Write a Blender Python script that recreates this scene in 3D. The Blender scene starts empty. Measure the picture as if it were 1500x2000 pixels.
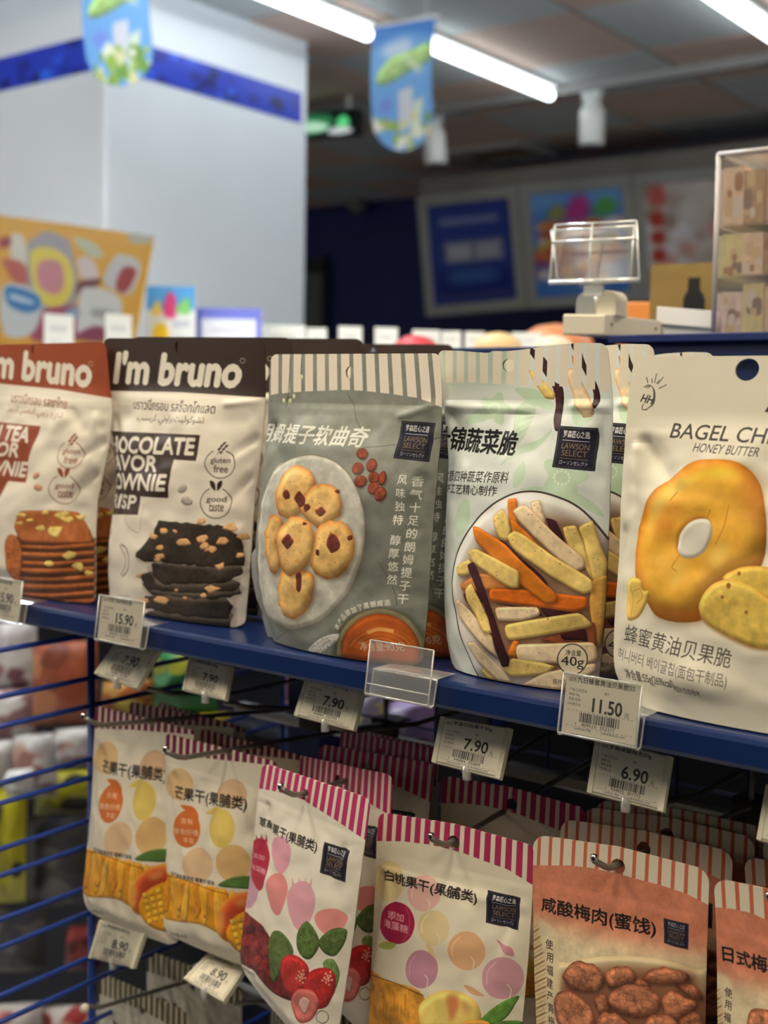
import bpy, bmesh, math, random
import numpy as np
from mathutils import Matrix, Vector
random.seed(7)
SC = bpy.context.scene
COL = SC.collection
# ======================================================================== camera
cam_d = bpy.data.cameras.new('camera'); cam = bpy.data.objects.new('camera', cam_d); COL.objects.link(cam)
cam_d.sensor_fit = 'HORIZONTAL'; cam_d.sensor_width = 36.0; cam_d.lens = 36.0*2410/1500
cam_d.clip_start = .02; cam_d.clip_end = 60
cam.matrix_world = Matrix(((0.791468, -0.068301, 0.607383, 0.0), (0.610943, 0.058965, -0.789476, 0.0), (0.018108, 0.995921, 0.088397, 1.35), (0.0, 0.0, 0.0, 1.0)))
cam_d.dof.use_dof = True; cam_d.dof.focus_distance = .755; cam_d.dof.aperture_fstop = 9.0
SC.camera = cam
# ======================================================================== light and exposure
SC.view_settings.view_transform = 'Standard'; SC.view_settings.look = 'None'
SC.view_settings.exposure = 0.84; SC.view_settings.gamma = 1.0; SC.view_settings.use_curve_mapping = False
SC.cycles.use_denoising = True
SC.cycles.max_bounces = 8; SC.cycles.diffuse_bounces = 4; SC.cycles.glossy_bounces = 4; SC.cycles.transparent_max_bounces = 16
SC.cycles.sample_clamp_indirect = 6
TUBE_COOL = ((.86, .96, 1.0), 4.2)     # colour, strength of the fluorescent tubes
TUBE_OUT = ((.84, .94, 1.0), 62.0)       # unseen cool tubes, added to brighten the pillar and ceiling
TUBE_WARM = ((1.0, .885, .69), 44.0)
wd = bpy.data.worlds.new('world'); SC.world = wd; wd.use_nodes = True
wd.node_tree.nodes['Background'].inputs[0].default_value = (.6, .68, .8, 1); wd.node_tree.nodes['Background'].inputs[1].default_value = .25

# ======================================================================== helpers
def lin(c):
    c = [v/255 for v in c[:3]]
    return tuple((v/12.92 if v <= .04045 else ((v+.055)/1.055)**2.4) for v in c)+(1.0,)
MATS = {}
def mat(name, rgb, rough=.5, metal=0.0, noise=0.0, nscale=40, bump=0.0, spec=.5, coat=0.0):
    if name in MATS: return MATS[name]
    m = bpy.data.materials.new(name); m.use_nodes = True; nt = m.node_tree; p = nt.nodes['Principled BSDF']
    c = lin(rgb); p.inputs['Base Color'].default_value = c; p.inputs['Roughness'].default_value = rough
    p.inputs['Metallic'].default_value = metal; p.inputs['Specular IOR Level'].default_value = spec; p.inputs['Coat Weight'].default_value = coat
    if noise or bump:
        tc = nt.nodes.new('ShaderNodeTexCoord'); n = nt.nodes.new('ShaderNodeTexNoise'); n.inputs['Scale'].default_value = nscale; n.inputs['Detail'].default_value = 5
        nt.links.new(tc.outputs['Object'], n.inputs['Vector'])
        if noise:
            r = nt.nodes.new('ShaderNodeValToRGB'); r.color_ramp.elements[0].position = .3; r.color_ramp.elements[1].position = .7
            r.color_ramp.elements[0].color = tuple(v*(1-noise) for v in c[:3])+(1,); r.color_ramp.elements[1].color = tuple(min(1, v*(1+noise)) for v in c[:3])+(1,)
            nt.links.new(n.outputs['Fac'], r.inputs['Fac']); nt.links.new(r.outputs['Color'], p.inputs['Base Color'])
        if bump:
            b = nt.nodes.new('ShaderNodeBump'); b.inputs['Strength'].default_value = bump; b.inputs['Distance'].default_value = .002
            nt.links.new(n.outputs['Fac'], b.inputs['Height']); nt.links.new(b.outputs['Normal'], p.inputs['Normal'])
    MATS[name] = m; return m
def emit_mat(name, rgb, strength):
    m = bpy.data.materials.new(name); m.use_nodes = True; nt = m.node_tree; nt.nodes.clear()
    e = nt.nodes.new('ShaderNodeEmission'); o = nt.nodes.new('ShaderNodeOutputMaterial'); e.inputs[0].default_value = tuple(rgb)+(1,); e.inputs[1].default_value = strength
    nt.links.new(e.outputs[0], o.inputs[0]); return m
def clear_mat(name, tint, haze=.04, gloss=.12, hazecol=(230, 230, 225), fres=.6):
    """thin clear plastic: straight-through light, fresnel shine and a little milky haze"""
    if name in MATS: return MATS[name]
    m = bpy.data.materials.new(name); m.use_nodes = True; nt = m.node_tree; nt.nodes.clear()
    o = nt.nodes.new('ShaderNodeOutputMaterial'); t = nt.nodes.new('ShaderNodeBsdfTransparent'); g = nt.nodes.new('ShaderNodeBsdfGlossy'); d = nt.nodes.new('ShaderNodeBsdfDiffuse')
    t.inputs[0].default_value = tuple(tint)+(1,); g.inputs['Roughness'].default_value = .12; d.inputs[0].default_value = lin(hazecol)
    lw = nt.nodes.new('ShaderNodeLayerWeight'); lw.inputs[0].default_value = .35
    mu = nt.nodes.new('ShaderNodeMath'); mu.operation = 'MULTIPLY_ADD'; mu.inputs[1].default_value = fres; mu.inputs[2].default_value = gloss*.3
    a = nt.nodes.new('ShaderNodeMixShader'); b = nt.nodes.new('ShaderNodeMixShader'); b.inputs[0].default_value = haze
    nt.links.new(lw.outputs['Fresnel'], mu.inputs[0]); nt.links.new(mu.outputs[0], a.inputs[0]); nt.links.new(t.outputs[0], a.inputs[1]); nt.links.new(g.outputs[0], a.inputs[2])
    nt.links.new(a.outputs[0], b.inputs[1]); nt.links.new(d.outputs[0], b.inputs[2]); nt.links.new(b.outputs[0], o.inputs[0])
    MATS[name] = m; return m
def tag(o, label=None, cat=None, group=None, kind=None):
    for k, v in (('label', label), ('category', cat), ('group', group), ('kind', kind)):
        if v: o[k] = v
    return o
def empty(name, loc=(0, 0, 0), **k):
    o = bpy.data.objects.new(name, None); o.empty_display_size = .02; COL.objects.link(o); o.location = loc; return tag(o, **k)
class MB:
    """collects shapes in world coordinates; build() links them as one mesh object"""
    def __init__(s): s.v = []; s.f = []; s.mi = []; s.uv = {}; s.sm = []
    def add(s, vs, fs, mi=0, sm=False):
        b = len(s.v); s.v += [tuple(map(float, q)) for q in vs]
        for f in fs: s.f.append(tuple(b+i for i in f)); s.mi.append(mi); s.sm.append(sm)
        return b
    def box(s, a, b, mi=0, bev=0.0):
        (x0, y0, z0), (x1, y1, z1) = a, b
        bm = bmesh.new(); bmesh.ops.create_cube(bm, size=1.0)
        for v in bm.verts: v.co = (x0+(v.co.x+.5)*(x1-x0), y0+(v.co.y+.5)*(y1-y0), z0+(v.co.z+.5)*(z1-z0))
        if bev: bmesh.ops.bevel(bm, geom=bm.edges[:], offset=bev, segments=2, affect='EDGES', profile=.6)
        bm.verts.index_update(); s.add([v.co for v in bm.verts], [[v.index for v in f.verts] for f in bm.faces], mi); bm.free(); return s
    def slab(s, q, th, mi=0, bev=0.0):
        """q: TL,TR,BR,BL corners of the front face; th: thickness going behind it"""
        q = [Vector(p) for p in q]; n = (q[1]-q[0]).cross(q[3]-q[0]).normalized()   # points away from the viewer side
        if n.y < 0: n = -n
        c = sum(q, Vector())/4
        if bev:
            f0 = [c+(p-c)*(1-bev/max((p-c).length, 1e-6)) for p in q]; m0 = [p+n*bev for p in q]; vs = f0+m0+[p+n*th for p in q]
            fs = [(3, 2, 1, 0)]+[(i, (i+1) % 4, 4+(i+1) % 4, 4+i) for i in range(4)]+[(4+i, 4+(i+1) % 4, 8+(i+1) % 4, 8+i) for i in range(4)]+[(8, 9, 10, 11)]
        else:
            vs = q+[p+n*th for p in q]; fs = [(3, 2, 1, 0)]+[(i, (i+1) % 4, 4+(i+1) % 4, 4+i) for i in range(4)]+[(4, 5, 6, 7)]
        s.add(vs, fs, mi); return s
    def tube(s, pts, r, n=8, mi=0, closed=False, cap=True):
        p = [Vector(q) for q in pts]; N = len(p); rings = []; up = None
        rr = r if isinstance(r, (list, tuple)) else [r]*N
        for i in range(N):
            d = ((p[(i+1) % N]-p[i-1]) if closed else (p[min(i+1, N-1)]-p[max(i-1, 0)])).normalized()
            if up is None: up = Vector((0, 0, 1)) if abs(d.z) < .9 else Vector((1, 0, 0))
            a = d.cross(up).normalized(); up = a.cross(d).normalized()
            rings.append([p[i]+(a*math.cos(t)+up*math.sin(t))*rr[i] for t in [2*math.pi*k/n for k in range(n)]])
        vs = [v for g in rings for v in g]; fs = []
        for i in range(N if closed else N-1):
            j = (i+1) % N
            fs += [(i*n+k, i*n+(k+1) % n, j*n+(k+1) % n, j*n+k) for k in range(n)]
        if cap and not closed: fs += [tuple(range(n))[::-1], tuple((N-1)*n+k for k in range(n))]
        s.add(vs, fs, mi, True); return s
    def lathe(s, prof, c, axis='z', n=24, mi=0, a0=0, a1=2*math.pi):
        vs = []; fs = []; full = abs(a1-a0-2*math.pi) < 1e-6; m = n if full else n+1
        for r, h in prof:
            for k in range(m):
                t = a0+(a1-a0)*k/n; x, y = r*math.cos(t), r*math.sin(t)
                vs.append({'z': (c[0]+x, c[1]+y, c[2]+h), 'y': (c[0]+x, c[1]+h, c[2]+y), 'x': (c[0]+h, c[1]+x, c[2]+y)}[axis])
        for i in range(len(prof)-1):
            for k in range(n):
                k2 = (k+1) % m
                fs.append((i*m+k, i*m+k2, (i+1)*m+k2, (i+1)*m+k))
        s.add(vs, fs, mi, True); return s
    def quad(s, q, mi=0): s.add(q, [(3, 2, 1, 0)], mi); return s
    def grid(s, P, mi=0, uv=None, flip=False, sm=True):
        P = np.asarray(P); m, n = P.shape[:2]; b = len(s.v); s.v += [tuple(map(float, q)) for q in P.reshape(-1, 3)]
        if uv is not None:
            for i, q in enumerate(np.asarray(uv).reshape(-1, 2)): s.uv[b+i] = (float(q[0]), float(q[1]))
        for j in range(m-1):
            for i in range(n-1):
                f = (b+j*n+i, b+j*n+i+1, b+(j+1)*n+i+1, b+(j+1)*n+i); s.f.append(f[::-1] if flip else f); s.mi.append(mi); s.sm.append(sm)
        return s
    def build(s, name, mats, parent=None, loc=None, smooth=None, uvq=False):
        if not isinstance(mats, (list, tuple)): mats = [mats]
        root = Vector((0, 0, 0)); q = parent
        while q is not None: root = root+q.location; q = q.parent
        if loc is not None and parent is None: root = Vector(loc)
        me = bpy.data.meshes.new(name); me.from_pydata([tuple(Vector(v)-root) for v in s.v], [], s.f)
        for m in mats: me.materials.append(m)
        me.polygons.foreach_set('material_index', s.mi)
        me.polygons.foreach_set('use_smooth', [bool(x) if smooth is None else smooth for x in s.sm])
        if s.uv or uvq:
            l = me.uv_layers.new(name='print'); vi = np.zeros(len(me.loops), int); me.loops.foreach_get('vertex_index', vi)
            l.data.foreach_set('uv', np.array([s.uv.get(int(i), (0, 0)) for i in vi], float).ravel())
        me.update(); o = bpy.data.objects.new(name, me); COL.objects.link(o); o.parent = parent
        if parent is None and loc is not None: o.location = loc
        return o
def uvslab(q, th, bev=0.0):
    """a slab whose front face carries the whole picture"""
    m = MB(); m.slab(q, th, 1)
    n = (Vector(q[1])-Vector(q[0])).cross(Vector(q[3])-Vector(q[0])).normalized(); n = n if n.y < 0 else -n
    b = m.add([Vector(p)+n*.0002 for p in q], [(3, 2, 1, 0)], 0)
    for i, u in enumerate([(0, 1), (1, 1), (1, 0), (0, 0)]): m.uv[b+i] = u
    return m
def copy_tree(o, d=(0, 0, 0), parent=None, rz=0.0, ry=0.0):
    c = o.copy(); COL.objects.link(c); c.parent = parent
    if parent is None: c.location = Vector(o.location)+Vector(d); c.rotation_euler.z = o.rotation_euler.z+rz; c.rotation_euler.y = ry
    for ch in o.children: copy_tree(ch, parent=c)
    return c

# ======================================================================== print shop: artwork for packs, tags and posters
def vnoise(h, w, cell, seed):
    rng = np.random.default_rng(seed); gh, gw = int(h/cell)+3, int(w/cell)+3; g = rng.random((gh, gw))
    y = np.arange(h)/cell; x = np.arange(w)/cell; yi, xi = y.astype(int), x.astype(int); fy, fx = y-yi, x-xi
    fy = fy*fy*(3-2*fy); fx = fx*fx*(3-2*fx); a = g[yi][:, xi]; b = g[yi][:, xi+1]; c = g[yi+1][:, xi]; d = g[yi+1][:, xi+1]
    return (a*(1-fx)+b*fx)*(1-fy[:, None])+(c*(1-fx)+d*fx)*fy[:, None]
def fnoise(h, w, cell, seed, octs=4):
    o = np.zeros((h, w)); a = 1.0; t = 0
    for k in range(octs):
        if cell < 1.2: break
        o += a*(vnoise(h, w, cell, seed+k*17)-.5)*2; t += a; a *= .55; cell *= .5
    return o/max(t, 1e-6)
def blur(a, r):
    r = int(max(1, round(r)))
    for ax in (0, 1):
        for _ in range(2):
            p = np.pad(a, [(r+1, r) if i == ax else (0, 0) for i in (0, 1)], mode='edge'); c = np.cumsum(p, axis=ax)
            a = (np.take(c, range(2*r+1, c.shape[ax]), axis=ax)-np.take(c, range(0, c.shape[ax]-2*r-1), axis=ax))/(2*r+1)
    return a
def spline(p, n=6):
    p = np.asarray(p, float); N = len(p); t = np.arange(n)/n; out = []
    for i in range(N):
        a, b, c, d = p[i-1], p[i], p[(i+1) % N], p[(i+2) % N]
        for s in t: out.append(.5*((2*b)+(c-a)*s+(2*a-5*b+4*c-d)*s*s+(3*b-a-3*c+d)*s**3))
    return np.array(out)
def chaikin(p, n):
    for k in range(n):
        q = np.roll(p, -1, axis=0); c = .1 if k == 0 else .25; p = np.stack([p*(1-c)+q*c, p*c+q*(1-c)], 1).reshape(-1, 2)
    return p
def polymask(p, x0, y0, w, h, ss=3):
    m = np.zeros((h*ss, w*ss), bool); xs = (np.arange(w*ss)+.5)/ss+x0; ys = (np.arange(h*ss)+.5)/ss+y0
    q = np.roll(p, -1, axis=0)
    for (ax, ay), (bx, by) in zip(p, q):
        if ay == by: continue
        lo, hi = (ay, by) if ay < by else (by, ay); j0, j1 = np.searchsorted(ys, [lo, hi])
        if j1 <= j0: continue
        xi = ax+(ys[j0:j1]-ay)*(bx-ax)/(by-ay); m[j0:j1] ^= xs[None, :] < xi[:, None]
    return m.reshape(h, ss, w, ss).mean((1, 3))
GLYPHS = {}
def glyphs(s, bold):
    k = (s, bold)
    if k not in GLYPHS:
        c = bpy.data.curves.new('lettering', 'FONT'); c.body = s; c.resolution_u = 3
        o = bpy.data.objects.new('lettering', c); COL.objects.link(o); ev = o.evaluated_get(bpy.context.evaluated_depsgraph_get()); me = ev.to_mesh(); me.calc_loop_triangles()
        v = np.array([q.co[:2] for q in me.vertices]).reshape(-1, 2); t = np.array([q.vertices[:] for q in me.loop_triangles], int).reshape(-1, 3)
        ev.to_mesh_clear(); bpy.data.objects.remove(o); bpy.data.curves.remove(c); GLYPHS[k] = (v, t)
    return GLYPHS[k]
class Canvas:
    def __init__(s, W, H, base, S=4.6):
        s.W, s.H, s.S = W, H, S; s.w, s.h = int(W*S), int(H*S); s.a = np.empty((s.h, s.w, 3), np.float32); s.a[:] = np.array(base)/255; s.seed = 1
    def win(s, p, pad=0):
        x0 = max(0, int(p[:, 0].min()-pad)); y0 = max(0, int(p[:, 1].min()-pad)); x1 = min(s.w, int(p[:, 0].max()+pad)+2); y1 = min(s.h, int(p[:, 1].max()+pad)+2)
        return (x0, y0, x1-x0, y1-y0) if x1 > x0 and y1 > y0 else None
    def comp(s, x0, y0, m, col):
        v = s.a[y0:y0+m.shape[0], x0:x0+m.shape[1]]; v += (col-v)*m[..., None]
    def F(s, col, pts, sm=0, soft=0, al=1.0):
        p = np.array(pts, float)*s.S; p = spline(p) if sm else p; r = soft*s.S; b = s.win(p, 2*r)
        if not b: return
        m = polymask(p, *b, ss=2 if r > 2 else 3)
        if r >= 1: m = blur(m, r)
        s.comp(b[0], b[1], m*al, np.array(col)/255)
    def B(s, pts, base, edge, na=.1, ns=3, r=2, wr=0, ch=0):
        p = spline(np.array(pts, float)*s.S, 5) if not ch else chaikin(np.array(pts, float)*s.S, ch); R = max(1.5, r*s.S); b = s.win(p, 1)
        if not b: return
        s.seed += 1; m = polymask(p, *b); x0, y0, w, h = b; R = min(R, .45*min(np.ptp(p[:, 0]), np.ptp(p[:, 1])))
        d = blur(np.pad(m, int(R)+2), R*.5)[int(R)+2:-int(R)-2, int(R)+2:-int(R)-2]
        D = np.clip((d-.45)/.5, 0, 1)**.8; gy, gx = np.gradient(d); l = np.clip((-gy*.9+gx*.5)*R*.55, -.25, .22)
        n = fnoise(h, w, max(2, ns*s.S), s.seed)
        if wr: q = 1-np.abs(fnoise(h, w, ns*s.S, s.seed+91))*3.2; n = n*.7-np.clip(q, 0, 1)**2*.6+.15
        c = np.array(edge)/255+(np.array(base)-np.array(edge))[None, None]/255*D[..., None]
        c = c*(1+na*n*1.15)[..., None]*(1+l)[..., None]; s.comp(x0, y0, m, np.clip(c, 0, 1))
    def L(s, col, pts, w, sm=1, al=1.0):
        p = np.array(pts, float); 
        if sm and len(p) > 2:
            q = spline(np.vstack([2*p[0]-p[1], p, 2*p[-1]-p[-2]]), 6); p = q[6:-11]
        d = np.gradient(p, axis=0); d /= np.linalg.norm(d, axis=1, keepdims=True)+1e-9; n = np.stack([-d[:, 1], d[:, 0]], 1)*max(w, .16)*.5
        s.F(col, np.vstack([p+n, (p-n)[::-1]]), 0, 0, al)
    def T(s, txt, p0, p1, hh, col, bold=0, sh=0, al=1.0):
        v, t = glyphs(txt, 0)
        if not len(t): return
        p0 = np.array(p0, float)*s.S; p1 = np.array(p1, float)*s.S; hh *= s.S; e = p1-p0; W = np.linalg.norm(e); e = e/W; n = np.array([-e[1], e[0]])
        lo, hi = v.min(0), v.max(0); q = (v-lo)/np.maximum(hi-lo, 1e-6)
        if len(txt) == 1: # keep a single character's own proportions
            q = np.stack([(v[:, 0]-(lo[0]+hi[0])/2)/.95+.5, (v[:, 1]+.08)/.95], 1)
        p = p0+e*(q[:, :1]*W+q[:, 1:]*hh*sh)+n*q[:, 1:]*hh; b = s.win(p, 1+bold*hh*1.2)
        if not b: return
        x0, y0, w, h = b; ss = 3; m = np.zeros((h*ss, w*ss), bool); p = (p-np.array([x0, y0]))*ss-.5
        for tri in p[t]:
            ax, ay = np.ceil(np.maximum(tri.min(0), 0)).astype(int); bx, by = np.floor(tri.max(0)).astype(int)+1; bx = min(bx, w*ss); by = min(by, h*ss)
            if bx <= ax or by <= ay: continue
            X = np.arange(ax, bx)[None, :]; Y = np.arange(ay, by)[:, None]; (xa, ya), (xb, yb), (xc, yc) = tri
            d = (xb-xa)*(yc-ya)-(yb-ya)*(xc-xa)
            if abs(d) < 1e-9: continue
            sg = 1 if d > 0 else -1
            m[ay:by, ax:bx] |= (((xb-xa)*(Y-ya)-(yb-ya)*(X-xa))*sg >= -1e-6) & (((xc-xb)*(Y-yb)-(yc-yb)*(X-xb))*sg >= -1e-6) & (((xa-xc)*(Y-yc)-(ya-yc)*(X-xc))*sg >= -1e-6)
        k = int(round(bold*hh*ss/.9)) if bold else 0
        for _ in range(k):
            z = m.copy(); z[1:] |= m[:-1]; z[:-1] |= m[1:]; z[:, 1:] |= m[:, :-1]; z[:, :-1] |= m[:, 1:]; m = z
        s.comp(x0, y0, m.reshape(h, ss, w, ss).mean((1, 3))*al, np.array(col)/255)
    def R(s, cols, pts, n, duty, slant=0, phase=0):
        p = np.array(pts, float)*s.S; p = p.copy(); b = s.win(p)
        if not b: return
        m = polymask(p, *b, ss=2); x0, y0, w, h = b; per = s.w/n
        X = (np.arange(w)+x0)[None, :]-(slant*((np.arange(h)+y0)-s.h))[:, None]*(-1); u = (X/per+phase) % 1.0
        aa = np.clip((.5*duty-np.abs(u-.5*duty))*per+.5, 0, 1)
        if len(cols) > 1: s.comp(x0, y0, m, np.array(cols[1])/255)
        s.comp(x0, y0, m*aa, np.array(cols[0])/255)
    def N(s, amp, scale, seed=1): s.a *= (1+amp*fnoise(s.h, s.w, max(2, scale*s.S), seed*7+1))[..., None]
    def run(s, ops):
        for o in ops: getattr(s, o[0])(*[np.array(q).reshape(-1, 2)/10 if isinstance(q, list) and isinstance(q[0], int) else q for q in o[1:]])   # point lists are in tenths of a mm
        return s
    def image(s, name):
        im = bpy.data.images.new(name, s.w, s.h, alpha=False); px = np.ones((s.h, s.w, 4), np.float32); px[..., :3] = np.clip(s.a, 0, 1); im.pixels.foreach_set(px.ravel()); im.update(); im.pack(); return im
def print_mat(name, im, rough=.42, W=100, H=200, hole=None, grain=.05, spec=.4, ns=900):
    m = bpy.data.materials.new(name); m.use_nodes = True; nt = m.node_tree; p = nt.nodes['Principled BSDF']; L = nt.links.new
    uv = nt.nodes.new('ShaderNodeUVMap'); uv.uv_map = 'print'; t = nt.nodes.new('ShaderNodeTexImage'); t.image = im; t.extension = 'EXTEND'
    L(uv.outputs[0], t.inputs[0]); L(t.outputs[0], p.inputs['Base Color']); p.inputs['Roughness'].default_value = rough; p.inputs['Specular IOR Level'].default_value = spec
    if grain:
        tc = nt.nodes.new('ShaderNodeTexCoord'); n = nt.nodes.new('ShaderNodeTexNoise'); n.inputs['Scale'].default_value = ns; b = nt.nodes.new('ShaderNodeBump'); b.inputs['Strength'].default_value = grain; b.inputs['Distance'].default_value = .0006
        L(tc.outputs['Object'], n.inputs['Vector']); L(n.outputs['Fac'], b.inputs['Height']); L(b.outputs['Normal'], p.inputs['Normal'])
    if hole:                                   # punched hang hole: (u mm, v mm, radius x mm, radius y mm)
        a = nt.nodes.new('ShaderNodeVectorMath'); a.operation = 'SUBTRACT'; a.inputs[1].default_value = (hole[0]/W, hole[1]/H, 0)
        c = nt.nodes.new('ShaderNodeVectorMath'); c.operation = 'MULTIPLY'; c.inputs[1].default_value = (W/hole[2], H/hole[3], 0)
        l = nt.nodes.new('ShaderNodeVectorMath'); l.operation = 'LENGTH'; g = nt.nodes.new('ShaderNodeMath'); g.operation = 'GREATER_THAN'; g.inputs[1].default_value = 1.0
        L(uv.outputs[0], a.inputs[0]); L(a.outputs[0], c.inputs[0]); L(c.outputs[0], l.inputs[0]); L(l.outputs['Value'], g.inputs[0]); L(g.outputs[0], p.inputs['Alpha'])
    return m
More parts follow.
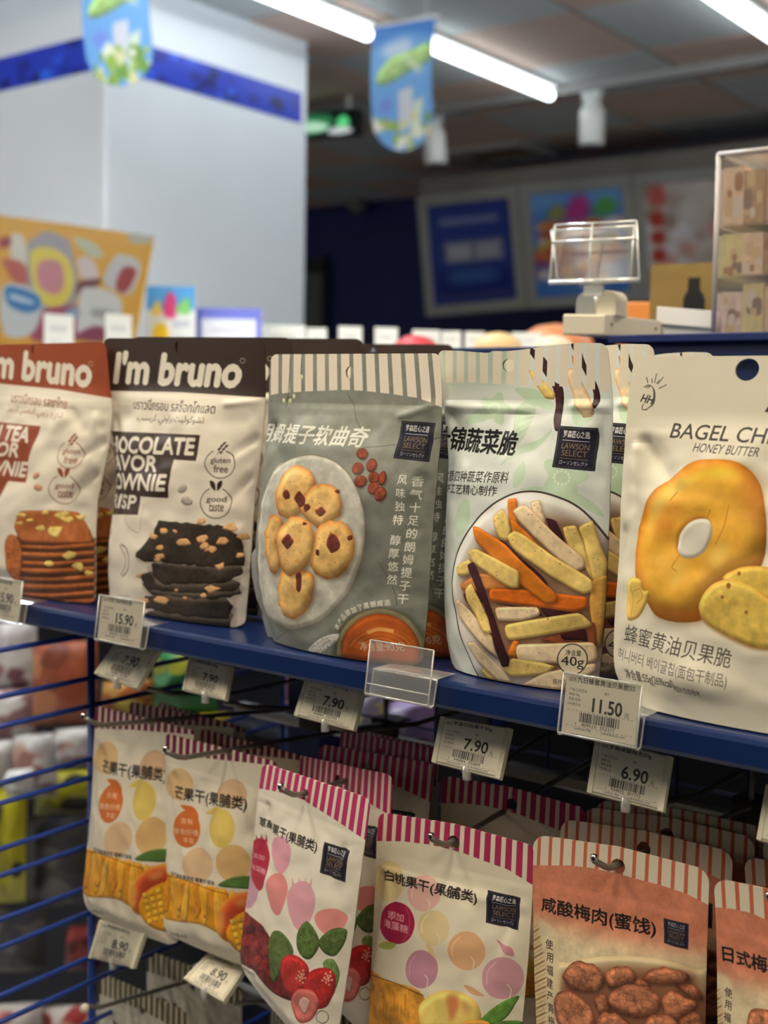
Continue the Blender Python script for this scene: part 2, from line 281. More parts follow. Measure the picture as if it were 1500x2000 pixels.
ART = {'rum_cookie': {'W': 140.1,'H': 203.6,'base': (134,136,126),'ops': 
[('N',0.16,26,3),('N',0.07,4,4),('F',(150,150,140),[656,1598,957,1673,1108,1567,967,1429,749,1465],1,6.83,0.35),('F',(86,88,82),[906,1024,1185,1152,1288,716,1097,478],1,9.11,0.4),('L',(72,72,66),[681,1769,740,1691,778,1601,823,1546],0.34,1,1),('L',(72,72,66),[882,1414,1040,1432,1243,1464,1412,1500],0.34,1,1),('L',(72,72,66),[1121,677,1167,596,1222,489,1245,401],0.34,1,1),('L',(72,72,66),[101,13,440,173,653,248],0.34,1,1),('R',[(238,226,208)],[-89,2186,1469,2167,1416,1684,1343,1717,1218,1750,1054,1769,816,1789,652,1793,325,1778,68,1758,-40,1735],13.6,0.68,0.06,0),('L',(70,78,45),[178,1997,182,1868,177,1738],0.57,1,1),('L',(70,78,45),[281,2008,282,1868],0.57,1,1),('L',(70,78,45),[177,1738,141,1696],0.57,1,1),('L',(70,78,45),[177,1738,169,1667],0.57,1,1),('L',(70,78,45),[177,1738,213,1697],0.57,1,1),('L',(70,78,45),[177,1738,238,1739],0.57,1,1),('F',(225,222,180),[154,1714,154,1709,151,1704,148,1701,143,1699,139,1699,134,1700,130,1704,128,1708,127,1713,127,1719,129,1723,133,1727,137,1729,142,1729,147,1727,150,1724,153,1719],1,0,1),('F',(225,222,180),[210,1713,209,1707,207,1703,204,1699,200,1697,195,1697,191,1699,187,1702,184,1707,183,1712,184,1717,186,1722,189,1726,194,1727,198,1727,203,1726,207,1722,209,1718],1,0,1),('F',(225,222,180),[243,1745,243,1740,241,1735,237,1732,233,1730,228,1730,224,1731,220,1735,217,1739,216,1745,217,1750,219,1754,222,1758,227,1760,231,1760,236,1758,240,1755,242,1750],1,0,1),('F',(225,222,180),[303,1880,302,1875,300,1870,297,1867,292,1865,288,1865,283,1867,280,1870,277,1875,276,1880,276,1885,278,1890,282,1893,286,1895,291,1895,295,1893,299,1890,301,1885],1,0,1),('T','朗姆提子软曲奇',(-8.5,141.9),(87.6,141.6),13.21,(236,234,222),0.02,0.2,1),('F',(24,24,44),[1132,1600,1362,1591,1353,1341,1125,1356],0,0,1),('L',(105,90,70),[1141,1590,1352,1581,1344,1351,1135,1365,1141,1590],0.31,0,1),('T','罗森匠心之选',(116.8,153.5),(132.3,152.8),4.13,(232,228,220),0.01,0,1),('L',(232,228,220),[1167,1518,1322,1510],0.31,0,1),('T','LAWSON',(116.8,146.9),(132,146),3.36,(150,122,80),0,0,1),('T','SELECT',(117.2,142.7),(131.3,141.9),3.36,(150,122,80),0,0,1),('L',(150,122,80),[1164,1413,1319,1403],0.31,0,1),('T','ローソンセレクト',(116.4,137.6),(131.9,136.6),2.58,(232,228,220),0.01,0,1),('F',(60,60,55),[146,1143,567,1297,757,1262,959,1072,1037,899,1038,698,960,487,773,285,495,140,213,115,96,352,108,837],1,2.85,0.55),('B',[160,1216,273,1296,420,1340,551,1346,703,1308,849,1211,945,1082,1000,941,1015,808,1001,661,948,520,861,386,729,268,581,193,369,137,232,147,72,184,61,346,59,648,51,953],(186,184,172),(168,165,152),0.13,5,3.42,0),('L',(130,112,92),[160,1216,273,1296,420,1340,551,1346,703,1308,849,1211,945,1082,1000,941,1015,808,1001,661,948,520,861,386,729,268,581,193,369,137,232,147,72,184,61,346,59,648,51,953,160,1216],0.57,1,1),('F',(95,72,48),[389,1252,467,1251,553,1212,595,1146,596,1065,537,997,506,931,421,891,327,903,282,970,268,1052,276,1136,320,1209],1,1.14,0.5),('B',[361,1271,444,1264,493,1246,529,1229,557,1189,575,1164,573,1115,576,1085,546,1049,514,1013,499,977,484,947,445,923,392,905,299,918,275,950,257,986,245,1026,236,1070,247,1112,257,1149,266,1186,292,1224],(226,184,112),(178,108,46),0.12,4,6.83,0),('F',(240,206,140),[431,1109,446,1120,466,1109,454,1100],1,0.57,0.45),('F',(196,136,66),[441,993,464,1008,492,993,474,981],1,0.57,0.45),('F',(206,150,80),[444,1145,472,1164,507,1144,486,1128],1,0.57,0.45),('F',(240,206,140),[317,1170,347,1188,384,1169,361,1154],1,0.57,0.45),('F',(196,136,66),[312,989,347,1010,389,990,363,972],1,0.57,0.45),('F',(206,150,80),[392,1125,414,1140,443,1125,425,1113],1,0.57,0.45),('F',(240,206,140),[345,1187,376,1207,415,1186,391,1170],1,0.57,0.45),('F',(196,136,66),[265,1022,302,1044,347,1023,319,1004],1,0.57,0.45),('F',(206,150,80),[324,1150,347,1164,374,1150,357,1139],1,0.57,0.45),('L',(140,84,36),[440,1069,456,1063],0.46,0,0.7),('L',(140,84,36),[527,1092,542,1086],0.46,0,0.7),('L',(140,84,36),[313,955,330,950],0.46,0,0.7),('L',(140,84,36),[383,1163,399,1157],0.46,0,0.7),('L',(140,84,36),[488,1190,502,1184],0.46,0,0.7),('L',(140,84,36),[355,1160,371,1154],0.46,0,0.7),('L',(140,84,36),[523,1149,537,1143],0.46,0,0.7),('F',(95,72,48),[623,1145,719,1144,800,1100,836,1025,833,946,764,895,678,848,603,882,530,921,495,988,518,1059,565,1115],1,1.14,0.5),('B',[606,1160,649,1161,697,1159,744,1138,784,1109,796,1076,817,1043,814,1000,817,962,781,933,747,907,704,885,666,861,622,877,580,897,550,914,515,936,487,963,477,1006,490,1039,490,1075,520,1097,542,1130],(226,184,112),(178,108,46),0.12,4,6.83,0),('F',(240,206,140),[574,1063,598,1080,627,1062,609,1048],1,0.57,0.45),('F',(196,136,66),[622,956,644,972,673,956,655,942],1,0.57,0.45),('F',(206,150,80),[540,1002,564,1019,595,1001,576,987],1,0.57,0.45),('F',(240,206,140),[631,923,657,942,691,923,670,906],1,0.57,0.45),('F',(196,136,66),[590,1016,603,1025,620,1016,610,1007],1,0.57,0.45),('F',(206,150,80),[636,1017,651,1029,671,1017,659,1007],1,0.57,0.45),('F',(240,206,140),[663,1009,688,1027,719,1008,700,992],1,0.57,0.45),('F',(196,136,66),[572,978,590,991,613,978,599,967],1,0.57,0.45),('F',(206,150,80),[707,926,723,939,744,926,731,916],1,0.57,0.45),('L',(140,84,36),[656,994,669,989],0.46,0,0.7),('L',(140,84,36),[641,971,655,965],0.46,0,0.7),('L',(140,84,36),[625,1031,639,1025],0.46,0,0.7),('L',(140,84,36),[720,926,733,920],0.46,0,0.7),('L',(140,84,36),[612,958,626,952],0.46,0,0.7),('L',(140,84,36),[603,1066,617,1060],0.46,0,0.7),('L',(140,84,36),[563,1039,577,1034],0.46,0,0.7),('F',(95,72,48),[228,896,301,901,357,859,360,788,340,704,363,552,303,483,238,500,192,613,175,768],1,1.14,0.5),('B',[201,906,282,916,337,880,336,835,326,805,332,761,312,718,323,677,334,643,335,604,348,566,317,533,276,498,218,514,196,556,185,590,163,627,164,665,164,702,160,741,143,781,167,826,187,864],(226,184,112),(178,108,46),0.12,4,6.83,0),('F',(240,206,140),[271,770,302,789,339,773,316,757],1,0.57,0.45),('F',(196,136,66),[226,814,250,829,280,817,261,805],1,0.57,0.45),('F',(206,150,80),[243,862,273,879,308,864,286,849],1,0.57,0.45),('F',(240,206,140),[269,752,299,770,335,755,312,739],1,0.57,0.45),('F',(196,136,66),[258,745,296,768,340,749,311,730],1,0.57,0.45),('F',(206,150,80),[234,722,271,744,312,726,284,708],1,0.57,0.45),('F',(240,206,140),[238,646,262,660,286,649,268,638],1,0.57,0.45),('F',(196,136,66),[241,760,280,784,326,764,297,744],1,0.57,0.45),('F',(206,150,80),[217,705,260,730,306,710,273,690],1,0.57,0.45),('L',(140,84,36),[271,727,289,722],0.46,0,0.7),('L',(140,84,36),[288,806,306,801],0.46,0,0.7),('L',(140,84,36),[281,781,298,776],0.46,0,0.7),('L',(140,84,36),[178,750,198,746],0.46,0,0.7),('L',(140,84,36),[278,741,296,735],0.46,0,0.7),('L',(140,84,36),[207,678,226,674],0.46,0,0.7),('L',(140,84,36),[279,725,297,720],0.46,0,0.7),('F',(95,72,48),[762,906,852,908,921,863,966,788,973,688,924,592,852,532,774,512,693,531,645,586,653,702,658,806,688,872],1,1.14,0.5),('B',[741,921,789,919,830,923,875,900,908,874,932,838,946,803,951,773,954,739,953,701,942,672,923,640,908,608,873,578,838,544,799,538,756,524,717,536,669,552,654,572,633,598,632,639,629,675,633,715,638,750,641,787,637,823,653,848,668,883,709,902],(226,184,112),(178,108,46),0.12,4,6.83,0),('F',(240,206,140),[770,668,786,680,803,669,790,659],1,0.57,0.45),('F',(196,136,66),[782,842,810,864,845,842,823,823],1,0.57,0.45),('F',(206,150,80),[831,723,846,735,865,723,853,713],1,0.57,0.45),('F',(240,206,140),[807,845,821,856,839,845,828,835],1,0.57,0.45),('F',(196,136,66),[792,736,819,757,852,736,830,718],1,0.57,0.45),('F',(206,150,80),[784,661,806,677,829,662,812,648],1,0.57,0.45),('F',(240,206,140),[744,720,774,743,810,721,786,701],1,0.57,0.45),('F',(196,136,66),[786,823,803,836,824,823,811,812],1,0.57,0.45),('F',(206,150,80),[773,683,791,697,811,684,796,672],1,0.57,0.45),('L',(140,84,36),[756,845,769,839],0.46,0,0.7),('L',(140,84,36),[718,778,731,772],0.46,0,0.7),('L',(140,84,36),[896,778,908,773],0.46,0,0.7),('L',(140,84,36),[817,647,829,642],0.46,0,0.7),('L',(140,84,36),[753,570,765,564],0.46,0,0.7),('L',(140,84,36),[676,794,689,789],0.46,0,0.7),('L',(140,84,36),[880,641,891,635],0.46,0,0.7),('F',(95,72,48),[378,525,491,516,596,559,666,530,675,451,643,355,550,250,438,199,332,211,296,275,311,393],1,1.14,0.5),('B',[360,541,415,534,480,534,525,549,577,568,650,544,655,500,661,464,645,422,624,365,602,334,571,302,536,267,482,241,420,211,366,216,315,223,304,261,268,285,288,322,292,365,285,403,318,454,333,495],(226,184,112),(178,108,46),0.12,4,6.83,0),('F',(240,206,140),[371,403,391,414,407,405,392,396],1,0.57,0.45),('F',(196,136,66),[573,380,600,397,623,382,602,368],1,0.57,0.45),('F',(206,150,80),[324,316,358,333,383,320,356,306],1,0.57,0.45),('F',(240,206,140),[513,449,551,474,585,453,556,432],1,0.57,0.45),('F',(196,136,66),[538,388,571,409,601,391,574,373],1,0.57,0.45),('F',(206,150,80),[448,412,476,429,502,415,479,400],1,0.57,0.45),('F',(240,206,140),[467,384,493,400,516,387,495,374],1,0.57,0.45),('F',(196,136,66),[426,419,465,443,500,424,469,404],1,0.57,0.45),('F',(206,150,80),[431,397,471,421,506,401,474,381],1,0.57,0.45),('L',(140,84,36),[405,322,419,318],0.46,0,0.7),('L',(140,84,36),[434,245,448,241],0.46,0,0.7),('L',(140,84,36),[449,445,463,440],0.46,0,0.7),('L',(140,84,36),[396,406,410,401],0.46,0,0.7),('L',(140,84,36),[570,495,583,490],0.46,0,0.7),('L',(140,84,36),[544,540,557,534],0.46,0,0.7),('L',(140,84,36),[501,373,515,367],0.46,0,0.7),('F',(95,72,48),[434,907,525,909,605,870,655,794,661,691,624,595,552,526,459,498,387,532,345,609,326,726,336,821],1,1.14,0.5),('B',[412,922,456,923,503,925,545,904,590,889,611,848,630,815,640,777,639,739,639,705,625,655,610,612,575,576,535,541,491,530,441,508,366,540,343,584,321,625,313,663,311,703,307,736,301,785,313,835,357,862,381,893],(226,184,112),(178,108,46),0.12,4,6.83,0),('F',(240,206,140),[496,607,514,619,533,609,519,599],1,0.57,0.45),('F',(196,136,66),[490,824,508,837,530,825,516,814],1,0.57,0.45),('F',(206,150,80),[371,595,407,617,442,599,414,580],1,0.57,0.45),('F',(240,206,140),[589,699,608,712,628,700,614,689],1,0.57,0.45),('F',(196,136,66),[533,682,550,693,568,682,555,673],1,0.57,0.45),('F',(206,150,80),[477,754,501,771,530,755,511,741],1,0.57,0.45),('F',(240,206,140),[476,678,499,693,523,679,505,667],1,0.57,0.45),('F',(196,136,66),[488,618,514,635,540,620,520,606],1,0.57,0.45),('F',(206,150,80),[431,722,448,733,467,723,454,714],1,0.57,0.45),('L',(140,84,36),[503,872,518,867],0.46,0,0.7),('L',(140,84,36),[477,694,491,689],0.46,0,0.7),('L',(140,84,36),[365,660,381,654],0.46,0,0.7),('L',(140,84,36),[407,616,422,611],0.46,0,0.7),('L',(140,84,36),[434,853,450,847],0.46,0,0.7),('L',(140,84,36),[538,686,551,681],0.46,0,0.7),('L',(140,84,36),[388,589,403,584],0.46,0,0.7),('B',[374,1068,373,1042,338,1031,323,1040,306,1057,313,1088,329,1100,356,1096],(96,40,26),(150,86,44),0.4,2.4,1.14,0),('B',[510,1050,510,1006,471,987,447,1010,413,1044,426,1076,451,1099,482,1077],(96,40,26),(150,86,44),0.4,2.4,1.42,0),('B',[701,976,679,949,661,940,639,944,604,974,627,993,652,1006,673,996],(96,40,26),(150,86,44),0.4,2.4,1.59,0),('B',[566,991,552,973,537,962,523,963,507,989,511,1008,526,1017,548,1014],(96,40,26),(150,86,44),0.4,2.4,0.97,0),('B',[470,753,450,716,419,692,386,711,355,741,378,777,411,801,448,776],(96,40,26),(150,86,44),0.4,2.4,1.71,0),('B',[847,776,844,736,797,706,775,721,743,764,754,822,763,840,812,823],(96,40,26),(150,86,44),0.4,2.4,2.05,0),('B',[551,490,546,436,521,407,499,432,502,484,500,526,530,552,552,533],(96,40,26),(150,86,44),0.4,2.4,1.02,0),('B',[933,823,928,808,919,803,906,799,892,817,902,832,910,838,929,837],(96,40,26),(150,86,44),0.4,2.4,0.85,0),('B',[697,699,696,681,688,676,672,682,667,696,666,715,677,720,695,714],(96,40,26),(150,86,44),0.4,2.4,0.63,0),('B',[785,1118,785,1108,771,1101,756,1108,742,1115,748,1124,766,1131,780,1126],(96,40,26),(150,86,44),0.4,2.4,0.8,0),('B',[567,882,552,874,545,871,529,871,525,878,525,887,535,894,552,891],(96,40,26),(150,86,44),0.4,2.4,0.68,0),('F',(55,50,45),[843,1371,880,1399,941,1375,907,1323],1,0.68,0.5),('B',[932,1364,929,1352,920,1342,908,1337,893,1336,877,1339,863,1346,851,1357,844,1369,842,1383,846,1394,854,1404,867,1409,882,1411,898,1407,912,1400,924,1389,931,1376],(140,66,40),(78,34,22),0.3,3,1.82,0),('F',(55,50,45),[939,1300,970,1337,1027,1304,998,1243],1,0.68,0.5),('B',[1019,1293,1015,1278,1007,1266,996,1259,982,1256,968,1259,955,1267,945,1280,939,1295,938,1310,942,1325,950,1337,962,1345,975,1347,990,1344,1002,1336,1012,1324,1018,1309],(140,66,40),(78,34,22),0.3,3,1.82,0),('F',(55,50,45),[837,1272,871,1305,931,1277,899,1220],1,0.68,0.5),('B',[923,1265,919,1252,911,1241,898,1235,884,1233,869,1236,855,1243,844,1255,837,1269,835,1283,839,1297,848,1307,860,1314,875,1316,890,1313,904,1305,915,1294,921,1280],(140,66,40),(78,34,22),0.3,3,1.82,0),('F',(55,50,45),[879,1190,919,1222,976,1196,937,1140],1,0.68,0.5),('B',[967,1184,962,1171,952,1161,939,1155,924,1153,909,1156,896,1164,885,1175,879,1188,879,1202,884,1215,894,1225,907,1231,921,1233,937,1230,951,1222,962,1211,967,1197],(140,66,40),(78,34,22),0.3,3,1.82,0),('F',(55,50,45),[974,1220,1008,1251,1064,1225,1028,1170],1,0.68,0.5),('B',[1056,1213,1051,1201,1042,1191,1030,1185,1016,1183,1001,1186,989,1194,979,1205,974,1218,973,1232,977,1244,985,1254,997,1260,1011,1262,1026,1259,1039,1251,1049,1240,1055,1227],(140,66,40),(78,34,22),0.3,3,1.82,0),('F',(55,50,45),[1050,1220,1068,1260,1111,1223,1090,1159],1,0.68,0.5),('B',[1102,1215,1098,1199,1091,1186,1082,1177,1073,1173,1064,1175,1056,1183,1051,1195,1050,1211,1050,1228,1053,1244,1059,1257,1067,1266,1077,1270,1086,1267,1094,1260,1100,1247,1103,1232],(140,66,40),(78,34,22),0.3,3,1.82,0),('F',(55,50,45),[983,1152,1018,1185,1071,1157,1036,1099],1,0.68,0.5),('B',[1062,1145,1057,1132,1048,1121,1037,1114,1023,1112,1009,1116,997,1123,988,1135,983,1149,983,1163,988,1176,997,1187,1009,1194,1023,1196,1037,1193,1049,1185,1057,1174,1062,1160],(140,66,40),(78,34,22),0.3,3,1.82,0),('F',(55,50,45),[1040,1116,1072,1156,1123,1121,1091,1057],1,0.68,0.5),('B',[1114,1110,1109,1094,1100,1082,1089,1073,1076,1071,1063,1074,1052,1082,1044,1095,1040,1110,1040,1127,1045,1143,1054,1155,1066,1164,1079,1166,1092,1163,1103,1155,1111,1142,1115,1126],(140,66,40),(78,34,22),0.3,3,1.82,0),('T','香',(126.3,117.9),(132.5,117.9),6.83,(236,234,222),0.012,0,1),('T','气',(126.3,109.4),(132.5,109.4),6.83,(236,234,222),0.012,0,1),('T','十',(126.2,101),(132.4,101),6.83,(236,234,222),0.012,0,1),('T','足',(126.1,92.5),(132.3,92.5),6.83,(236,234,222),0.012,0,1),('T','的',(126,84),(132.2,84),6.83,(236,234,222),0.012,0,1),('T','朗',(125.8,75.4),(132,75.4),6.83,(236,234,222),0.012,0,1),('T','姆',(125.6,66.9),(131.8,66.9),6.83,(236,234,222),0.012,0,1),('T','提',(125.3,58.3),(131.5,58.3),6.83,(236,234,222),0.012,0,1),('T','子',(124.8,49.7),(131,49.7),6.83,(236,234,222),0.012,0,1),('T','干',(124.3,41.1),(130.5,41.1),6.83,(236,234,222),0.012,0,1),('T','风',(117.8,118.9),(123.8,118.9),6.6,(236,234,222),0.012,0,1),('T','味',(117.8,110.1),(123.8,110.1),6.6,(236,234,222),0.012,0,1),('T','独',(117.7,101.4),(123.7,101.4),6.6,(236,234,222),0.012,0,1),('T','特',(117.6,92.6),(123.6,92.6),6.6,(236,234,222),0.012,0,1),('T','醇',(118,79.4),(124,79.4),6.6,(236,234,222),0.012,0,1),('T','厚',(117.9,70.7),(123.9,70.7),6.6,(236,234,222),0.012,0,1),('T','悠',(117.7,62),(123.7,62),6.6,(236,234,222),0.012,0,1),('T','然',(117.3,53.3),(123.3,53.3),6.6,(236,234,222),0.012,0,1),('F',(50,50,42),[750,52,906,278,1121,379,1305,338,1405,209,1419,-18,711,-94],1,1.59,0.6),('B',[1410,93,1399,-10,1356,-103,1280,-175,1170,-222,1045,-236,919,-216,821,-161,767,-77,770,29,821,140,900,240,991,316,1090,361,1188,370,1274,341,1342,280,1388,194],(128,120,90),(88,82,58),0.1,6,2.28,0),('B',[1387,83,1376,-12,1337,-97,1267,-164,1166,-207,1051,-220,941,-201,852,-150,804,-72,805,24,849,125,923,218,1005,287,1095,328,1184,336,1263,310,1326,254,1368,175],(188,92,34),(110,52,20),0.15,10,4.55,0),('L',(216,120,44),[869,88,923,145,994,193,1068,225,1144,241,1216,239,1278,219,1325,183,1356,135],1.25,1,0.35),('L',(232,150,60),[902,86,948,135,1009,177,1077,207,1144,221,1208,219,1263,201,1305,170,1333,128],1.25,1,0.5),('L',(216,120,44),[941,83,978,124,1028,159,1085,184,1144,196,1198,195,1245,180,1281,154,1304,118],1.25,1,0.6),('L',(232,150,60),[978,79,1007,113,1047,141,1094,161,1141,171,1186,170,1225,158,1256,137,1275,109],1.25,1,0.6),('L',(216,120,44),[1015,76,1037,102,1067,123,1102,139,1139,146,1175,146,1205,137,1229,120,1244,99],1.25,1,0.5),('L',(232,150,60),[1051,72,1066,90,1087,105,1111,116,1137,121,1162,121,1184,115,1202,104,1212,88],1.25,1,0.4),('L',(246,190,110),[1051,198,1133,232,1230,226],2.28,1,0.75),('B',[468,-13,644,108,827,169,804,117,722,60,570,-20],(222,218,205),(180,178,165),0.3,1.5,0.91,0),('L',(240,238,228),[509,1,653,85,813,153],0.46,1,1),('L',(240,238,228),[531,4,670,93,811,144],0.46,1,1),('L',(240,238,228),[552,7,688,100,808,134],0.46,1,1),('L',(240,238,228),[573,10,705,107,806,124],0.46,1,1),('T','本',(83.1,18.7),(85.3,21.9),4.21,(226,222,206),0.012,0,1),('T','产',(85.8,22.6),(88.1,25.7),4.21,(226,222,206),0.012,0,1),('T','品',(88.5,26),(91.2,28.8),4.21,(226,222,206),0.012,0,1),('T','添',(91.3,29.1),(94.7,31.1),4.21,(226,222,206),0.012,0,1),('T','加',(95.4,31.5),(98.7,33.4),4.21,(226,222,206),0.012,0,1),('T','了',(99.3,33.6),(102.8,35),4.21,(226,222,206),0.012,0,1),('T','黑',(103.5,35.3),(107.2,36.5),4.21,(226,222,206),0.012,0,1),('T','朗',(108,36.7),(111.7,37.9),4.21,(226,222,206),0.012,0,1),('T','姆',(112.2,38),(116,38.6),4.21,(226,222,206),0.012,0,1),('T','酒',(116.9,38.8),(120.7,39.5),4.21,(226,222,206),0.012,0,1),('T','净含量:90克',(98.1,6.9),(129.7,9.7),6.38,(230,218,200),0,0,1)]},
'vegetable_crisp': {'W': 114.8,'H': 207.1,'base': (216,221,214),'ops': 
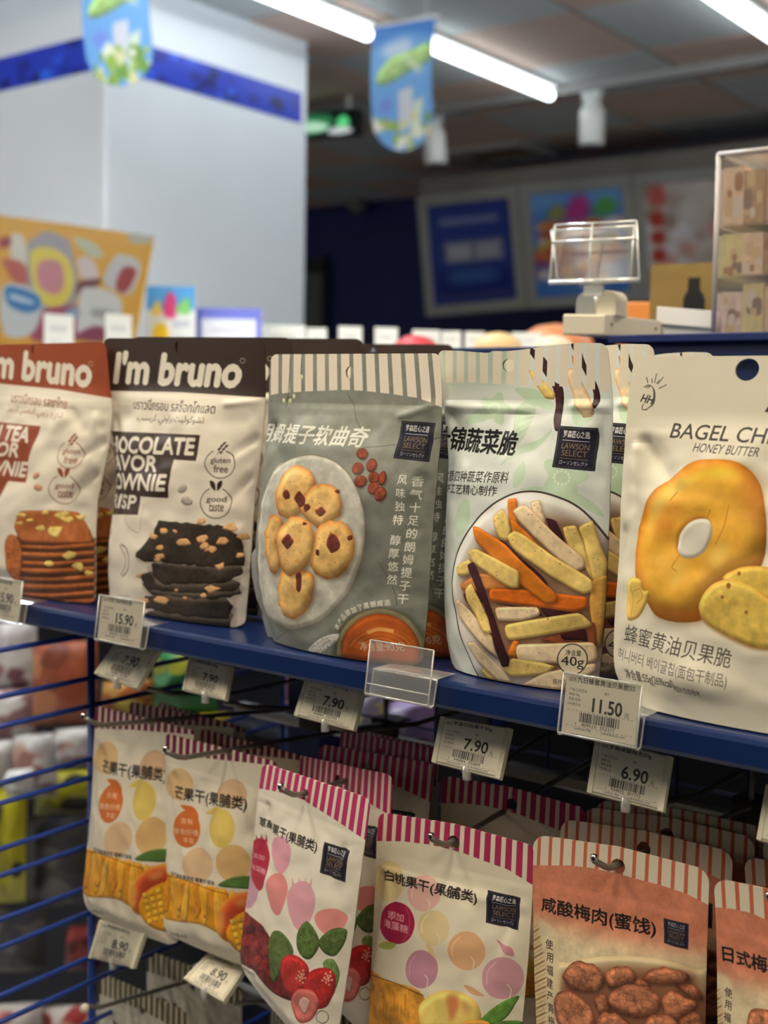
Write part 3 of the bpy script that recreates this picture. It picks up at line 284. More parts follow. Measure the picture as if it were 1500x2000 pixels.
[('N',0.03,30,8),('F',(190,212,184),[503,1694,492,1673,468,1661,452,1653,450,1635,448,1610,433,1592,407,1597,385,1616,369,1628,349,1625,319,1620,294,1630,290,1653,304,1677,312,1694,303,1711,290,1736,296,1760,322,1771,351,1766,370,1764,385,1777,407,1797,431,1801,445,1783,446,1755,447,1737,464,1727,489,1715],1,0,1),('F',(190,212,184),[1044,1297,1031,1269,1003,1253,983,1241,981,1217,978,1181,960,1156,929,1162,903,1187,884,1204,860,1199,824,1191,792,1203,786,1235,800,1268,808,1290,793,1312,769,1343,768,1375,797,1389,836,1384,862,1381,878,1398,901,1425,932,1433,956,1409,965,1374,972,1350,994,1339,1026,1324],1,0,1),('F',(190,212,184),[162,1600,236,1675,335,1688,365,1638,267,1601],1,0,1),('F',(190,212,184),[404,1376,594,1499,668,1711,719,1769,620,1773,522,1663,528,1497,415,1400],1,0,1),('F',(190,212,184),[525,1825,671,1807,783,1709,722,1687,594,1749],1,0,1),('F',(190,212,184),[452,1342,567,1404,704,1454,790,1571,698,1500,547,1451],1,0,1),('F',(190,212,184),[571,1217,576,1311,625,1371,653,1291,611,1219],1,0,1),('F',(190,212,184),[125,997,154,1086,223,1121,257,1057,245,934,159,877],1,0,1),('F',(190,212,184),[898,1686,969,1742,1033,1664,1003,1596,933,1596],1,0,1),('F',(190,212,184),[521,1180,789,1226,1017,1177,1120,1055,910,1162,666,1198],1,0,1),('L',(222,228,220),[778,1652,671,1687,568,1737],0.48,1,0.8),('L',(222,228,220),[778,1652,673,1670,563,1688],0.48,1,0.8),('L',(222,228,220),[778,1652,676,1654,561,1639],0.48,1,0.8),('L',(222,228,220),[778,1652,678,1637,559,1592],0.48,1,0.8),('L',(222,228,220),[778,1652,681,1621,557,1545],0.48,1,0.8),('L',(222,228,220),[778,1652,683,1605,555,1498],0.48,1,0.8),('L',(222,228,220),[778,1652,686,1589,552,1451],0.48,1,0.8),('F',(222,232,214),[432,1695,431,1692,431,1690,429,1689,427,1688,425,1688,422,1689,421,1690,419,1692,419,1695,419,1697,420,1699,422,1700,424,1701,426,1701,428,1700,430,1699,431,1697],1,0,1),('F',(222,232,214),[940,1283,940,1280,939,1277,938,1275,936,1274,933,1274,931,1275,929,1277,928,1279,927,1283,927,1286,928,1288,929,1290,931,1292,934,1292,936,1291,938,1289,939,1286],1,0,1),('F',(222,232,214),[428,1677,428,1675,427,1673,425,1671,423,1670,421,1670,419,1671,417,1673,416,1675,415,1677,415,1679,416,1681,418,1682,420,1683,422,1683,425,1682,426,1681,428,1679],1,0,1),('F',(222,232,214),[937,1262,937,1259,936,1256,934,1254,933,1253,930,1253,928,1254,926,1256,924,1259,923,1262,923,1265,924,1268,926,1270,928,1271,930,1271,932,1270,934,1268,936,1265],1,0,1),('F',(222,232,214),[416,1663,415,1661,414,1659,413,1658,411,1657,408,1657,406,1658,404,1659,403,1661,402,1663,403,1665,404,1667,405,1669,407,1670,410,1670,412,1669,414,1667,415,1665],1,0,1),('F',(222,232,214),[922,1247,922,1244,921,1241,920,1239,918,1238,915,1238,913,1239,911,1241,910,1243,909,1247,909,1250,910,1252,911,1255,913,1256,916,1256,918,1255,920,1253,922,1250],1,0,1),('F',(222,232,214),[397,1659,397,1657,396,1655,394,1653,392,1653,390,1652,388,1653,386,1655,385,1656,384,1659,384,1661,385,1663,387,1664,389,1665,391,1665,394,1664,396,1663,397,1661],1,0,1),('F',(222,232,214),[900,1241,900,1238,899,1235,898,1233,896,1232,893,1232,891,1233,889,1234,887,1237,887,1240,887,1243,888,1246,889,1248,891,1249,894,1250,896,1249,898,1247,900,1244],1,0,1),('F',(222,232,214),[378,1663,378,1661,377,1659,375,1658,373,1657,371,1657,369,1658,367,1659,365,1661,365,1663,365,1665,366,1667,368,1669,370,1670,372,1670,375,1669,376,1667,378,1665],1,0,1),('F',(222,232,214),[877,1245,877,1242,876,1240,874,1237,872,1236,870,1236,867,1237,865,1239,864,1242,863,1245,863,1248,864,1251,866,1253,868,1254,870,1254,873,1253,875,1251,876,1249],1,0,1),('F',(222,232,214),[364,1677,364,1674,363,1672,361,1671,359,1670,356,1670,354,1671,352,1672,351,1674,351,1677,351,1679,352,1681,354,1682,356,1683,358,1683,360,1682,362,1681,363,1679],1,0,1),('F',(222,232,214),[858,1260,858,1257,857,1254,856,1252,854,1251,851,1251,849,1252,847,1254,845,1256,844,1259,844,1262,845,1265,846,1267,848,1268,851,1269,853,1268,855,1266,857,1263],1,0,1),('F',(222,232,214),[358,1695,357,1693,357,1691,355,1689,353,1688,351,1688,348,1689,346,1690,345,1692,344,1695,345,1697,346,1699,348,1700,350,1701,352,1701,354,1700,356,1699,357,1697],1,0,1),('F',(222,232,214),[849,1280,849,1277,848,1274,846,1272,844,1271,842,1271,839,1272,837,1274,835,1276,835,1280,834,1283,835,1285,837,1288,839,1289,841,1289,844,1288,846,1286,848,1283],1,0,1),('F',(222,232,214),[362,1713,362,1711,361,1709,359,1707,357,1707,355,1706,353,1707,351,1709,350,1711,349,1713,349,1715,351,1717,353,1718,355,1719,357,1719,359,1719,361,1717,362,1715],1,0,1),('F',(222,232,214),[852,1301,852,1298,851,1295,850,1293,847,1292,845,1291,842,1292,840,1294,839,1297,838,1300,838,1303,839,1306,840,1308,842,1309,845,1309,847,1308,849,1306,851,1304],1,0,1),('F',(222,232,214),[376,1726,376,1724,374,1722,373,1721,370,1720,368,1720,366,1721,364,1722,363,1724,363,1726,364,1728,365,1730,367,1732,369,1733,371,1733,373,1732,375,1730,376,1728],1,0,1),('F',(222,232,214),[867,1316,867,1313,866,1310,865,1308,862,1307,860,1307,857,1308,855,1310,854,1313,853,1316,853,1319,854,1322,855,1324,857,1325,860,1325,862,1324,864,1322,866,1319],1,0,1),('F',(222,232,214),[395,1731,394,1729,393,1727,391,1725,389,1725,387,1725,385,1725,383,1727,382,1729,382,1731,382,1733,383,1735,385,1737,387,1737,390,1737,392,1736,393,1735,394,1733],1,0,1),('F',(222,232,214),[889,1322,889,1319,889,1316,887,1314,885,1313,882,1313,880,1314,878,1316,876,1319,875,1322,875,1325,876,1328,878,1330,880,1331,882,1331,885,1330,887,1328,889,1325],1,0,1),('F',(222,232,214),[413,1726,412,1724,411,1722,409,1720,407,1720,405,1720,403,1720,401,1722,400,1724,400,1726,400,1728,401,1730,403,1732,405,1732,408,1732,410,1731,411,1730,412,1728],1,0,1),('F',(222,232,214),[913,1318,913,1314,912,1312,911,1310,909,1309,906,1308,904,1309,902,1311,900,1314,899,1317,899,1320,900,1323,902,1325,904,1326,906,1326,909,1325,911,1323,912,1321],1,0,1),('F',(222,232,214),[426,1713,426,1710,424,1708,423,1707,421,1706,418,1706,416,1707,414,1709,413,1710,413,1713,413,1715,414,1717,416,1718,418,1719,420,1719,422,1718,424,1717,425,1715],1,0,1),('F',(222,232,214),[932,1303,932,1300,931,1297,929,1295,927,1294,925,1294,922,1295,920,1297,919,1300,918,1303,918,1306,919,1309,920,1311,923,1312,925,1312,927,1311,929,1309,931,1306],1,0,1),('B',[616,2077,651,2072,746,1978,783,1859,839,1811,839,1664,842,1572,810,1560,788,1629,790,1709,773,1813,703,1935],(62,28,32),(34,18,20),0.3,2,2.39,0),('B',[915,2066,970,2046,998,1952,1059,1831,1074,1742,1054,1695,1030,1703,1032,1786,997,1875,940,1998],(62,28,32),(34,18,20),0.3,2,2.39,0),('B',[857,1912,909,1933,969,1836,1045,1687,1034,1645,976,1636,921,1709],(236,212,172),(196,150,108),0.1,3,2.99,0,2),('B',[619,1943,676,1902,790,1778,776,1744,719,1752,650,1856],(234,204,122),(196,150,72),0.1,3,2.39,0,2),('B',[910,2011,954,1942,958,1853,922,1865],(222,130,40),(178,84,22),0.1,3,1.79,0,2),('F',(150,176,150),[37,2110,548,2110,527,1850,7,1848],0,3.58,0.55),('R',[(224,214,194)],[-126,2257,1383,2201,1178,1760,1092,1796,850,1820,563,1842,353,1864,97,1859,-52,1857],13.2,0.66,-0.12,0.3),('F',(232,236,230),[-46,1511,541,1498,557,1381,-64,1385],1,3.58,0.7),('T','什锦蔬菜脆',(-11.6,143.1),(53.7,140.1),15.29,(28,26,26),0.022,0.25,1),('T','选用优质四种蔬菜作原料',(-16.9,121.6),(52.5,123.2),7.17,(50,46,44),0.008,0.1,1),('T','采用VF工艺精心制作',(-17,114.1),(44.5,114.8),6.45,(50,46,44),0.008,0.1,1),('F',(24,24,44),[831,1589,1067,1577,1064,1323,820,1342],0,0,1),('L',(105,90,70),[840,1578,1058,1567,1055,1334,831,1351,840,1578],0.31,0,1),('T','罗森匠心之选',(86.7,152.2),(102.9,151.3),4.16,(232,228,220),0.01,0,1),('L',(232,228,220),[867,1505,1029,1495],0.31,0,1),('T','LAWSON',(86.7,145.5),(102.8,144.5),3.38,(150,122,80),0,0,1),('T','SELECT',(87.1,141.3),(102.1,140.3),3.38,(150,122,80),0,0,1),('L',(150,122,80),[863,1399,1028,1387],0.31,0,1),('T','ローソンセレクト',(86.2,136.2),(102.8,134.9),2.6,(232,228,220),0.01,0,1),('B',[123,574,172,767,285,956,431,1098,589,1174,742,1192,899,1160,1022,1089,1124,964,1183,840,1217,669,1235,323,1204,88,966,-142,608,-163,377,-76,272,79,210,241,149,416],(224,220,212),(190,184,176),0.04,10,7.17,0),('L',(58,50,50),[123,574,172,767,285,956,431,1098,589,1174,742,1192,899,1160,1022,1089,1124,964,1183,840,1217,669,1235,323,1204,88,966,-142,608,-163,377,-76,272,79,210,241,149,416,123,574],1.07,1,1),('F',(120,84,56),[236,652,555,981,918,1048,1108,896,1152,321,965,75,647,99,370,243],1,3.58,0.85),('F',(60,34,20),[548,1122,621,1135,639,1043,663,905,585,969],0,1.07,0.5),('B',[539,1136,612,1149,630,1056,654,918,575,983],(222,130,40),(178,84,22),0.1,3.5,1.91,0,2),('L',(120,84,50),[620,1077,629,1075],0.36,1,1),('L',(120,84,50),[575,1120,584,1118],0.36,1,1),('L',(120,84,50),[629,1008,638,1007],0.36,1,1),('L',(120,84,50),[609,1067,618,1065],0.36,1,1),('L',(120,84,50),[620,1017,629,1015],0.36,1,1),('F',(60,34,20),[713,1117,773,1134,820,1007,818,961,746,1026],0,1.07,0.5),('B',[704,1130,765,1147,812,1020,810,974,737,1039],(236,212,172),(196,150,108),0.1,3.5,1.91,0,2),('L',(120,84,50),[754,1095,763,1093],0.36,1,1),('L',(120,84,50),[783,1077,791,1075],0.36,1,1),('L',(120,84,50),[728,1111,737,1109],0.36,1,1),('L',(120,84,50),[807,1013,815,1011],0.36,1,1),('L',(120,84,50),[781,1070,790,1068],0.36,1,1),('F',(60,34,20),[818,1027,885,1012,937,898,926,863,853,951],0,1.07,0.5),('B',[810,1041,877,1026,930,912,919,877,845,965],(62,28,32),(34,18,20),0.1,3.5,1.91,0,2),('F',(60,34,20),[919,975,992,992,1039,880,1094,722,1107,641,1046,743,959,854],0,1.07,0.5),('B',[911,989,985,1005,1032,893,1088,735,1101,655,1039,757,952,867],(234,204,122),(196,150,72),0.1,3.5,1.91,0,2),('L',(120,84,50),[1071,775,1077,773],0.36,1,1),('L',(120,84,50),[937,983,945,981],0.36,1,1),('L',(120,84,50),[1062,767,1069,765],0.36,1,1),('L',(120,84,50),[974,879,981,877],0.36,1,1),('L',(120,84,50),[975,954,982,952],0.36,1,1),('F',(60,34,20),[1003,979,1080,1027,1113,905,1157,769,1146,642,1096,664,1048,846],0,1.07,0.5),('B',[996,992,1074,1040,1107,918,1151,782,1140,656,1090,678,1042,859],(234,204,122),(196,150,72),0.1,3.5,1.91,0,2),('L',(120,84,50),[1104,803,1110,801],0.36,1,1),('L',(120,84,50),[1083,811,1090,808],0.36,1,1),('L',(120,84,50),[1097,734,1103,732],0.36,1,1),('L',(120,84,50),[1047,1000,1054,998],0.36,1,1),('L',(120,84,50),[1113,899,1119,897],0.36,1,1),('F',(60,34,20),[1095,676,1156,700,1153,481,1146,260,1110,352,1080,537],0,1.07,0.5),('B',[1089,689,1150,714,1147,495,1139,274,1103,366,1074,551],(222,168,84),(196,150,72),0.1,3.5,1.91,0,2),('L',(120,84,50),[1126,408,1132,406],0.36,1,1),('L',(120,84,50),[1124,533,1131,531],0.36,1,1),('L',(120,84,50),[1134,344,1141,342],0.36,1,1),('L',(120,84,50),[1116,486,1123,484],0.36,1,1),('L',(120,84,50),[1131,460,1137,458],0.36,1,1),('F',(60,34,20),[579,1022,725,920,836,812,809,781,612,895],0,1.07,0.5),('B',[570,1035,716,934,828,825,801,795,603,908],(222,130,40),(178,84,22),0.1,3.5,1.91,0,2),('L',(120,84,50),[658,958,668,957],0.36,1,1),('L',(120,84,50),[781,860,790,858],0.36,1,1),('L',(120,84,50),[814,815,822,814],0.36,1,1),('L',(120,84,50),[715,931,724,929],0.36,1,1),('L',(120,84,50),[737,895,746,893],0.36,1,1),('F',(60,34,20),[506,875,576,857,840,662,870,600,769,662,582,799],0,1.07,0.5),('B',[496,889,567,870,832,675,863,614,762,676,573,812],(62,28,32),(34,18,20),0.1,3.5,1.91,0,2),('F',(60,34,20),[221,561,379,652,592,655,703,627,686,584,249,522],0,1.07,0.5),('B',[210,574,370,665,584,668,695,641,678,598,238,535],(196,128,66),(150,84,40),0.1,3.5,1.91,0,2),('L',(120,84,50),[614,601,623,600],0.36,1,1),('L',(120,84,50),[299,586,311,585],0.36,1,1),('L',(120,84,50),[382,640,393,639],0.36,1,1),('L',(120,84,50),[551,634,560,632],0.36,1,1),('L',(120,84,50),[629,604,638,603],0.36,1,1),('F',(60,34,20),[596,1054,670,1103,737,1060,1046,789,1049,741,1004,709,945,755,669,981],0,1.07,0.5),('B',[586,1068,661,1116,728,1074,1040,802,1043,754,997,723,937,769,660,994],(236,212,172),(196,150,108),0.1,3.5,1.91,0,2),('L',(120,84,50),[959,841,966,839],0.36,1,1),('L',(120,84,50),[725,1055,734,1053],0.36,1,1),('L',(120,84,50),[780,979,789,977],0.36,1,1),('L',(120,84,50),[763,1017,772,1015],0.36,1,1),('L',(120,84,50),[700,1055,709,1053],0.36,1,1),('F',(60,34,20),[452,1008,513,1065,561,1027,597,935,575,869,517,876,474,950],0,1.07,0.5),('B',[442,1021,504,1078,552,1040,588,948,565,882,507,889,464,963],(234,204,122),(196,150,72),0.1,3.5,1.91,0,2),('L',(120,84,50),[500,897,510,896],0.36,1,1),('L',(120,84,50),[456,997,466,995],0.36,1,1),('L',(120,84,50),[516,997,526,995],0.36,1,1),('L',(120,84,50),[479,1012,489,1011],0.36,1,1),('L',(120,84,50),[472,1037,482,1035],0.36,1,1),('F',(60,34,20),[562,897,621,939,701,909,1098,667,1101,601,1052,580,971,622,619,825],0,1.07,0.5),('B',[553,911,612,952,692,923,1092,680,1095,615,1046,594,965,636,610,839],(234,204,122),(196,150,72),0.1,3.5,1.91,0,2),('L',(120,84,50),[910,768,918,766],0.36,1,1),('L',(120,84,50),[906,770,914,768],0.36,1,1),('L',(120,84,50),[755,836,764,835],0.36,1,1),('L',(120,84,50),[600,893,610,891],0.36,1,1),('L',(120,84,50),[795,839,803,837],0.36,1,1),('F',(60,34,20),[187,668,279,730,317,708,299,630,207,611],0,1.07,0.5),('B',[174,681,267,744,307,721,289,644,195,624],(234,204,122),(196,150,72),0.1,3.5,1.91,0,2),('L',(120,84,50),[273,706,285,705],0.36,1,1),('L',(120,84,50),[297,700,309,699],0.36,1,1),('L',(120,84,50),[184,678,198,677],0.36,1,1),('L',(120,84,50),[290,676,302,675],0.36,1,1),('L',(120,84,50),[248,729,260,728],0.36,1,1),('F',(60,34,20),[249,504,366,544,458,482,302,438],0,1.07,0.5),('B',[238,517,356,557,449,496,292,451],(62,28,32),(34,18,20),0.1,3.5,1.91,0,2),('F',(60,34,20),[486,480,800,472,843,423,663,464],0,1.07,0.5),('B',[478,493,792,485,835,437,655,477],(62,28,32),(34,18,20),0.1,3.5,1.91,0,2),('F',(60,34,20),[470,570,796,585,1073,568,1076,500,1017,474,799,481,472,488],0,1.07,0.5),('B',[461,584,788,598,1067,582,1070,514,1011,488,792,495,463,501],(222,112,34),(178,84,22),0.1,3.5,1.91,0,2),('L',(120,84,50),[744,563,752,561],0.36,1,1),('L',(120,84,50),[623,566,632,564],0.36,1,1),('L',(120,84,50),[928,554,936,552],0.36,1,1),('L',(120,84,50),[863,539,870,537],0.36,1,1),('L',(120,84,50),[833,518,841,516],0.36,1,1),('F',(60,34,20),[300,939,356,937,578,842,914,575,916,526,845,502,592,662,331,852],0,1.07,0.5),('B',[289,952,345,951,568,855,907,588,909,539,838,515,583,675,320,865],(222,130,40),(178,84,22),0.1,3.5,1.91,0,2),('L',(120,84,50),[829,614,837,612],0.36,1,1),('L',(120,84,50),[719,697,728,695],0.36,1,1),('L',(120,84,50),[647,723,656,721],0.36,1,1),('L',(120,84,50),[661,694,670,692],0.36,1,1),('L',(120,84,50),[383,879,394,878],0.36,1,1),('F',(60,34,20),[270,776,337,804,679,696,669,591,621,580,319,712],0,1.07,0.5),('B',[259,789,325,818,671,709,661,604,612,594,308,725],(234,204,122),(196,150,72),0.1,3.5,1.91,0,2),('L',(120,84,50),[497,685,507,684],0.36,1,1),('L',(120,84,50),[368,774,379,773],0.36,1,1),('L',(120,84,50),[502,664,512,663],0.36,1,1),('L',(120,84,50),[288,789,300,788],0.36,1,1),('L',(120,84,50),[557,647,567,646],0.36,1,1),('F',(60,34,20),[799,484,1057,467,1066,419,848,427],0,1.07,0.5),('B',[792,497,1050,481,1059,432,841,441],(62,28,32),(34,18,20),0.1,3.5,1.91,0,2),('F',(60,34,20),[508,455,787,485,815,438,704,389,530,369],0,1.07,0.5),('B',[499,468,780,498,808,452,696,403,522,382],(236,212,172),(196,150,108),0.1,3.5,1.91,0,2),('L',(120,84,50),[789,456,797,454],0.36,1,1),('L',(120,84,50),[711,457,720,455],0.36,1,1),('L',(120,84,50),[759,488,767,487],0.36,1,1),('L',(120,84,50),[673,466,682,464],0.36,1,1),('L',(120,84,50),[716,489,725,488],0.36,1,1),('F',(60,34,20),[807,285,963,345,1115,422,1135,260,968,252],0,1.07,0.5),('B',[799,298,955,359,1108,436,1128,274,961,266],(150,84,50),(104,54,34),0.1,3.5,1.91,0,2),('L',(120,84,50),[1036,380,1043,378],0.36,1,1),('L',(120,84,50),[927,309,935,307],0.36,1,1),('L',(120,84,50),[1092,422,1098,419],0.36,1,1),('L',(120,84,50),[1000,290,1007,288],0.36,1,1),('L',(120,84,50),[996,314,1003,312],0.36,1,1),('F',(60,34,20),[570,352,1037,475,1095,413,1100,385,601,251],0,1.07,0.5),('B',[561,365,1031,489,1089,426,1094,399,593,264],(234,204,122),(196,150,72),0.1,3.5,1.91,0,2),('L',(120,84,50),[974,401,981,399],0.36,1,1),('L',(120,84,50),[850,430,859,429],0.36,1,1),('L',(120,84,50),[852,436,860,434],0.36,1,1),('L',(120,84,50),[1072,438,1079,436],0.36,1,1),('L',(120,84,50),[1012,432,1019,430],0.36,1,1),('F',(60,34,20),[931,329,1071,375,1088,291,1047,301,955,296],0,1.07,0.5),('B',[924,342,1065,388,1081,305,1040,315,947,309],(62,28,32),(34,18,20),0.1,3.5,1.91,0,2),('F',(60,34,20),[642,266,682,259,663,148,595,163],0,1.07,0.5),('B',[634,279,674,272,656,162,589,177],(222,130,40),(178,84,22),0.1,3.5,1.91,0,2),('L',(120,84,50),[654,187,664,185],0.36,1,1),('L',(120,84,50),[645,184,654,183],0.36,1,1),('L',(120,84,50),[645,210,654,209],0.36,1,1),('L',(120,84,50),[641,204,651,203],0.36,1,1),('L',(120,84,50),[664,214,673,213],0.36,1,1),('F',(60,34,20),[667,243,1124,299,1142,187,1095,160,674,132,658,184],0,1.07,0.5),('B',[658,256,1118,313,1135,201,1088,174,668,146,652,198],(236,212,172),(196,150,108),0.1,3.5,1.91,0,2),('L',(120,84,50),[913,192,920,190],0.36,1,1),('L',(120,84,50),[1074,279,1081,277],0.36,1,1),('L',(120,84,50),[1052,256,1059,254],0.36,1,1),('L',(120,84,50),[800,220,809,218],0.36,1,1),('L',(120,84,50),[1079,218,1086,216],0.36,1,1),('F',(60,34,20),[163,441,213,467,507,272,535,124,453,186,205,346],0,1.07,0.5),('B',[150,454,201,480,498,285,529,138,447,200,194,359],(236,212,172),(196,150,108),0.1,3.5,1.91,0,2),('L',(120,84,50),[300,356,312,355],0.36,1,1),('L',(120,84,50),[281,380,293,380],0.36,1,1),('L',(120,84,50),[417,253,428,252],0.36,1,1),('L',(120,84,50),[289,347,301,346],0.36,1,1),('L',(120,84,50),[209,462,223,462],0.36,1,1),('F',(60,34,20),[272,531,325,590,492,342,499,293,440,281,290,458],0,1.07,0.5),('B',[261,545,315,603,483,356,491,306,431,294,280,471],(234,204,122),(196,150,72),0.1,3.5,1.91,0,2),('L',(120,84,50),[418,424,429,423],0.36,1,1),('L',(120,84,50),[348,501,359,500],0.36,1,1),('L',(120,84,50),[338,543,350,542],0.36,1,1),('L',(120,84,50),[330,499,341,498],0.36,1,1),('L',(120,84,50),[402,377,412,377],0.36,1,1),('F',(60,34,20),[546,71,625,153,834,147,917,129,852,71,600,27],0,1.07,0.5),('B',[540,84,618,166,827,161,910,143,845,85,594,40],(234,204,122),(196,150,72),0.1,3.5,1.91,0,2),('L',(120,84,50),[720,130,729,128],0.36,1,1),('L',(120,84,50),[803,130,812,129],0.36,1,1),('L',(120,84,50),[729,122,738,120],0.36,1,1),('L',(120,84,50),[729,134,738,132],0.36,1,1),('L',(120,84,50),[877,138,885,136],0.36,1,1),('F',(60,34,20),[361,30,432,97,545,-40,542,-59,443,-56],0,1.07,0.5),('B',[355,44,426,111,539,-27,535,-46,436,-42],(234,204,122),(196,150,72),0.1,3.5,1.91,0,2),('L',(120,84,50),[485,4,496,3],0.36,1,1),('L',(120,84,50),[458,-5,469,-5],0.36,1,1),('L',(120,84,50),[464,39,475,38],0.36,1,1),('L',(120,84,50),[397,69,408,68],0.36,1,1),('L',(120,84,50),[448,58,459,57],0.36,1,1),('F',(60,34,20),[269,194,346,222,550,59,611,-21,554,-57,358,76],0,1.07,0.5),('B',[261,207,337,236,544,73,605,-7,548,-44,352,90],(236,212,172),(196,150,108),0.1,3.5,1.91,0,2),('L',(120,84,50),[333,147,344,147],0.36,1,1),('L',(120,84,50),[312,222,324,222],0.36,1,1),('L',(120,84,50),[380,126,391,125],0.36,1,1),('L',(120,84,50),[512,-9,523,-10],0.36,1,1),('L',(120,84,50),[537,3,548,2],0.36,1,1),('F',(60,34,20),[679,-11,853,88,1135,168,1139,112,897,-43,703,-79],0,1.07,0.5),('B',[672,2,846,102,1128,182,1133,127,890,-29,695,-65],(236,212,172),(196,150,108),0.1,3.5,1.91,0,2),('L',(120,84,50),[796,25,805,23],0.36,1,1),('L',(120,84,50),[1014,91,1021,89],0.36,1,1),('L',(120,84,50),[988,76,996,74],0.36,1,1),('L',(120,84,50),[1115,119,1122,117],0.36,1,1),('L',(120,84,50),[866,13,875,11],0.36,1,1),('F',(60,34,20),[274,691,333,718,446,541,610,141,594,92,541,80,499,293,425,476],0,1.07,0.5),('B',[263,704,322,732,437,554,604,155,588,106,534,93,491,306,416,489],(62,28,32),(34,18,20),0.1,3.5,1.91,0,2),('F',(236,220,190),[999,288,1016,287,1031,283,1046,274,1058,263,1069,248,1077,232,1082,214,1084,195,1083,176,1078,158,1071,142,1060,127,1048,116,1032,107,1016,102,998,101,981,104,964,110,949,120,937,133,928,148,921,166,919,184,920,204,924,222,931,240,940,255,953,268,967,279,983,285,999,288],0,0,1),('L',(50,46,44),[999,288,1016,287,1031,283,1046,274,1058,263,1069,248,1077,232,1082,214,1084,195,1083,176,1078,158,1071,142,1060,127,1048,116,1032,107,1016,102,998,101,981,104,964,110,949,120,937,133,928,148,921,166,919,184,920,204,924,222,931,240,940,255,953,268,967,279,983,285,999,288],0.6,0,1),('T','净含量',(96.2,21.7),(105,21.7),3.58,(40,36,34),0.008,0,1),('T','40g',(93.9,13.6),(106.8,13.5),7.64,(40,36,34),0,0,1),('T','照片仅供参考',(89.2,3.2),(107.6,4),3.34,(50,46,44),0,0,1)]},
'bagel_chip': {'W': 142,'H': 200,'base': (232,225,204),'ops': 
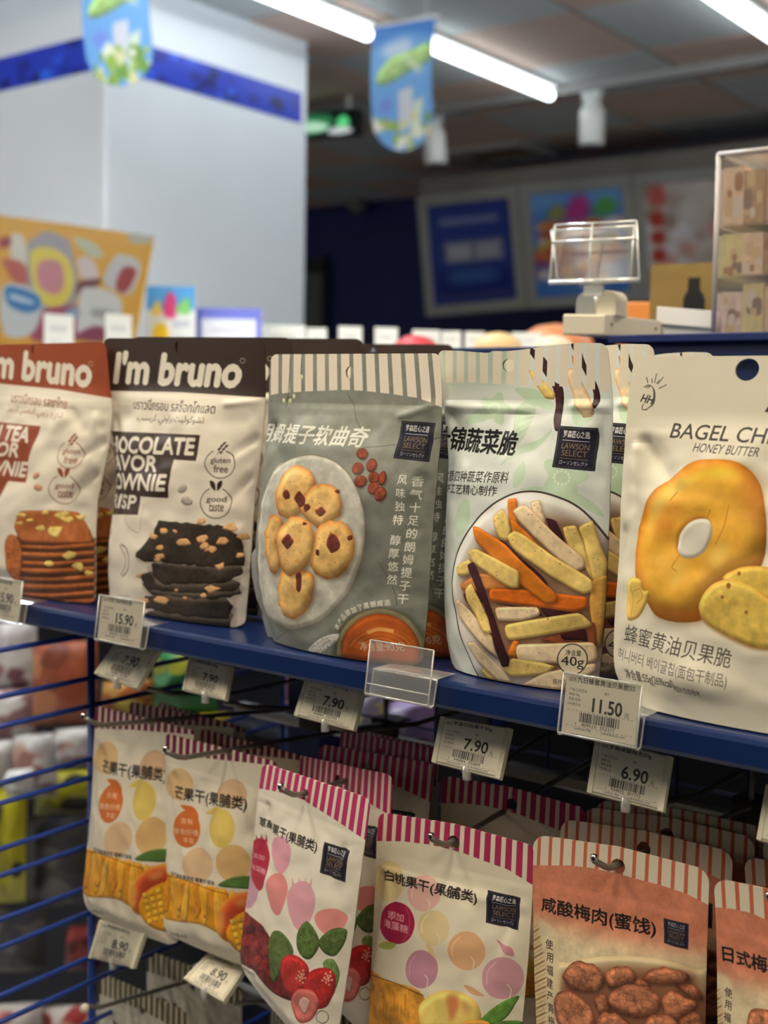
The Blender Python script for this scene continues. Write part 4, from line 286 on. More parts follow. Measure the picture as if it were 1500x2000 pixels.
[('N',0.02,30,2),('L',(66,60,58),[99,1883,112,1850],0.47,0,1),('L',(66,60,58),[133,1875,139,1850],0.47,0,1),('L',(66,60,58),[158,1902,153,1851],0.47,0,1),('L',(66,60,58),[202,1883,174,1843],0.47,0,1),('L',(66,60,58),[229,1841,184,1819],0.47,0,1),('L',(66,60,58),[182,1868,164,1846],0.47,0,1),('L',(66,60,58),[88,1827,123,1839,162,1802,163,1734,119,1701],0.29,1,1),('L',(66,60,58),[96,1824,127,1837,159,1802,161,1734,119,1701],0.29,1,1),('L',(66,60,58),[105,1822,132,1834,157,1802,158,1734,119,1701],0.29,1,1),('L',(66,60,58),[114,1819,136,1832,154,1802,155,1734,119,1701],0.29,1,1),('L',(66,60,58),[99,1733,94,1702,126,1699],0.47,1,1),('T','HH',(7.8,174.5),(14.9,173.1),4.48,(66,60,58),0.03,0.2,1),('T','BAGEL CHIPS',(28.9,154.6),(98.1,152.7),8.25,(66,60,58),0.004,0.12,1),('T','HONEY BUTTER',(43.9,147.5),(81.2,146.1),4.95,(66,60,58),0,0.2,1),('F',(66,60,58),[808,1699,824,1730,846,1700],0,0,1),('F',(180,168,140),[462,1404,561,1424,686,1424,778,1389,850,1311,896,1198,922,1061,916,921,891,867,753,819,664,744,610,666,591,590,601,549,464,522,336,537,263,608,208,688,162,770,156,908,188,1099,242,1227,343,1307],1,1.65,0.6),('B',[449,1418,549,1438,674,1437,766,1402,838,1324,885,1211,912,1074,906,934,881,880,742,832,653,757,599,679,580,604,589,562,452,535,323,550,250,621,194,702,148,784,142,922,174,1112,228,1241,330,1321],(234,176,62),(172,100,26),0.1,9,12.97,0),('F',(246,214,130),[230,1167,338,1272,438,1327,468,1304,347,1212,266,1095],1,2.59,0.75),('F',(244,206,110),[598,907,655,995,707,964,652,864],1,2.36,0.7),('F',(240,200,100),[394,826,443,880,476,822,433,732,380,714],1,2.36,0.6),('F',(196,110,36),[271,1120,393,1179,390,1057,282,961],1,4.72,0.5),('F',(190,104,34),[756,1390,845,1278,865,1117,761,1203],1,4.72,0.5),('F',(170,92,30),[319,606,566,614,583,561,352,551],1,2.36,0.6),('F',(150,84,24),[403,984,413,1033,457,1091,510,1121,569,1122,598,1084,594,1022,561,950,498,907,435,907,403,941],1,1.18,0.8),('B',[413,974,423,1023,467,1081,520,1111,579,1112,607,1074,604,1012,570,940,508,897,446,897,413,931],(222,216,200),(196,188,168),0.02,9,2.36,0),('L',(176,108,34),[592,1169,577,1120],0.59,1,0.6),('L',(176,108,34),[427,908,392,838,422,817],0.59,1,0.6),('L',(176,108,34),[383,1251,349,1200],0.59,1,0.6),('L',(176,108,34),[689,1199,675,1079,631,981],0.59,1,0.6),('B',[702,792,763,863,857,888,949,886,1043,842,1078,602,947,694],(226,190,88),(190,138,58),0.14,4,2.95,0),('F',(140,90,36),[574,604,590,691,647,764,730,793,840,775,940,720,1026,644,1077,556,1040,468,917,446,797,473,644,532],1,0.71,0.7),('B',[578,616,594,703,650,775,733,804,844,786,943,731,1030,655,1081,567,1043,479,921,457,801,484,648,543],(228,194,94),(196,144,62),0.14,4,3.54,0),('F',(160,98,44),[748,773,748,768,746,763,743,759,739,757,734,756,730,758,726,761,723,765,722,770,722,776,723,781,726,784,731,787,735,787,740,786,744,783,747,778],1,0,1),('F',(160,98,44),[717,709,717,706,716,703,714,700,711,699,708,698,705,699,703,701,701,704,700,707,700,711,701,714,703,716,706,718,709,718,712,717,714,715,716,713],1,0,1),('F',(160,98,44),[855,641,855,637,853,634,851,631,848,629,845,629,842,630,839,632,837,635,836,639,836,643,838,647,840,650,843,651,846,652,849,651,852,648,854,645],1,0,1),('F',(160,98,44),[793,843,793,839,792,835,789,832,786,831,783,830,780,831,777,834,775,837,774,841,774,845,776,848,778,851,781,852,784,853,787,852,790,849,792,846],1,0,1),('F',(160,98,44),[1035,562,1035,558,1034,555,1031,552,1029,550,1026,550,1023,551,1020,553,1018,556,1017,560,1018,564,1019,568,1021,570,1024,572,1027,572,1030,571,1032,569,1034,566],1,0,1),('B',[97,713,131,747,197,740,217,685,262,686,246,608,187,520,118,501,95,597],(238,200,104),(214,160,66),0.06,6,2.36,0),('L',(206,150,60),[119,703,144,631,137,525],0.47,1,1),('L',(206,150,60),[148,670,196,689,212,641,164,596],0.47,1,1),('T','蜂蜜黄油贝果脆',(9.3,36.8),(77,32.3),10.84,(84,78,72),0,0.1,1),('T','허니버터 베이글칩(面包干制品)',(4,24.1),(75.1,20.5),8.72,(110,102,94),0,0.1,1),('T','净含量:55g(269kcal)',(9.1,14.2),(43.8,15.2),6.84,(84,78,70),0.006,0,1),('T','图片仅供参考',(43.8,14.5),(58.4,13.8),3.77,(84,78,72),0,0,1)]},
'chocolate_brownie': {'W': 167.8,'H': 218.2,'base': (230,221,204),'ops': 
[('N',0.02,20,5),('F',(52,36,28),[-149,2305,1913,2305,1831,1748,1683,1750,864,1765,76,1755,-240,1753],0,0,1),('T',"I'm bruno",(10.8,182.3),(142.9,182.2),24.26,(232,224,208),0.06,0.22,1),('L',(200,190,175),[1470,2035,1475,2034,1479,2033,1483,2032,1486,2029,1489,2027,1491,2024,1492,2020,1492,2017,1492,2013,1490,2010,1488,2007,1484,2004,1481,2002,1477,2001,1472,2000,1468,2000,1463,2000,1459,2002,1455,2004,1452,2006,1450,2009,1448,2012,1448,2016,1448,2019,1449,2023,1451,2026,1454,2029,1458,2031,1462,2033,1466,2034,1470,2035],0.42,0,1),('T','บราวนี่กรอบ รสช็อกโกแลต',(35,161.8),(124,161.2),8.74,(54,38,30),0.01,0,1),('T','ﺐﺴﻳﺮﻛ ﻲﻧواﺮﺑ ﺖﻴﻟﻮﻛﻮﺸﺗ',(40.6,150.3),(116.3,150.9),7.9,(54,38,30),0.004,0,1),('F',(60,42,34),[-294,1424,1146,1448,1133,1250,889,1248,876,950,526,940,532,794,-581,702],0,0,1),('T','CHOCOLATE',(-15.3,125.5),(109.3,129.5),12.41,(232,224,208),0.05,0.1,1),('T','FLAVOR',(-20.5,111.2),(69.2,114.4),11.85,(232,224,208),0.05,0.1,1),('T','BROWNIE',(-25.6,95.2),(83.4,100.4),12.41,(232,224,208),0.05,0.1,1),('T','CRISP',(-20.4,80.1),(46.2,83.3),10.72,(232,224,208),0.05,0.1,1),('L',(54,38,30),[1390,1338,1411,1330,1431,1319,1447,1306,1459,1290,1469,1273,1475,1255,1478,1236,1477,1217,1473,1199,1465,1182,1454,1167,1440,1154,1423,1144,1404,1136,1383,1132,1360,1131,1337,1133,1314,1138,1292,1146,1272,1157,1253,1171,1239,1187,1227,1204,1220,1223,1218,1242,1220,1260,1226,1278,1237,1295,1251,1310,1266,1323,1285,1333],0.71,0,1),('L',(54,38,30),[1321,1309,1347,1359,1372,1396],0.56,1,1),('F',(54,38,30),[1344,1361,1346,1358,1346,1354,1344,1350,1341,1346,1337,1343,1333,1340,1328,1339,1323,1339,1320,1340,1318,1343,1318,1346,1319,1350,1322,1354,1326,1358,1331,1361,1336,1362,1340,1362],1,0,1),('F',(54,38,30),[1362,1386,1364,1383,1364,1380,1362,1376,1359,1372,1355,1368,1351,1365,1346,1364,1341,1364,1338,1365,1336,1368,1336,1372,1337,1376,1340,1380,1344,1383,1349,1386,1354,1387,1358,1387],1,0,1),('F',(54,38,30),[1381,1406,1382,1403,1383,1400,1381,1396,1378,1392,1374,1388,1369,1385,1365,1384,1360,1384,1357,1385,1355,1388,1355,1392,1357,1396,1359,1400,1364,1403,1368,1406,1373,1407,1377,1407],1,0,1),('F',(54,38,30),[1365,1337,1367,1334,1367,1331,1366,1327,1363,1323,1359,1319,1354,1317,1349,1315,1345,1315,1342,1317,1340,1319,1339,1323,1341,1327,1344,1331,1348,1334,1353,1337,1357,1338,1362,1338],1,0,1),('F',(54,38,30),[1383,1362,1384,1360,1385,1356,1383,1352,1380,1348,1376,1345,1372,1342,1367,1341,1363,1341,1359,1342,1357,1345,1357,1348,1359,1352,1362,1356,1366,1360,1370,1362,1375,1364,1379,1364],1,0,1),('F',(54,38,30),[1401,1385,1403,1382,1403,1379,1401,1375,1398,1371,1394,1367,1390,1365,1385,1363,1381,1363,1378,1365,1376,1367,1376,1371,1377,1375,1380,1379,1384,1382,1389,1385,1393,1386,1398,1386],1,0,1),('T','gluten',(126.6,123.1),(143.7,123.7),5.36,(54,38,30),0.012,0,1),('T','free',(129.7,117.2),(142.7,117.6),5.64,(54,38,30),0.012,0,1),('L',(54,38,30),[1407,1052,1429,1044,1449,1032,1467,1017,1481,1000,1492,982,1498,962,1501,942,1499,921,1494,902,1485,883,1472,867,1456,853,1438,842,1417,833,1394,828,1371,827,1346,829,1322,835,1299,843,1278,855,1259,870,1243,887,1231,906,1223,925,1220,946,1222,966,1228,986,1239,1004,1253,1021,1271,1035,1292,1046],0.71,0,1),('F',(54,38,30),[1346,1038,1328,1093,1280,1108,1296,1067,1332,1039],1,0,1),('F',(54,38,30),[1359,1039,1355,1094,1393,1114,1395,1073,1372,1041],1,0,1),('T','good',(127.3,93.5),(145.7,94.3),5.36,(54,38,30),0.012,0,1),('T','taste',(130.5,87.6),(144.3,88.2),5.64,(54,38,30),0.012,0,1),('B',[1064,1055,1072,1045,1073,1034,1069,1022,1059,1011,1044,1003,1027,998,1009,996,993,999,980,1006,973,1015,971,1026,976,1038,986,1049,1001,1058,1018,1063,1036,1064,1052,1061],(176,166,154),(140,130,118),0.2,2,1.69,0),('B',[1150,932,1144,922,1131,914,1113,910,1092,909,1070,912,1050,919,1034,928,1025,939,1024,951,1031,961,1044,968,1063,973,1085,973,1107,970,1126,963,1141,954,1149,943],(176,166,154),(140,130,118),0.2,2,1.69,0),('L',(150,140,128),[269,819,333,737,440,674,576,657,584,745,591,889],0.42,1,1),('F',(150,138,122),[668,11,1529,156,1603,90,1569,-34,1098,-87,676,-92],1,1.13,0.5),('B',[643,9,724,42,765,50,838,70,918,73,972,62,1032,89,1090,101,1135,109,1203,120,1236,132,1288,134,1346,140,1396,151,1438,155,1480,174,1524,179,1548,132,1589,93,1581,68,1569,23,1566,-29,1520,-22,1474,-35,1424,-29,1390,-42,1336,-42,1275,-57,1240,-46,1181,-56,1150,-69,1070,-86,1039,-66,944,-82,904,-74,842,-84,800,-80,722,-79,667,-69,667,-24],(58,50,42),(28,23,20),0.26,2.6,1.97,0,1),('F',(150,138,122),[672,145,1525,241,1600,146,1565,44,1111,32,674,41],1,1.13,0.5),('B',[658,157,727,160,802,178,834,179,894,182,951,193,1020,196,1068,200,1129,225,1172,219,1215,228,1264,228,1311,227,1358,243,1389,238,1431,246,1478,245,1517,246,1537,219,1561,190,1589,165,1557,102,1555,57,1509,59,1475,57,1438,57,1381,52,1337,53,1283,54,1252,56,1198,46,1148,37,1095,45,1039,58,966,44,914,42,855,52,801,52,742,62,661,50,661,99],(58,50,42),(28,23,20),0.26,2.6,1.97,0,1),('F',(150,138,122),[639,243,930,260,1521,290,1615,342,1640,248,1438,192,790,158],1,1.13,0.5),('B',[630,256,677,253,743,257,812,266,849,270,919,274,977,276,1021,283,1071,276,1118,287,1164,284,1205,294,1269,286,1305,290,1337,292,1392,306,1420,303,1473,300,1510,299,1545,328,1571,340,1609,358,1621,308,1641,262,1591,251,1555,226,1509,233,1470,213,1420,200,1390,206,1341,208,1296,206,1261,191,1204,198,1143,197,1110,191,1056,185,1004,189,964,196,882,182,828,179,774,175,726,196,678,228],(58,50,42),(28,23,20),0.26,2.6,1.97,0,1),('F',(150,138,122),[638,301,775,358,1529,382,1629,331,1618,275,1131,208,709,208],1,1.13,0.5),('B',[610,319,687,337,761,365,824,368,865,369,933,368,985,380,1031,383,1070,386,1132,382,1175,388,1238,395,1277,396,1315,391,1363,397,1393,386,1441,390,1484,391,1515,395,1543,377,1582,361,1627,341,1606,295,1574,275,1526,276,1487,274,1446,276,1402,271,1370,251,1315,248,1268,242,1220,237,1166,236,1109,224,1063,224,1019,225,942,220,892,213,831,226,756,215,694,216,655,258],(58,50,42),(28,23,20),0.26,2.6,1.97,0,1),('F',(150,138,122),[772,415,1630,457,1653,409,1519,325,909,258,798,318],1,1.13,0.5),('B',[767,423,812,441,856,433,926,456,973,436,1035,450,1083,450,1127,446,1183,458,1215,464,1258,451,1323,461,1360,468,1395,460,1437,467,1464,475,1510,471,1549,473,1584,469,1622,470,1639,424,1614,403,1571,386,1544,356,1513,340,1475,337,1425,333,1389,321,1342,324,1288,315,1250,313,1201,311,1154,299,1114,296,1058,291,1001,291,955,274,903,274,837,305,783,331,774,380],(58,50,42),(28,23,20),0.26,2.6,1.97,0,1),('F',(150,138,122),[814,756,1079,755,1470,761,1613,692,1652,542,1645,465,1375,441,772,427,583,451,783,646],1,1.13,0.5),('B',[799,772,869,771,929,768,999,776,1050,766,1114,780,1157,774,1224,771,1279,766,1334,781,1367,768,1404,781,1458,768,1501,767,1526,740,1565,721,1603,696,1611,667,1622,624,1626,590,1637,562,1644,514,1641,477,1602,474,1565,474,1534,474,1495,467,1451,461,1407,450,1362,459,1320,450,1258,447,1234,463,1180,447,1124,453,1080,447,1040,450,979,442,928,446,878,452,812,444,749,437,694,434,635,454,579,459,580,494,639,534,669,565,701,604,714,628,767,652,771,700,793,733],(58,50,42),(28,23,20),0.26,2.6,1.97,0,1),('B',[838,687,837,713,900,718,927,694,901,673,857,669],(222,176,122),(170,104,62),0.15,2.5,1.13,0,1),('B',[970,697,977,717,1015,711,1026,701,1018,681,988,690],(222,176,122),(170,104,62),0.15,2.5,1.13,0,1),('B',[1026,615,1057,648,1135,656,1186,615,1122,598,1054,593],(222,176,122),(170,104,62),0.15,2.5,1.13,0,1),('B',[1215,663,1252,687,1307,698,1339,675,1298,631,1243,632],(222,176,122),(170,104,62),0.15,2.5,1.13,0,1),('B',[1413,646,1434,688,1488,690,1523,660,1487,632,1410,630],(222,176,122),(170,104,62),0.15,2.5,1.13,0,1),('B',[1304,566,1342,619,1408,613,1426,589,1379,554,1349,576],(222,176,122),(170,104,62),0.15,2.5,1.13,0,1),('B',[1439,752,1488,796,1534,801,1585,755,1547,735,1490,745],(222,176,122),(170,104,62),0.15,2.5,1.13,0,1),('B',[1564,698,1606,723,1641,732,1668,687,1624,676,1606,677],(222,176,122),(170,104,62),0.15,2.5,1.13,0,1),('B',[1579,562,1576,576,1629,577,1639,559,1627,543,1578,536],(222,176,122),(170,104,62),0.15,2.5,1.13,0,1),('B',[810,550,833,577,875,586,905,564,874,538,837,541],(222,176,122),(170,104,62),0.15,2.5,1.13,0,1),('B',[801,485,838,513,900,519,926,489,873,468,838,470],(222,176,122),(170,104,62),0.15,2.5,1.13,0,1),('B',[791,454,830,486,849,487,878,466,858,443,812,448],(222,176,122),(170,104,62),0.15,2.5,1.13,0,1),('B',[1409,471,1436,475,1486,500,1494,458,1479,445,1456,436],(222,176,122),(170,104,62),0.15,2.5,1.13,0,1),('B',[1332,286,1401,318,1448,307,1503,300,1431,267,1396,250],(222,176,122),(170,104,62),0.15,2.5,1.13,0,1),('B',[1302,230,1321,245,1350,254,1373,224,1353,212,1316,210],(222,176,122),(170,104,62),0.15,2.5,1.13,0,1),('B',[767,134,843,178,925,174,967,155,917,115,825,119],(222,176,122),(170,104,62),0.15,2.5,1.13,0,1),('B',[1105,187,1120,200,1152,201,1172,194,1145,174,1121,181],(222,176,122),(170,104,62),0.15,2.5,1.13,0,1),('B',[575,107,624,129,701,142,715,107,664,92,569,67],(222,176,122),(170,104,62),0.15,2.5,1.13,0,1),('B',[558,304,585,327,642,331,653,317,619,294,571,295],(222,176,122),(170,104,62),0.15,2.5,1.13,0,1),('B',[1014,241,1029,249,1045,257,1066,245,1052,230,1022,229],(222,176,122),(170,104,62),0.15,2.5,1.13,0,1),('B',[718,635,726,668,798,659,829,650,797,618,732,622],(222,176,122),(170,104,62),0.15,2.5,1.13,0,1),('B',[1262,610,1297,641,1336,638,1355,610,1337,593,1273,581],(222,176,122),(170,104,62),0.15,2.5,1.13,0,1),('B',[1207,785,1221,811,1284,819,1292,791,1264,772,1216,773],(222,176,122),(170,104,62),0.15,2.5,1.13,0,1),('L',(54,38,30),[316,536,419,510,466,427,436,337,344,275],0.85,1,1),('L',(54,38,30),[292,526,401,450,407,377,312,278],0.56,1,1),('L',(54,38,30),[246,114,243,76],0.42,1,1),('L',(54,38,30),[299,130,293,83],0.42,1,1),('L',(54,38,30),[343,127,340,89],0.42,1,1),('L',(54,38,30),[390,142,384,95],0.42,1,1),('L',(54,38,30),[431,138,427,100],0.42,1,1)]},
'tea_brownie': {'W': 165,'H': 216.2,'base': (230,221,204),'ops': 
[('N',0.02,20,6),('F',(148,68,34),[-556,2365,1929,2317,1703,1702,1653,1710,1023,1774,184,1819,-641,1863],0,0,1),('T',"I'm bruno",(-4,189.2),(140.5,180.1),24.82,(232,224,208),0.06,0.22,1),('L',(210,180,150),[1443,2005,1448,2005,1453,2004,1458,2002,1461,1999,1464,1997,1466,1993,1467,1990,1467,1986,1466,1983,1464,1979,1460,1976,1456,1974,1452,1972,1446,1970,1441,1970,1435,1970,1430,1970,1425,1972,1421,1974,1418,1977,1415,1980,1414,1983,1413,1987,1414,1990,1416,1994,1419,1997,1422,2000,1427,2002,1432,2004,1437,2005,1443,2005],0.47,0,1),('T','บราวนี่กรอบ รสชาไทย',(35.5,165.9),(112.7,161.3),9,(142,74,44),0.012,0,1),('T','ﺰﻴﺑﺮﻛ ﻲﺴﻔﻨﻟا ﻲﻧوار ﺑ يﺎﺷ',(31.5,155.6),(111.1,150.7),8.07,(142,74,44),0.004,0,1),('F',(140,66,36),[-535,1505,840,1462,787,1207,821,976,568,977,503,831,-498,796],0,0,1),('T','THAI TEA',(-20.2,134.3),(71.7,132.1),12.41,(232,224,208),0.05,0.1,1),('T','FLAVOR',(-28.5,118.9),(62.7,118.9),11.79,(232,224,208),0.05,0.1,1),('T','BROWNIE',(-21.3,102.5),(78.3,102.4),12.41,(232,224,208),0.05,0.1,1),('L',(142,74,44),[1322,1339,1347,1330,1371,1319,1393,1304,1410,1288,1423,1270,1433,1251,1438,1231,1439,1212,1436,1193,1428,1176,1417,1160,1402,1146,1384,1136,1362,1128,1338,1123,1313,1122,1286,1125,1260,1130,1234,1139,1209,1151,1186,1166,1167,1182,1152,1201,1141,1220,1135,1240,1134,1260,1138,1278,1147,1296,1159,1311,1176,1325,1197,1335],0.78,0,1),('L',(142,74,44),[1243,1307,1268,1362,1297,1402],0.62,1,1),('F',(142,74,44),[1264,1364,1267,1361,1267,1357,1266,1352,1263,1348,1258,1344,1253,1341,1247,1340,1241,1340,1237,1341,1234,1344,1233,1348,1235,1353,1238,1357,1243,1361,1248,1364,1254,1365,1260,1365],1,0,1),('F',(142,74,44),[1284,1391,1287,1388,1287,1384,1286,1380,1283,1376,1278,1372,1272,1369,1266,1367,1261,1368,1256,1369,1254,1372,1253,1376,1254,1380,1258,1385,1263,1389,1268,1391,1274,1393,1280,1393],1,0,1),('F',(142,74,44),[1306,1413,1309,1410,1310,1406,1308,1402,1305,1397,1300,1393,1294,1391,1288,1389,1283,1389,1279,1391,1276,1394,1275,1398,1277,1402,1280,1406,1285,1410,1291,1413,1297,1415,1302,1414],1,0,1),('F',(142,74,44),[1294,1338,1296,1335,1297,1331,1296,1326,1293,1322,1288,1318,1283,1315,1277,1314,1271,1314,1267,1315,1264,1318,1264,1322,1265,1327,1268,1331,1273,1335,1278,1338,1284,1339,1289,1339],1,0,1),('F',(142,74,44),[1313,1365,1315,1362,1316,1358,1315,1354,1312,1350,1307,1346,1301,1343,1296,1341,1290,1341,1286,1343,1283,1346,1283,1350,1284,1354,1287,1359,1292,1362,1297,1365,1303,1367,1309,1367],1,0,1),('F',(142,74,44),[1334,1390,1336,1387,1337,1383,1335,1379,1332,1374,1327,1370,1322,1368,1316,1366,1311,1366,1306,1368,1304,1371,1303,1374,1305,1379,1308,1383,1313,1387,1318,1390,1324,1391,1330,1391],1,0,1),('T','gluten',(119.3,122.8),(139,123.2),5.9,(142,74,44),0.012,0,1),('T','free',(123.8,116.3),(138.6,116.6),6.21,(142,74,44),0.012,0,1),('L',(142,74,44),[1343,1061,1370,1051,1394,1039,1416,1023,1435,1006,1449,986,1460,965,1466,944,1468,923,1465,902,1457,883,1445,866,1428,851,1408,839,1385,830,1360,825,1333,824,1306,826,1279,832,1252,841,1227,854,1205,869,1185,887,1169,907,1156,928,1149,950,1147,971,1150,992,1158,1011,1172,1028,1190,1043,1212,1055],0.78,0,1),('F',(142,74,44),[1275,1045,1247,1105,1187,1123,1211,1078,1258,1046],1,0,1),('F',(142,74,44),[1291,1046,1279,1107,1324,1128,1330,1083,1306,1048],1,0,1),('T','good',(121.1,93.8),(141.7,94.5),5.9,(142,74,44),0.012,0,1),('T','taste',(125.7,87.2),(141.2,87.8),6.21,(142,74,44),0.012,0,1),('B',[986,1066,993,1058,995,1049,992,1038,983,1029,970,1021,954,1015,938,1013,922,1015,910,1020,902,1028,899,1038,903,1048,912,1058,926,1066,942,1071,958,1073,974,1071],(206,150,118),(176,112,80),0.2,2,1.55,0),('B',[1074,936,1070,927,1059,921,1043,917,1024,916,1004,919,985,925,969,933,960,943,957,952,961,961,972,968,988,972,1008,972,1028,969,1047,963,1062,955,1071,946],(206,150,118),(176,112,80),0.2,2,1.55,0),('F',(70,40,24),[751,509,1642,556,1643,-52,791,-140,764,163],0,0.93,0.95),('B',[754,-48,1236,-5,1648,53,1651,13,1231,-49,810,-87],(178,104,56),(112,58,28),0.15,3,1.55,0,2),('B',[796,18,1242,56,1646,120,1650,81,1238,21,821,-14],(178,104,56),(112,58,28),0.15,3,1.55,0,2),('B',[841,104,1250,135,1645,187,1649,148,1245,91,833,58],(178,104,56),(112,58,28),0.15,3,1.55,0,2),('B',[789,159,1256,195,1643,254,1647,215,1253,161,846,130],(178,104,56),(112,58,28),0.15,3,1.55,0,2),('B',[829,243,1257,273,1643,321,1646,282,1258,230,858,202],(178,104,56),(112,58,28),0.15,3,1.55,0,2),('B',[859,306,1257,331,1643,387,1646,348,1257,297,859,271],(178,104,56),(112,58,28),0.15,3,1.55,0,2),('B',[799,379,1258,408,1644,454,1647,415,1257,365,859,340],(178,104,56),(112,58,28),0.15,3,1.55,0,2),('B',[831,441,1259,466,1645,520,1648,481,1259,432,861,409],(178,104,56),(112,58,28),0.15,3,1.55,0,2),('B',[822,734,1169,760,1492,768,1610,615,1639,508,1260,480,847,463,746,588],(178,104,56),(112,58,28),0.12,4,2.48,0,2),('B',[725,523,851,424,811,136,658,168,627,436],(178,104,56),(112,58,28),0.3,2,1.86,0),('B',[771,680,830,721,867,718,918,708,893,678,813,686],(236,208,122),(196,152,74),0.12,2.5,1.24,0,1),('B',[901,659,935,671,978,677,1008,663,968,645,923,645],(236,208,122),(196,152,74),0.12,2.5,1.24,0,1),('B',[1006,599,1052,617,1120,632,1151,594,1098,575,1041,575],(236,208,122),(196,152,74),0.12,2.5,1.24,0,1),('B',[1171,588,1202,623,1346,634,1344,602,1303,537,1199,549],(236,208,122),(196,152,74),0.12,2.5,1.24,0,1),('B',[1238,718,1283,746,1365,766,1415,745,1331,688,1278,703],(236,208,122),(196,152,74),0.12,2.5,1.24,0,1),('B',[1100,733,1124,761,1170,765,1195,737,1174,720,1121,718],(236,208,122),(196,152,74),0.12,2.5,1.24,0,1),('B',[1343,389,1416,436,1471,430,1503,413,1467,381,1398,353],(236,208,122),(196,152,74),0.12,2.5,1.24,0,1),('B',[1136,303,1165,331,1226,337,1255,306,1216,288,1171,291],(236,208,122),(196,152,74),0.12,2.5,1.24,0,1),('B',[1422,306,1462,337,1525,344,1548,308,1529,266,1463,286],(236,208,122),(196,152,74),0.12,2.5,1.24,0,1),('B',[1546,251,1567,284,1600,281,1642,263,1606,236,1568,235],(236,208,122),(196,152,74),0.12,2.5,1.24,0,1),('B',[1217,-43,1301,-4,1392,8,1416,-41,1354,-62,1279,-71],(236,208,122),(196,152,74),0.12,2.5,1.24,0,1),('B',[1296,699,1352,711,1422,728,1457,697,1402,664,1363,672],(236,208,122),(196,152,74),0.12,2.5,1.24,0,1),('B',[759,623,806,636,852,643,873,628,840,611,788,613],(236,208,122),(196,152,74),0.12,2.5,1.24,0,1),('B',[1456,732,1501,735,1539,746,1562,727,1532,698,1492,698],(236,208,122),(196,152,74),0.12,2.5,1.24,0,1)]},
'mango': {'W': 120,'H': 165.1,'base': (232,222,200),'ops': 
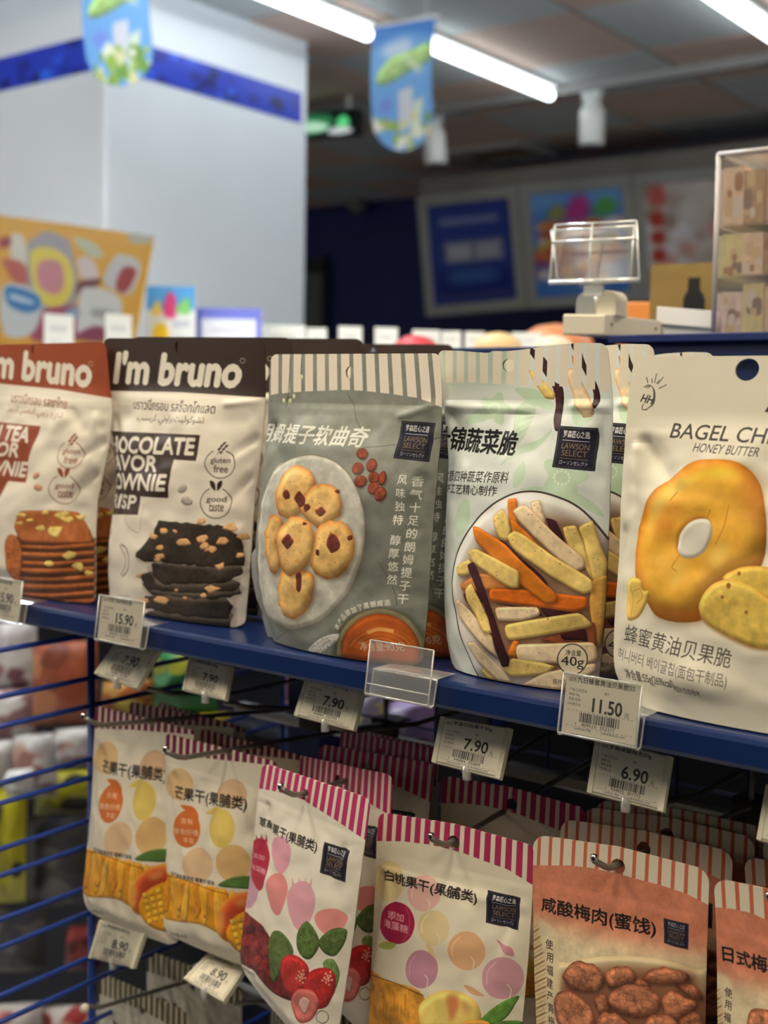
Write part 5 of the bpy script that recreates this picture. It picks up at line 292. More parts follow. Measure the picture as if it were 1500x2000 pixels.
[('N',0.025,16,9),('R',[(122,34,70),(228,214,190)],[-149,1884,2229,2315,2259,1696,1535,1646,1372,1637,1006,1599,489,1540,-18,1467,-129,1448],15.5,0.6,0,0),('F',(226,190,138),[350,1307,350,1263,331,1220,294,1184,243,1156,183,1142,121,1142,67,1158,30,1189,17,1231,25,1280,52,1326,94,1365,144,1392,199,1403,252,1398,297,1378,332,1347],1,0,1),('F',(224,186,146),[930,1350,928,1312,909,1274,875,1243,831,1221,781,1211,731,1214,686,1230,652,1256,635,1291,635,1330,654,1367,689,1399,738,1423,791,1434,842,1430,884,1413,914,1385],1,0,1),('F',(226,192,150),[678,758,673,711,649,665,609,625,556,595,495,579,434,578,379,593,339,623,321,665,329,714,359,764,407,807,465,838,526,854,584,851,631,833,664,800],1,0,1),('F',(222,182,122),[1022,841,1016,790,994,743,958,704,911,677,858,667,804,673,757,695,724,731,708,777,713,829,739,878,781,920,833,948,888,959,940,952,982,927,1010,889],1,0,1),('F',(228,200,106),[862,1077,863,1028,849,981,820,942,781,916,737,907,692,915,653,939,625,978,608,1024,605,1074,619,1121,648,1159,687,1185,732,1194,778,1186,817,1162,846,1124],1,0,1),('F',(228,200,106),[532,1117,639,1194,727,1189,671,1147],1,0,1),('F',(212,112,46),[500,993,497,941,477,892,440,849,391,819,333,803,273,804,220,822,181,857,164,904,171,958,198,1012,239,1056,291,1086,346,1099,400,1095,446,1073,481,1037],1,0,1),('F',(212,112,46),[234,1115,373,1137,458,1085,449,1020,348,1075],1,0,1),('T','含有',(26,98.1),(41.5,100.4),4.58,(240,214,186),0,0,1),('T','膳食纤维',(18,87.5),(48.6,93.3),4.91,(240,214,186),0,0,1),('T','丰富',(30.4,83.7),(43.4,85.8),4.25,(240,214,186),0,0,1),('T','芒果干(果脯类)',(14.5,113.5),(94.8,121.4),11.45,(44,36,34),0.02,0,1),('T','由芒果鲜果制成 健康好滋味',(16.3,52.8),(70.7,60.2),3.6,(44,36,34),0.01,0,1),('B',[-24,466,294,546,643,554,847,562,1116,619,1123,201,842,215,545,246,-13,130],(226,156,32),(206,128,22),0.14,7,1.64,0),('B',[-72,422,45,479,114,373,73,227,10,212,-51,310],(236,170,44),(196,118,14),0.1,4,1.96,0),('B',[58,462,143,495,119,346,100,201,-8,178,32,327],(222,146,26),(186,104,14),0.1,4,1.96,0),('B',[122,472,233,522,326,402,283,226,229,207,160,341],(242,186,66),(196,118,14),0.1,4,1.96,0),('B',[201,494,299,549,344,429,301,286,235,273,211,385],(236,170,44),(186,104,14),0.1,4,1.96,0),('B',[303,519,388,553,421,431,398,275,337,266,294,383],(222,146,26),(196,118,14),0.1,4,1.96,0),('B',[377,533,431,562,414,399,390,229,322,217,327,378],(242,186,66),(186,104,14),0.1,4,1.96,0),('B',[423,536,486,568,574,472,553,336,495,332,445,438],(236,170,44),(196,118,14),0.1,4,1.96,0),('B',[477,541,543,569,579,441,528,293,505,300,486,422],(222,146,26),(186,104,14),0.1,4,1.96,0),('B',[537,554,590,571,659,450,619,265,577,270,557,422],(242,186,66),(196,118,14),0.1,4,1.96,0),('B',[596,559,652,576,641,462,622,324,585,333,579,445],(236,170,44),(186,104,14),0.1,4,1.96,0),('B',[645,566,707,587,789,474,753,328,706,315,667,436],(222,146,26),(196,118,14),0.1,4,1.96,0),('B',[711,568,750,587,782,455,760,287,711,281,703,413],(242,186,66),(186,104,14),0.1,4,1.96,0),('B',[744,570,813,596,847,486,831,365,787,354,774,469],(236,170,44),(196,118,14),0.1,4,1.96,0),('B',[796,572,834,586,856,462,827,315,785,320,800,452],(222,146,26),(186,104,14),0.1,4,1.96,0),('B',[844,566,893,593,964,458,944,301,889,295,866,441],(242,186,66),(196,118,14),0.1,4,1.96,0),('B',[893,572,937,590,964,482,940,349,908,356,895,482],(236,170,44),(186,104,14),0.1,4,1.96,0),('B',[935,575,968,578,1018,469,1000,323,964,335,937,450],(222,146,26),(196,118,14),0.1,4,1.96,0),('L',(90,60,40),[-24,469,294,550,643,558,846,565],0.49,1,1),('B',[710,323,774,457,884,562,1036,619,1210,568,1247,349,1123,201,879,179,762,213],(206,84,42),(232,166,62),0.06,10,9.82,0),('F',(176,58,32),[853,492,1021,588,1180,532,1215,377,1058,287,884,317],1,4.25,0.6),('F',(240,186,84),[739,364,796,412,797,262,747,232],1,1.64,0.7),('F',(240,196,110),[905,519,1006,566,1024,541,943,488],1,1.96,0.6),('B',[825,252,869,361,961,445,1068,462,1118,144,1020,103,885,148],(226,160,30),(196,110,16),0.1,3,3,0),('B',[852,366,896,382,908,341,864,325],(246,204,76),(214,140,30),0.08,2,1.4,0,1),('B',[911,394,953,409,964,368,923,354],(240,188,54),(214,140,30),0.08,2,1.4,0,1),('B',[967,421,1006,435,1018,394,978,380],(246,204,76),(214,140,30),0.08,2,1.4,0,1),('B',[1020,446,1058,459,1069,418,1031,406],(240,188,54),(214,140,30),0.08,2,1.4,0,1),('B',[869,316,913,332,925,291,881,275],(240,188,54),(214,140,30),0.08,2,1.4,0,1),('B',[927,345,969,359,981,318,939,304],(246,204,76),(214,140,30),0.08,2,1.4,0,1),('B',[983,371,1023,385,1034,344,995,330],(240,188,54),(214,140,30),0.08,2,1.4,0,1),('B',[1036,397,1074,409,1085,368,1047,356],(246,204,76),(214,140,30),0.08,2,1.4,0,1),('B',[886,266,929,282,941,241,898,225],(246,204,76),(214,140,30),0.08,2,1.4,0,1),('B',[944,295,985,309,997,268,956,254],(240,188,54),(214,140,30),0.08,2,1.4,0,1),('B',[999,321,1039,335,1051,294,1011,281],(246,204,76),(214,140,30),0.08,2,1.4,0,1),('B',[1052,347,1090,359,1101,318,1064,306],(240,188,54),(214,140,30),0.08,2,1.4,0,1),('B',[903,216,946,232,958,191,914,176],(240,188,54),(214,140,30),0.08,2,1.4,0,1),('B',[961,245,1002,259,1014,218,973,204],(246,204,76),(214,140,30),0.08,2,1.4,0,1),('B',[1016,271,1055,285,1067,244,1028,231],(240,188,54),(214,140,30),0.08,2,1.4,0,1),('B',[1068,297,1106,309,1118,268,1080,256],(246,204,76),(214,140,30),0.08,2,1.4,0,1),('B',[919,167,962,182,971,142,925,126],(246,204,76),(214,140,30),0.08,2,1.4,0,1),('B',[977,195,1019,209,1029,168,987,154],(240,188,54),(214,140,30),0.08,2,1.4,0,1),('B',[1032,222,1072,235,1083,194,1044,181],(246,204,76),(214,140,30),0.08,2,1.4,0,1),('B',[1085,247,1122,259,1134,219,1096,206],(240,188,54),(214,140,30),0.08,2,1.4,0,1),('B',[743,614,873,702,1046,742,1207,711,1051,648,897,625],(82,112,52),(52,80,34),0.15,3,1.31,0),('T','净含量:40克',(11.7,0.2),(35.4,5.4),3.27,(44,36,34),0,0,1)]},
'strawberry': {'W': 115.1,'H': 177.4,'base': (232,224,206),'ops': 
[('N',0.025,16,10),('R',[(184,50,102),(232,220,202)],[-197,1897,1197,1805,1175,1511,1115,1521,826,1569,492,1612,229,1595,-21,1552,-167,1527],15.2,0.62,0,0),('F',(222,158,172),[248,1181,293,1261,397,1307,488,1261,502,1175,473,1073,401,1048,305,1094],1,0,1),('F',(222,142,138),[290,900,339,995,448,1053,538,1003,547,904,513,783,443,754,346,804],1,0,1),('F',(218,160,172),[553,948,602,1047,714,1099,812,1039,819,927,781,796,707,770,608,834],1,0,1),('F',(218,160,172),[578,1019,556,1074,609,1032],0,0,1),('F',(218,160,172),[632,1042,621,1100,662,1054],0,0,1),('F',(218,160,172),[685,1063,685,1124,713,1075],0,0,1),('F',(218,160,172),[733,1082,746,1147,761,1092],0,0,1),('F',(206,160,182),[-229,593,-141,724,45,848,181,843,186,750,126,612,-7,522,-164,508],1,0,1),('F',(206,160,182),[-188,677,-200,730,-125,717],0,0,1),('F',(206,160,182),[-104,731,-97,792,-41,771],0,0,1),('F',(206,160,182),[-20,784,5,855,43,825],0,0,1),('F',(206,160,182),[64,838,104,914,121,872],0,0,1),('F',(226,146,140),[838,919,897,983,1011,1028,1091,1004,1083,941,1029,861,955,837,873,862],1,0,1),('F',(172,40,66),[-64,974,1,1107,134,1182,247,1113,269,986,237,829,145,785,3,836],1,0,1),('F',(172,40,66),[-36,1067,-47,1143,17,1094],0,0,1),('F',(172,40,66),[30,1101,30,1179,81,1126],0,0,1),('F',(172,40,66),[93,1132,103,1212,139,1154],0,0,1),('F',(172,40,66),[149,1158,168,1240,191,1177],0,0,1),('T','添加',(2.4,97.3),(19.7,103.5),3.94,(232,190,196),0,0,1),('T','海藻糖',(0.7,87.4),(25.7,95.3),4.25,(232,190,196),0,0,1),('T','草莓果干(果脯类)',(6.8,125.2),(74,130),8.8,(44,36,34),0.02,0,1),('F',(24,24,44),[798,1403,1035,1415,1034,1208,810,1201],0,0,1),('L',(105,90,70),[809,1395,1026,1407,1026,1216,819,1210,809,1395],0.28,0,1),('T','罗森匠心之选',(84.1,135.3),(99.9,136),3.7,(232,228,220),0.01,0,1),('L',(232,228,220),[841,1338,1000,1346],0.28,0,1),('T','LAWSON',(84.6,129.8),(100,130.5),3.01,(150,122,80),0,0,1),('T','SELECT',(85.2,126.4),(99.4,126.9),3.01,(150,122,80),0,0,1),('L',(150,122,80),[846,1252,1000,1257],0.28,0,1),('T','ローソンセレクト',(84.7,122.1),(100,122.6),2.31,(232,228,220),0.01,0,1),('B',[-201,347,187,557,448,574,624,439,774,281,553,201,297,185,-75,16],(112,32,34),(70,18,22),0.5,3,2.12,0),('B',[167,492,150,463,124,430,90,397,53,367,19,345,-8,335,-25,338,-30,353,-21,379,-1,412,27,448,63,484,99,512,132,531,155,537,170,532,174,516],(140,44,42),(84,22,26),0.4,2,1.52,0),('B',[348,531,335,506,316,481,292,457,267,438,243,426,223,423,211,429,208,445,215,469,231,497,253,526,275,548,297,563,318,571,334,571,346,564,351,550],(140,44,42),(84,22,26),0.4,2,1.52,0),('B',[308,384,293,357,271,329,245,302,217,280,190,265,169,259,156,265,154,282,164,308,182,339,207,370,235,398,262,419,285,430,302,431,313,423,315,407],(140,44,42),(84,22,26),0.4,2,1.52,0),('B',[474,462,463,439,446,416,426,395,405,380,385,372,370,372,361,380,359,397,365,419,378,444,396,468,416,489,437,503,455,510,469,508,477,498,479,482],(140,44,42),(84,22,26),0.4,2,1.52,0),('B',[200,358,182,328,156,295,124,262,89,233,56,212,31,203,15,206,12,222,22,249,43,284,74,322,109,357,143,384,172,400,194,405,206,399,208,383],(140,44,42),(84,22,26),0.4,2,1.52,0),('B',[463,339,450,315,432,290,411,268,389,252,369,242,353,242,344,250,343,267,350,290,365,316,384,342,405,364,427,379,445,387,459,386,467,376,469,360],(140,44,42),(84,22,26),0.4,2,1.52,0),('B',[586,370,575,348,559,326,541,307,522,293,504,286,491,288,483,297,482,313,488,335,500,358,516,381,534,399,553,412,569,418,582,415,589,406,591,390],(140,44,42),(84,22,26),0.4,2,1.52,0),('B',[380,316,366,290,346,263,322,239,298,219,275,207,257,204,246,212,245,228,253,253,269,282,291,311,316,336,340,354,361,363,377,364,385,355,387,338],(140,44,42),(84,22,26),0.4,2,1.52,0),('B',[455,593,532,664,662,660,726,604,645,452,545,277,475,411],(84,106,54),(50,70,34),0.25,2,1.82,0),('L',(120,140,84),[591,535,505,522],0.38,1,1),('L',(120,140,84),[591,535,540,556],0.38,1,1),('L',(120,140,84),[591,535,574,586],0.38,1,1),('L',(120,140,84),[591,535,613,596],0.38,1,1),('L',(120,140,84),[591,535,651,604],0.38,1,1),('B',[725,764,776,855,857,837,921,766,883,648,816,624,740,670],(84,106,54),(50,70,34),0.25,2,1.82,0),('L',(120,140,84),[818,739,747,741],0.38,1,1),('L',(120,140,84),[818,739,777,766],0.38,1,1),('L',(120,140,84),[818,739,806,790],0.38,1,1),('L',(120,140,84),[818,739,839,794],0.38,1,1),('L',(120,140,84),[818,739,872,796],0.38,1,1),('B',[912,776,986,884,1098,925,1099,835,1046,731,967,713],(84,106,54),(50,70,34),0.25,2,1.82,0),('L',(120,140,84),[1019,812,959,822],0.38,1,1),('L',(120,140,84),[1019,812,985,843],0.38,1,1),('L',(120,140,84),[1019,812,1010,863],0.38,1,1),('L',(120,140,84),[1019,812,1038,863],0.38,1,1),('L',(120,140,84),[1019,812,1066,862],0.38,1,1),('B',[1036,702,1091,642,1082,528,968,646],(110,140,80),(70,96,50),0.2,2,1.52,0),('B',[627,505,724,596,840,602,886,524,826,342,711,273,635,351],(196,52,50),(140,28,32),0.2,2,4.25,0),('B',[875,533,958,614,1050,625,1085,529,1044,384,937,329,855,418],(196,46,46),(140,28,32),0.2,2,4.25,0),('F',(236,180,150),[840,501,840,497,839,494,837,491,834,489,831,487,828,486,826,487,824,489,823,491,823,495,824,498,826,501,829,504,832,505,835,506,838,505,840,503],1,0,1),('F',(236,180,150),[823,483,823,480,822,476,820,473,817,470,814,469,811,468,808,469,806,470,805,473,805,476,807,480,809,483,812,485,815,487,818,488,820,487,822,485],1,0,1),('F',(236,180,150),[831,512,831,509,830,505,827,502,825,500,822,498,819,498,816,498,814,500,813,503,814,506,815,509,817,512,820,515,823,517,826,517,828,516,830,515],1,0,1),('F',(236,180,150),[846,487,846,484,844,481,842,478,840,475,837,474,834,473,831,474,829,475,828,478,829,481,830,485,832,488,835,490,838,492,840,492,843,492,845,490],1,0,1),('F',(236,180,150),[807,487,807,484,805,480,803,477,800,475,797,473,794,472,792,473,790,474,789,477,789,480,790,484,792,487,795,490,798,491,801,492,804,491,806,490],1,0,1),('F',(236,180,150),[853,522,853,519,852,515,850,512,847,510,844,508,841,508,838,509,837,510,836,513,836,516,837,520,840,523,842,525,845,527,848,527,850,526,852,525],1,0,1),('F',(236,180,150),[827,463,827,460,826,456,823,453,821,451,818,449,815,448,812,449,810,451,809,453,809,456,811,460,813,463,815,466,819,467,822,468,824,467,826,465],1,0,1),('F',(236,180,150),[811,516,811,513,810,510,808,507,805,504,802,503,799,502,796,503,794,504,793,507,793,510,795,514,797,517,800,519,803,521,806,521,808,521,810,519],1,0,1),('F',(236,180,150),[869,502,869,499,868,496,866,493,863,490,860,489,858,488,855,489,853,491,852,493,852,497,854,500,856,503,858,505,861,507,864,507,866,506,868,505],1,0,1),('F',(236,180,150),[793,459,793,455,791,452,789,449,786,446,783,444,780,443,777,444,775,446,774,448,775,452,776,455,778,458,781,461,784,463,787,463,790,463,792,461],1,0,1),('F',(236,180,150),[845,544,845,542,844,539,842,536,840,533,837,532,834,532,831,532,829,534,828,536,828,539,829,543,831,545,833,547,836,548,839,549,841,548,843,547],1,0,1),('F',(236,180,150),[852,459,852,456,851,452,849,449,846,447,843,445,840,445,838,445,836,447,835,450,835,453,836,456,838,459,841,462,844,463,847,464,850,463,851,462],1,0,1),('F',(236,180,150),[1036,578,1037,575,1036,572,1034,570,1032,568,1030,567,1027,567,1025,568,1023,570,1022,572,1022,575,1023,578,1025,580,1027,582,1029,583,1032,583,1034,582,1036,580],1,0,1),('F',(236,180,150),[1023,564,1023,561,1022,559,1021,556,1019,554,1016,553,1014,553,1012,554,1010,556,1009,558,1009,561,1010,564,1011,566,1013,568,1016,569,1018,569,1020,568,1022,567],1,0,1),('F',(236,180,150),[1028,589,1028,587,1027,584,1025,581,1023,579,1021,578,1018,578,1016,579,1014,581,1014,583,1013,586,1014,589,1016,592,1018,594,1020,595,1023,595,1025,594,1027,592],1,0,1),('F',(236,180,150),[1042,565,1042,563,1041,560,1040,557,1038,555,1035,554,1033,554,1030,555,1029,557,1028,559,1028,562,1029,565,1030,568,1032,569,1035,570,1037,571,1039,570,1041,568],1,0,1),('F',(236,180,150),[1009,570,1009,567,1009,565,1007,562,1005,560,1002,559,1000,559,998,560,996,562,995,564,995,567,996,570,997,572,999,574,1002,575,1004,575,1007,574,1008,573],1,0,1),('F',(236,180,150),[1046,596,1046,593,1045,590,1043,587,1041,586,1039,585,1036,585,1034,585,1033,587,1032,590,1032,593,1032,595,1034,598,1036,600,1038,601,1041,601,1043,600,1045,598],1,0,1),('F',(236,180,150),[1028,546,1028,543,1027,541,1026,538,1023,536,1021,535,1019,535,1016,536,1015,538,1014,540,1014,543,1014,546,1016,548,1018,550,1020,551,1023,551,1025,550,1027,548],1,0,1),('F',(236,180,150),[1011,596,1011,593,1010,590,1008,588,1006,586,1004,585,1001,585,999,586,997,587,996,590,996,593,997,595,999,598,1001,600,1003,601,1006,601,1008,600,1010,598],1,0,1),('F',(236,180,150),[1061,576,1061,573,1060,570,1059,568,1056,566,1054,565,1052,565,1050,566,1048,568,1047,570,1047,573,1048,576,1049,578,1051,580,1054,581,1056,581,1058,580,1060,578],1,0,1),('F',(236,180,150),[1000,547,1000,544,999,541,998,539,995,537,993,536,990,536,988,537,987,538,986,541,986,544,986,546,988,549,990,551,992,552,995,552,997,551,999,549],1,0,1),('F',(236,180,150),[1038,618,1038,615,1038,612,1036,609,1034,608,1031,607,1029,607,1027,608,1025,609,1024,612,1024,615,1025,617,1026,620,1029,622,1031,623,1033,623,1036,622,1037,620],1,0,1),('F',(236,180,150),[1049,539,1049,536,1048,533,1047,531,1045,529,1042,528,1040,528,1038,529,1036,531,1035,533,1035,536,1036,539,1038,541,1040,543,1042,544,1044,544,1047,543,1048,541],1,0,1),('B',[734,257,802,382,923,439,989,385,948,247,848,159,764,182],(226,124,116),(196,56,56),0.15,3,2.43,0),('B',[815,275,862,362,918,348,877,236],(242,196,180),(226,124,116),0.1,3,1.52,0),('L',(44,36,34),[1019,342,1028,346,1037,348,1045,348,1052,346,1059,342,1064,337,1067,330,1069,322,1068,314,1067,305,1063,296,1058,287,1051,278,1043,271,1035,265,1026,260,1016,257,1007,256,999,256,992,259,986,263,981,269,979,276,978,285,979,294,982,304,987,313,994,322,1001,330,1010,337,1019,342],0.46,0,1),('T','净含量:40克',(7.5,1.7),(30.9,14.3),3.03,(44,36,34),0,0,1)]},
'peach': {'W': 123.3,'H': 187.9,'base': (232,222,198),'ops': 
[('N',0.02,16,11),('R',[(170,44,88),(230,216,196)],[-101,2008,1321,2150,1293,1604,1233,1620,1051,1683,724,1717,432,1726,225,1714,-11,1679,-76,1668],15.6,0.58,0,0),('F',(228,208,156),[271,1463,269,1417,251,1373,217,1335,171,1309,118,1296,65,1300,20,1320,-10,1355,-22,1400,-15,1450,9,1497,45,1536,91,1561,139,1570,186,1562,227,1540,256,1506],1,0,1),('L',(255,240,183),[19,1368,19,1452,76,1526],0.67,1,1),('L',(232,222,204),[190,1314,194,1373,163,1400],0.78,1,1),('F',(228,180,170),[572,1444,571,1404,556,1366,526,1335,487,1313,442,1304,396,1308,356,1326,327,1356,312,1393,314,1434,332,1473,363,1505,404,1526,449,1534,493,1528,530,1511,558,1481],1,0,1),('L',(255,210,199),[352,1366,344,1435,392,1497],0.67,1,1),('L',(232,222,204),[503,1317,505,1367,477,1391],0.78,1,1),('F',(226,206,156),[681,1242,680,1202,666,1165,638,1134,600,1112,556,1103,513,1108,475,1126,446,1155,430,1191,431,1231,448,1270,478,1301,517,1323,561,1331,603,1326,640,1307,667,1278],1,0,1),('L',(255,238,183),[469,1165,461,1233,506,1294],0.67,1,1),('L',(232,222,204),[615,1116,617,1166,589,1189],0.78,1,1),('F',(224,176,132),[957,1139,955,1094,937,1052,906,1017,865,995,818,987,772,994,731,1015,701,1049,687,1091,690,1136,707,1178,740,1212,783,1235,830,1244,876,1237,915,1215,943,1181],1,0,1),('L',(255,205,157),[727,1060,722,1137,770,1203],0.67,1,1),('L',(232,222,204),[882,998,886,1056,858,1084],0.78,1,1),('F',(198,142,162),[623,955,621,910,604,868,575,833,535,808,489,798,443,803,403,822,373,854,359,896,361,941,381,985,414,1022,456,1047,502,1057,546,1051,583,1030,610,997],1,0,1),('L',(229,168,190),[399,866,393,943,443,1014],0.67,1,1),('L',(232,222,204),[551,813,554,869,527,896],0.78,1,1),('F',(210,156,166),[1220,990,1216,940,1197,895,1166,859,1125,838,1080,833,1034,845,995,872,966,911,952,958,955,1007,975,1053,1009,1089,1052,1112,1099,1119,1144,1107,1182,1079,1208,1039],1,0,1),('L',(243,183,194),[992,921,987,1005,1038,1077],0.67,1,1),('L',(232,222,204),[1142,841,1147,903,1120,937],0.78,1,1),('F',(168,34,74),[402,1216,401,1168,382,1122,344,1081,294,1051,236,1036,176,1037,124,1055,86,1089,70,1135,76,1186,103,1237,145,1279,197,1309,253,1321,306,1316,352,1294,385,1260],1,0,1),('L',(200,80,110),[307,1306,355,1240,358,1143,313,1076],0.78,1,1),('T','添加',(15.1,119),(30.5,120.1),5.15,(236,180,190),0.01,0,1),('T','海藻糖',(12,112.6),(35.2,113.5),5.38,(236,180,190),0.01,0,1),('F',(176,186,92),[71,975,127,1021,246,1039,213,996,142,971],1,0,1),('F',(226,200,150),[513,1097,556,1098,600,1023,549,1051],1,0,1),('F',(224,170,130),[828,881,888,885,986,843,893,838],1,0,1),('F',(206,140,152),[1022,1223,1066,1199,1127,1186,1146,1132,1083,1147],1,0,1),('T','白桃果干(果脯类)',(9.2,142),(85.9,141.8),8.74,(44,36,34),0.02,0,1),('F',(24,24,44),[920,1526,1153,1519,1156,1306,934,1320],0,0,1),('L',(105,90,70),[930,1518,1144,1511,1148,1315,943,1328,930,1518],0.26,0,1),('T','罗森匠心之选',(96.2,147.2),(111.8,146.6),3.5,(232,228,220),0.01,0,1),('L',(232,228,220),[962,1458,1118,1451],0.26,0,1),('T','LAWSON',(96.7,141.6),(111.9,140.9),2.85,(150,122,80),0,0,1),('T','SELECT',(97.4,138),(111.4,137.3),2.85,(150,122,80),0,0,1),('L',(150,122,80),[968,1368,1121,1360],0.26,0,1),('T','ローソンセレクト',(97,133.7),(112.1,132.8),2.19,(232,228,220),0.01,0,1),('B',[-92,736,220,776,532,754,556,394,-54,264],(224,156,54),(204,128,36),0.3,7,1.34,0),('L',(70,50,36),[-73,740,219,778,532,756],0.56,1,1),('L',(240,190,110),[32,719,123,645,97,483],1.12,1,0.5),('L',(190,110,30),[110,726,180,652,163,506],1.12,1,0.5),('L',(240,190,110),[182,730,235,657,225,527],1.12,1,0.5),('L',(190,110,30),[250,732,286,661,285,546],1.12,1,0.5),('L',(240,190,110),[313,732,335,663,341,563],1.12,1,0.5),('L',(190,110,30),[374,730,383,664,393,577],1.12,1,0.5),('L',(240,190,110),[433,727,428,665,443,590],1.12,1,0.5),('B',[505,638,549,738,672,820,822,832,946,779,981,649,921,528,624,469],(232,206,112),(216,166,90),0.1,10,5.6,0),('F',(196,96,66),[715,795,789,804,810,735,772,627,739,699],1,1.57,0.7),('F',(214,140,96),[827,794,892,748,864,677],1,2.02,0.6),('B',[974,665,1027,745,1114,822,1195,862,1178,794,1135,710,1066,661],(96,140,56),(62,104,38),0.2,4,1.12,0),('B',[1065,670,1227,689,1232,580,1091,594],(84,124,52),(58,96,36),0.2,4,1.34,0),('B',[856,642,1023,671,1073,546,875,497],(228,160,70),(206,130,50),0.2,4,2.24,0)]},
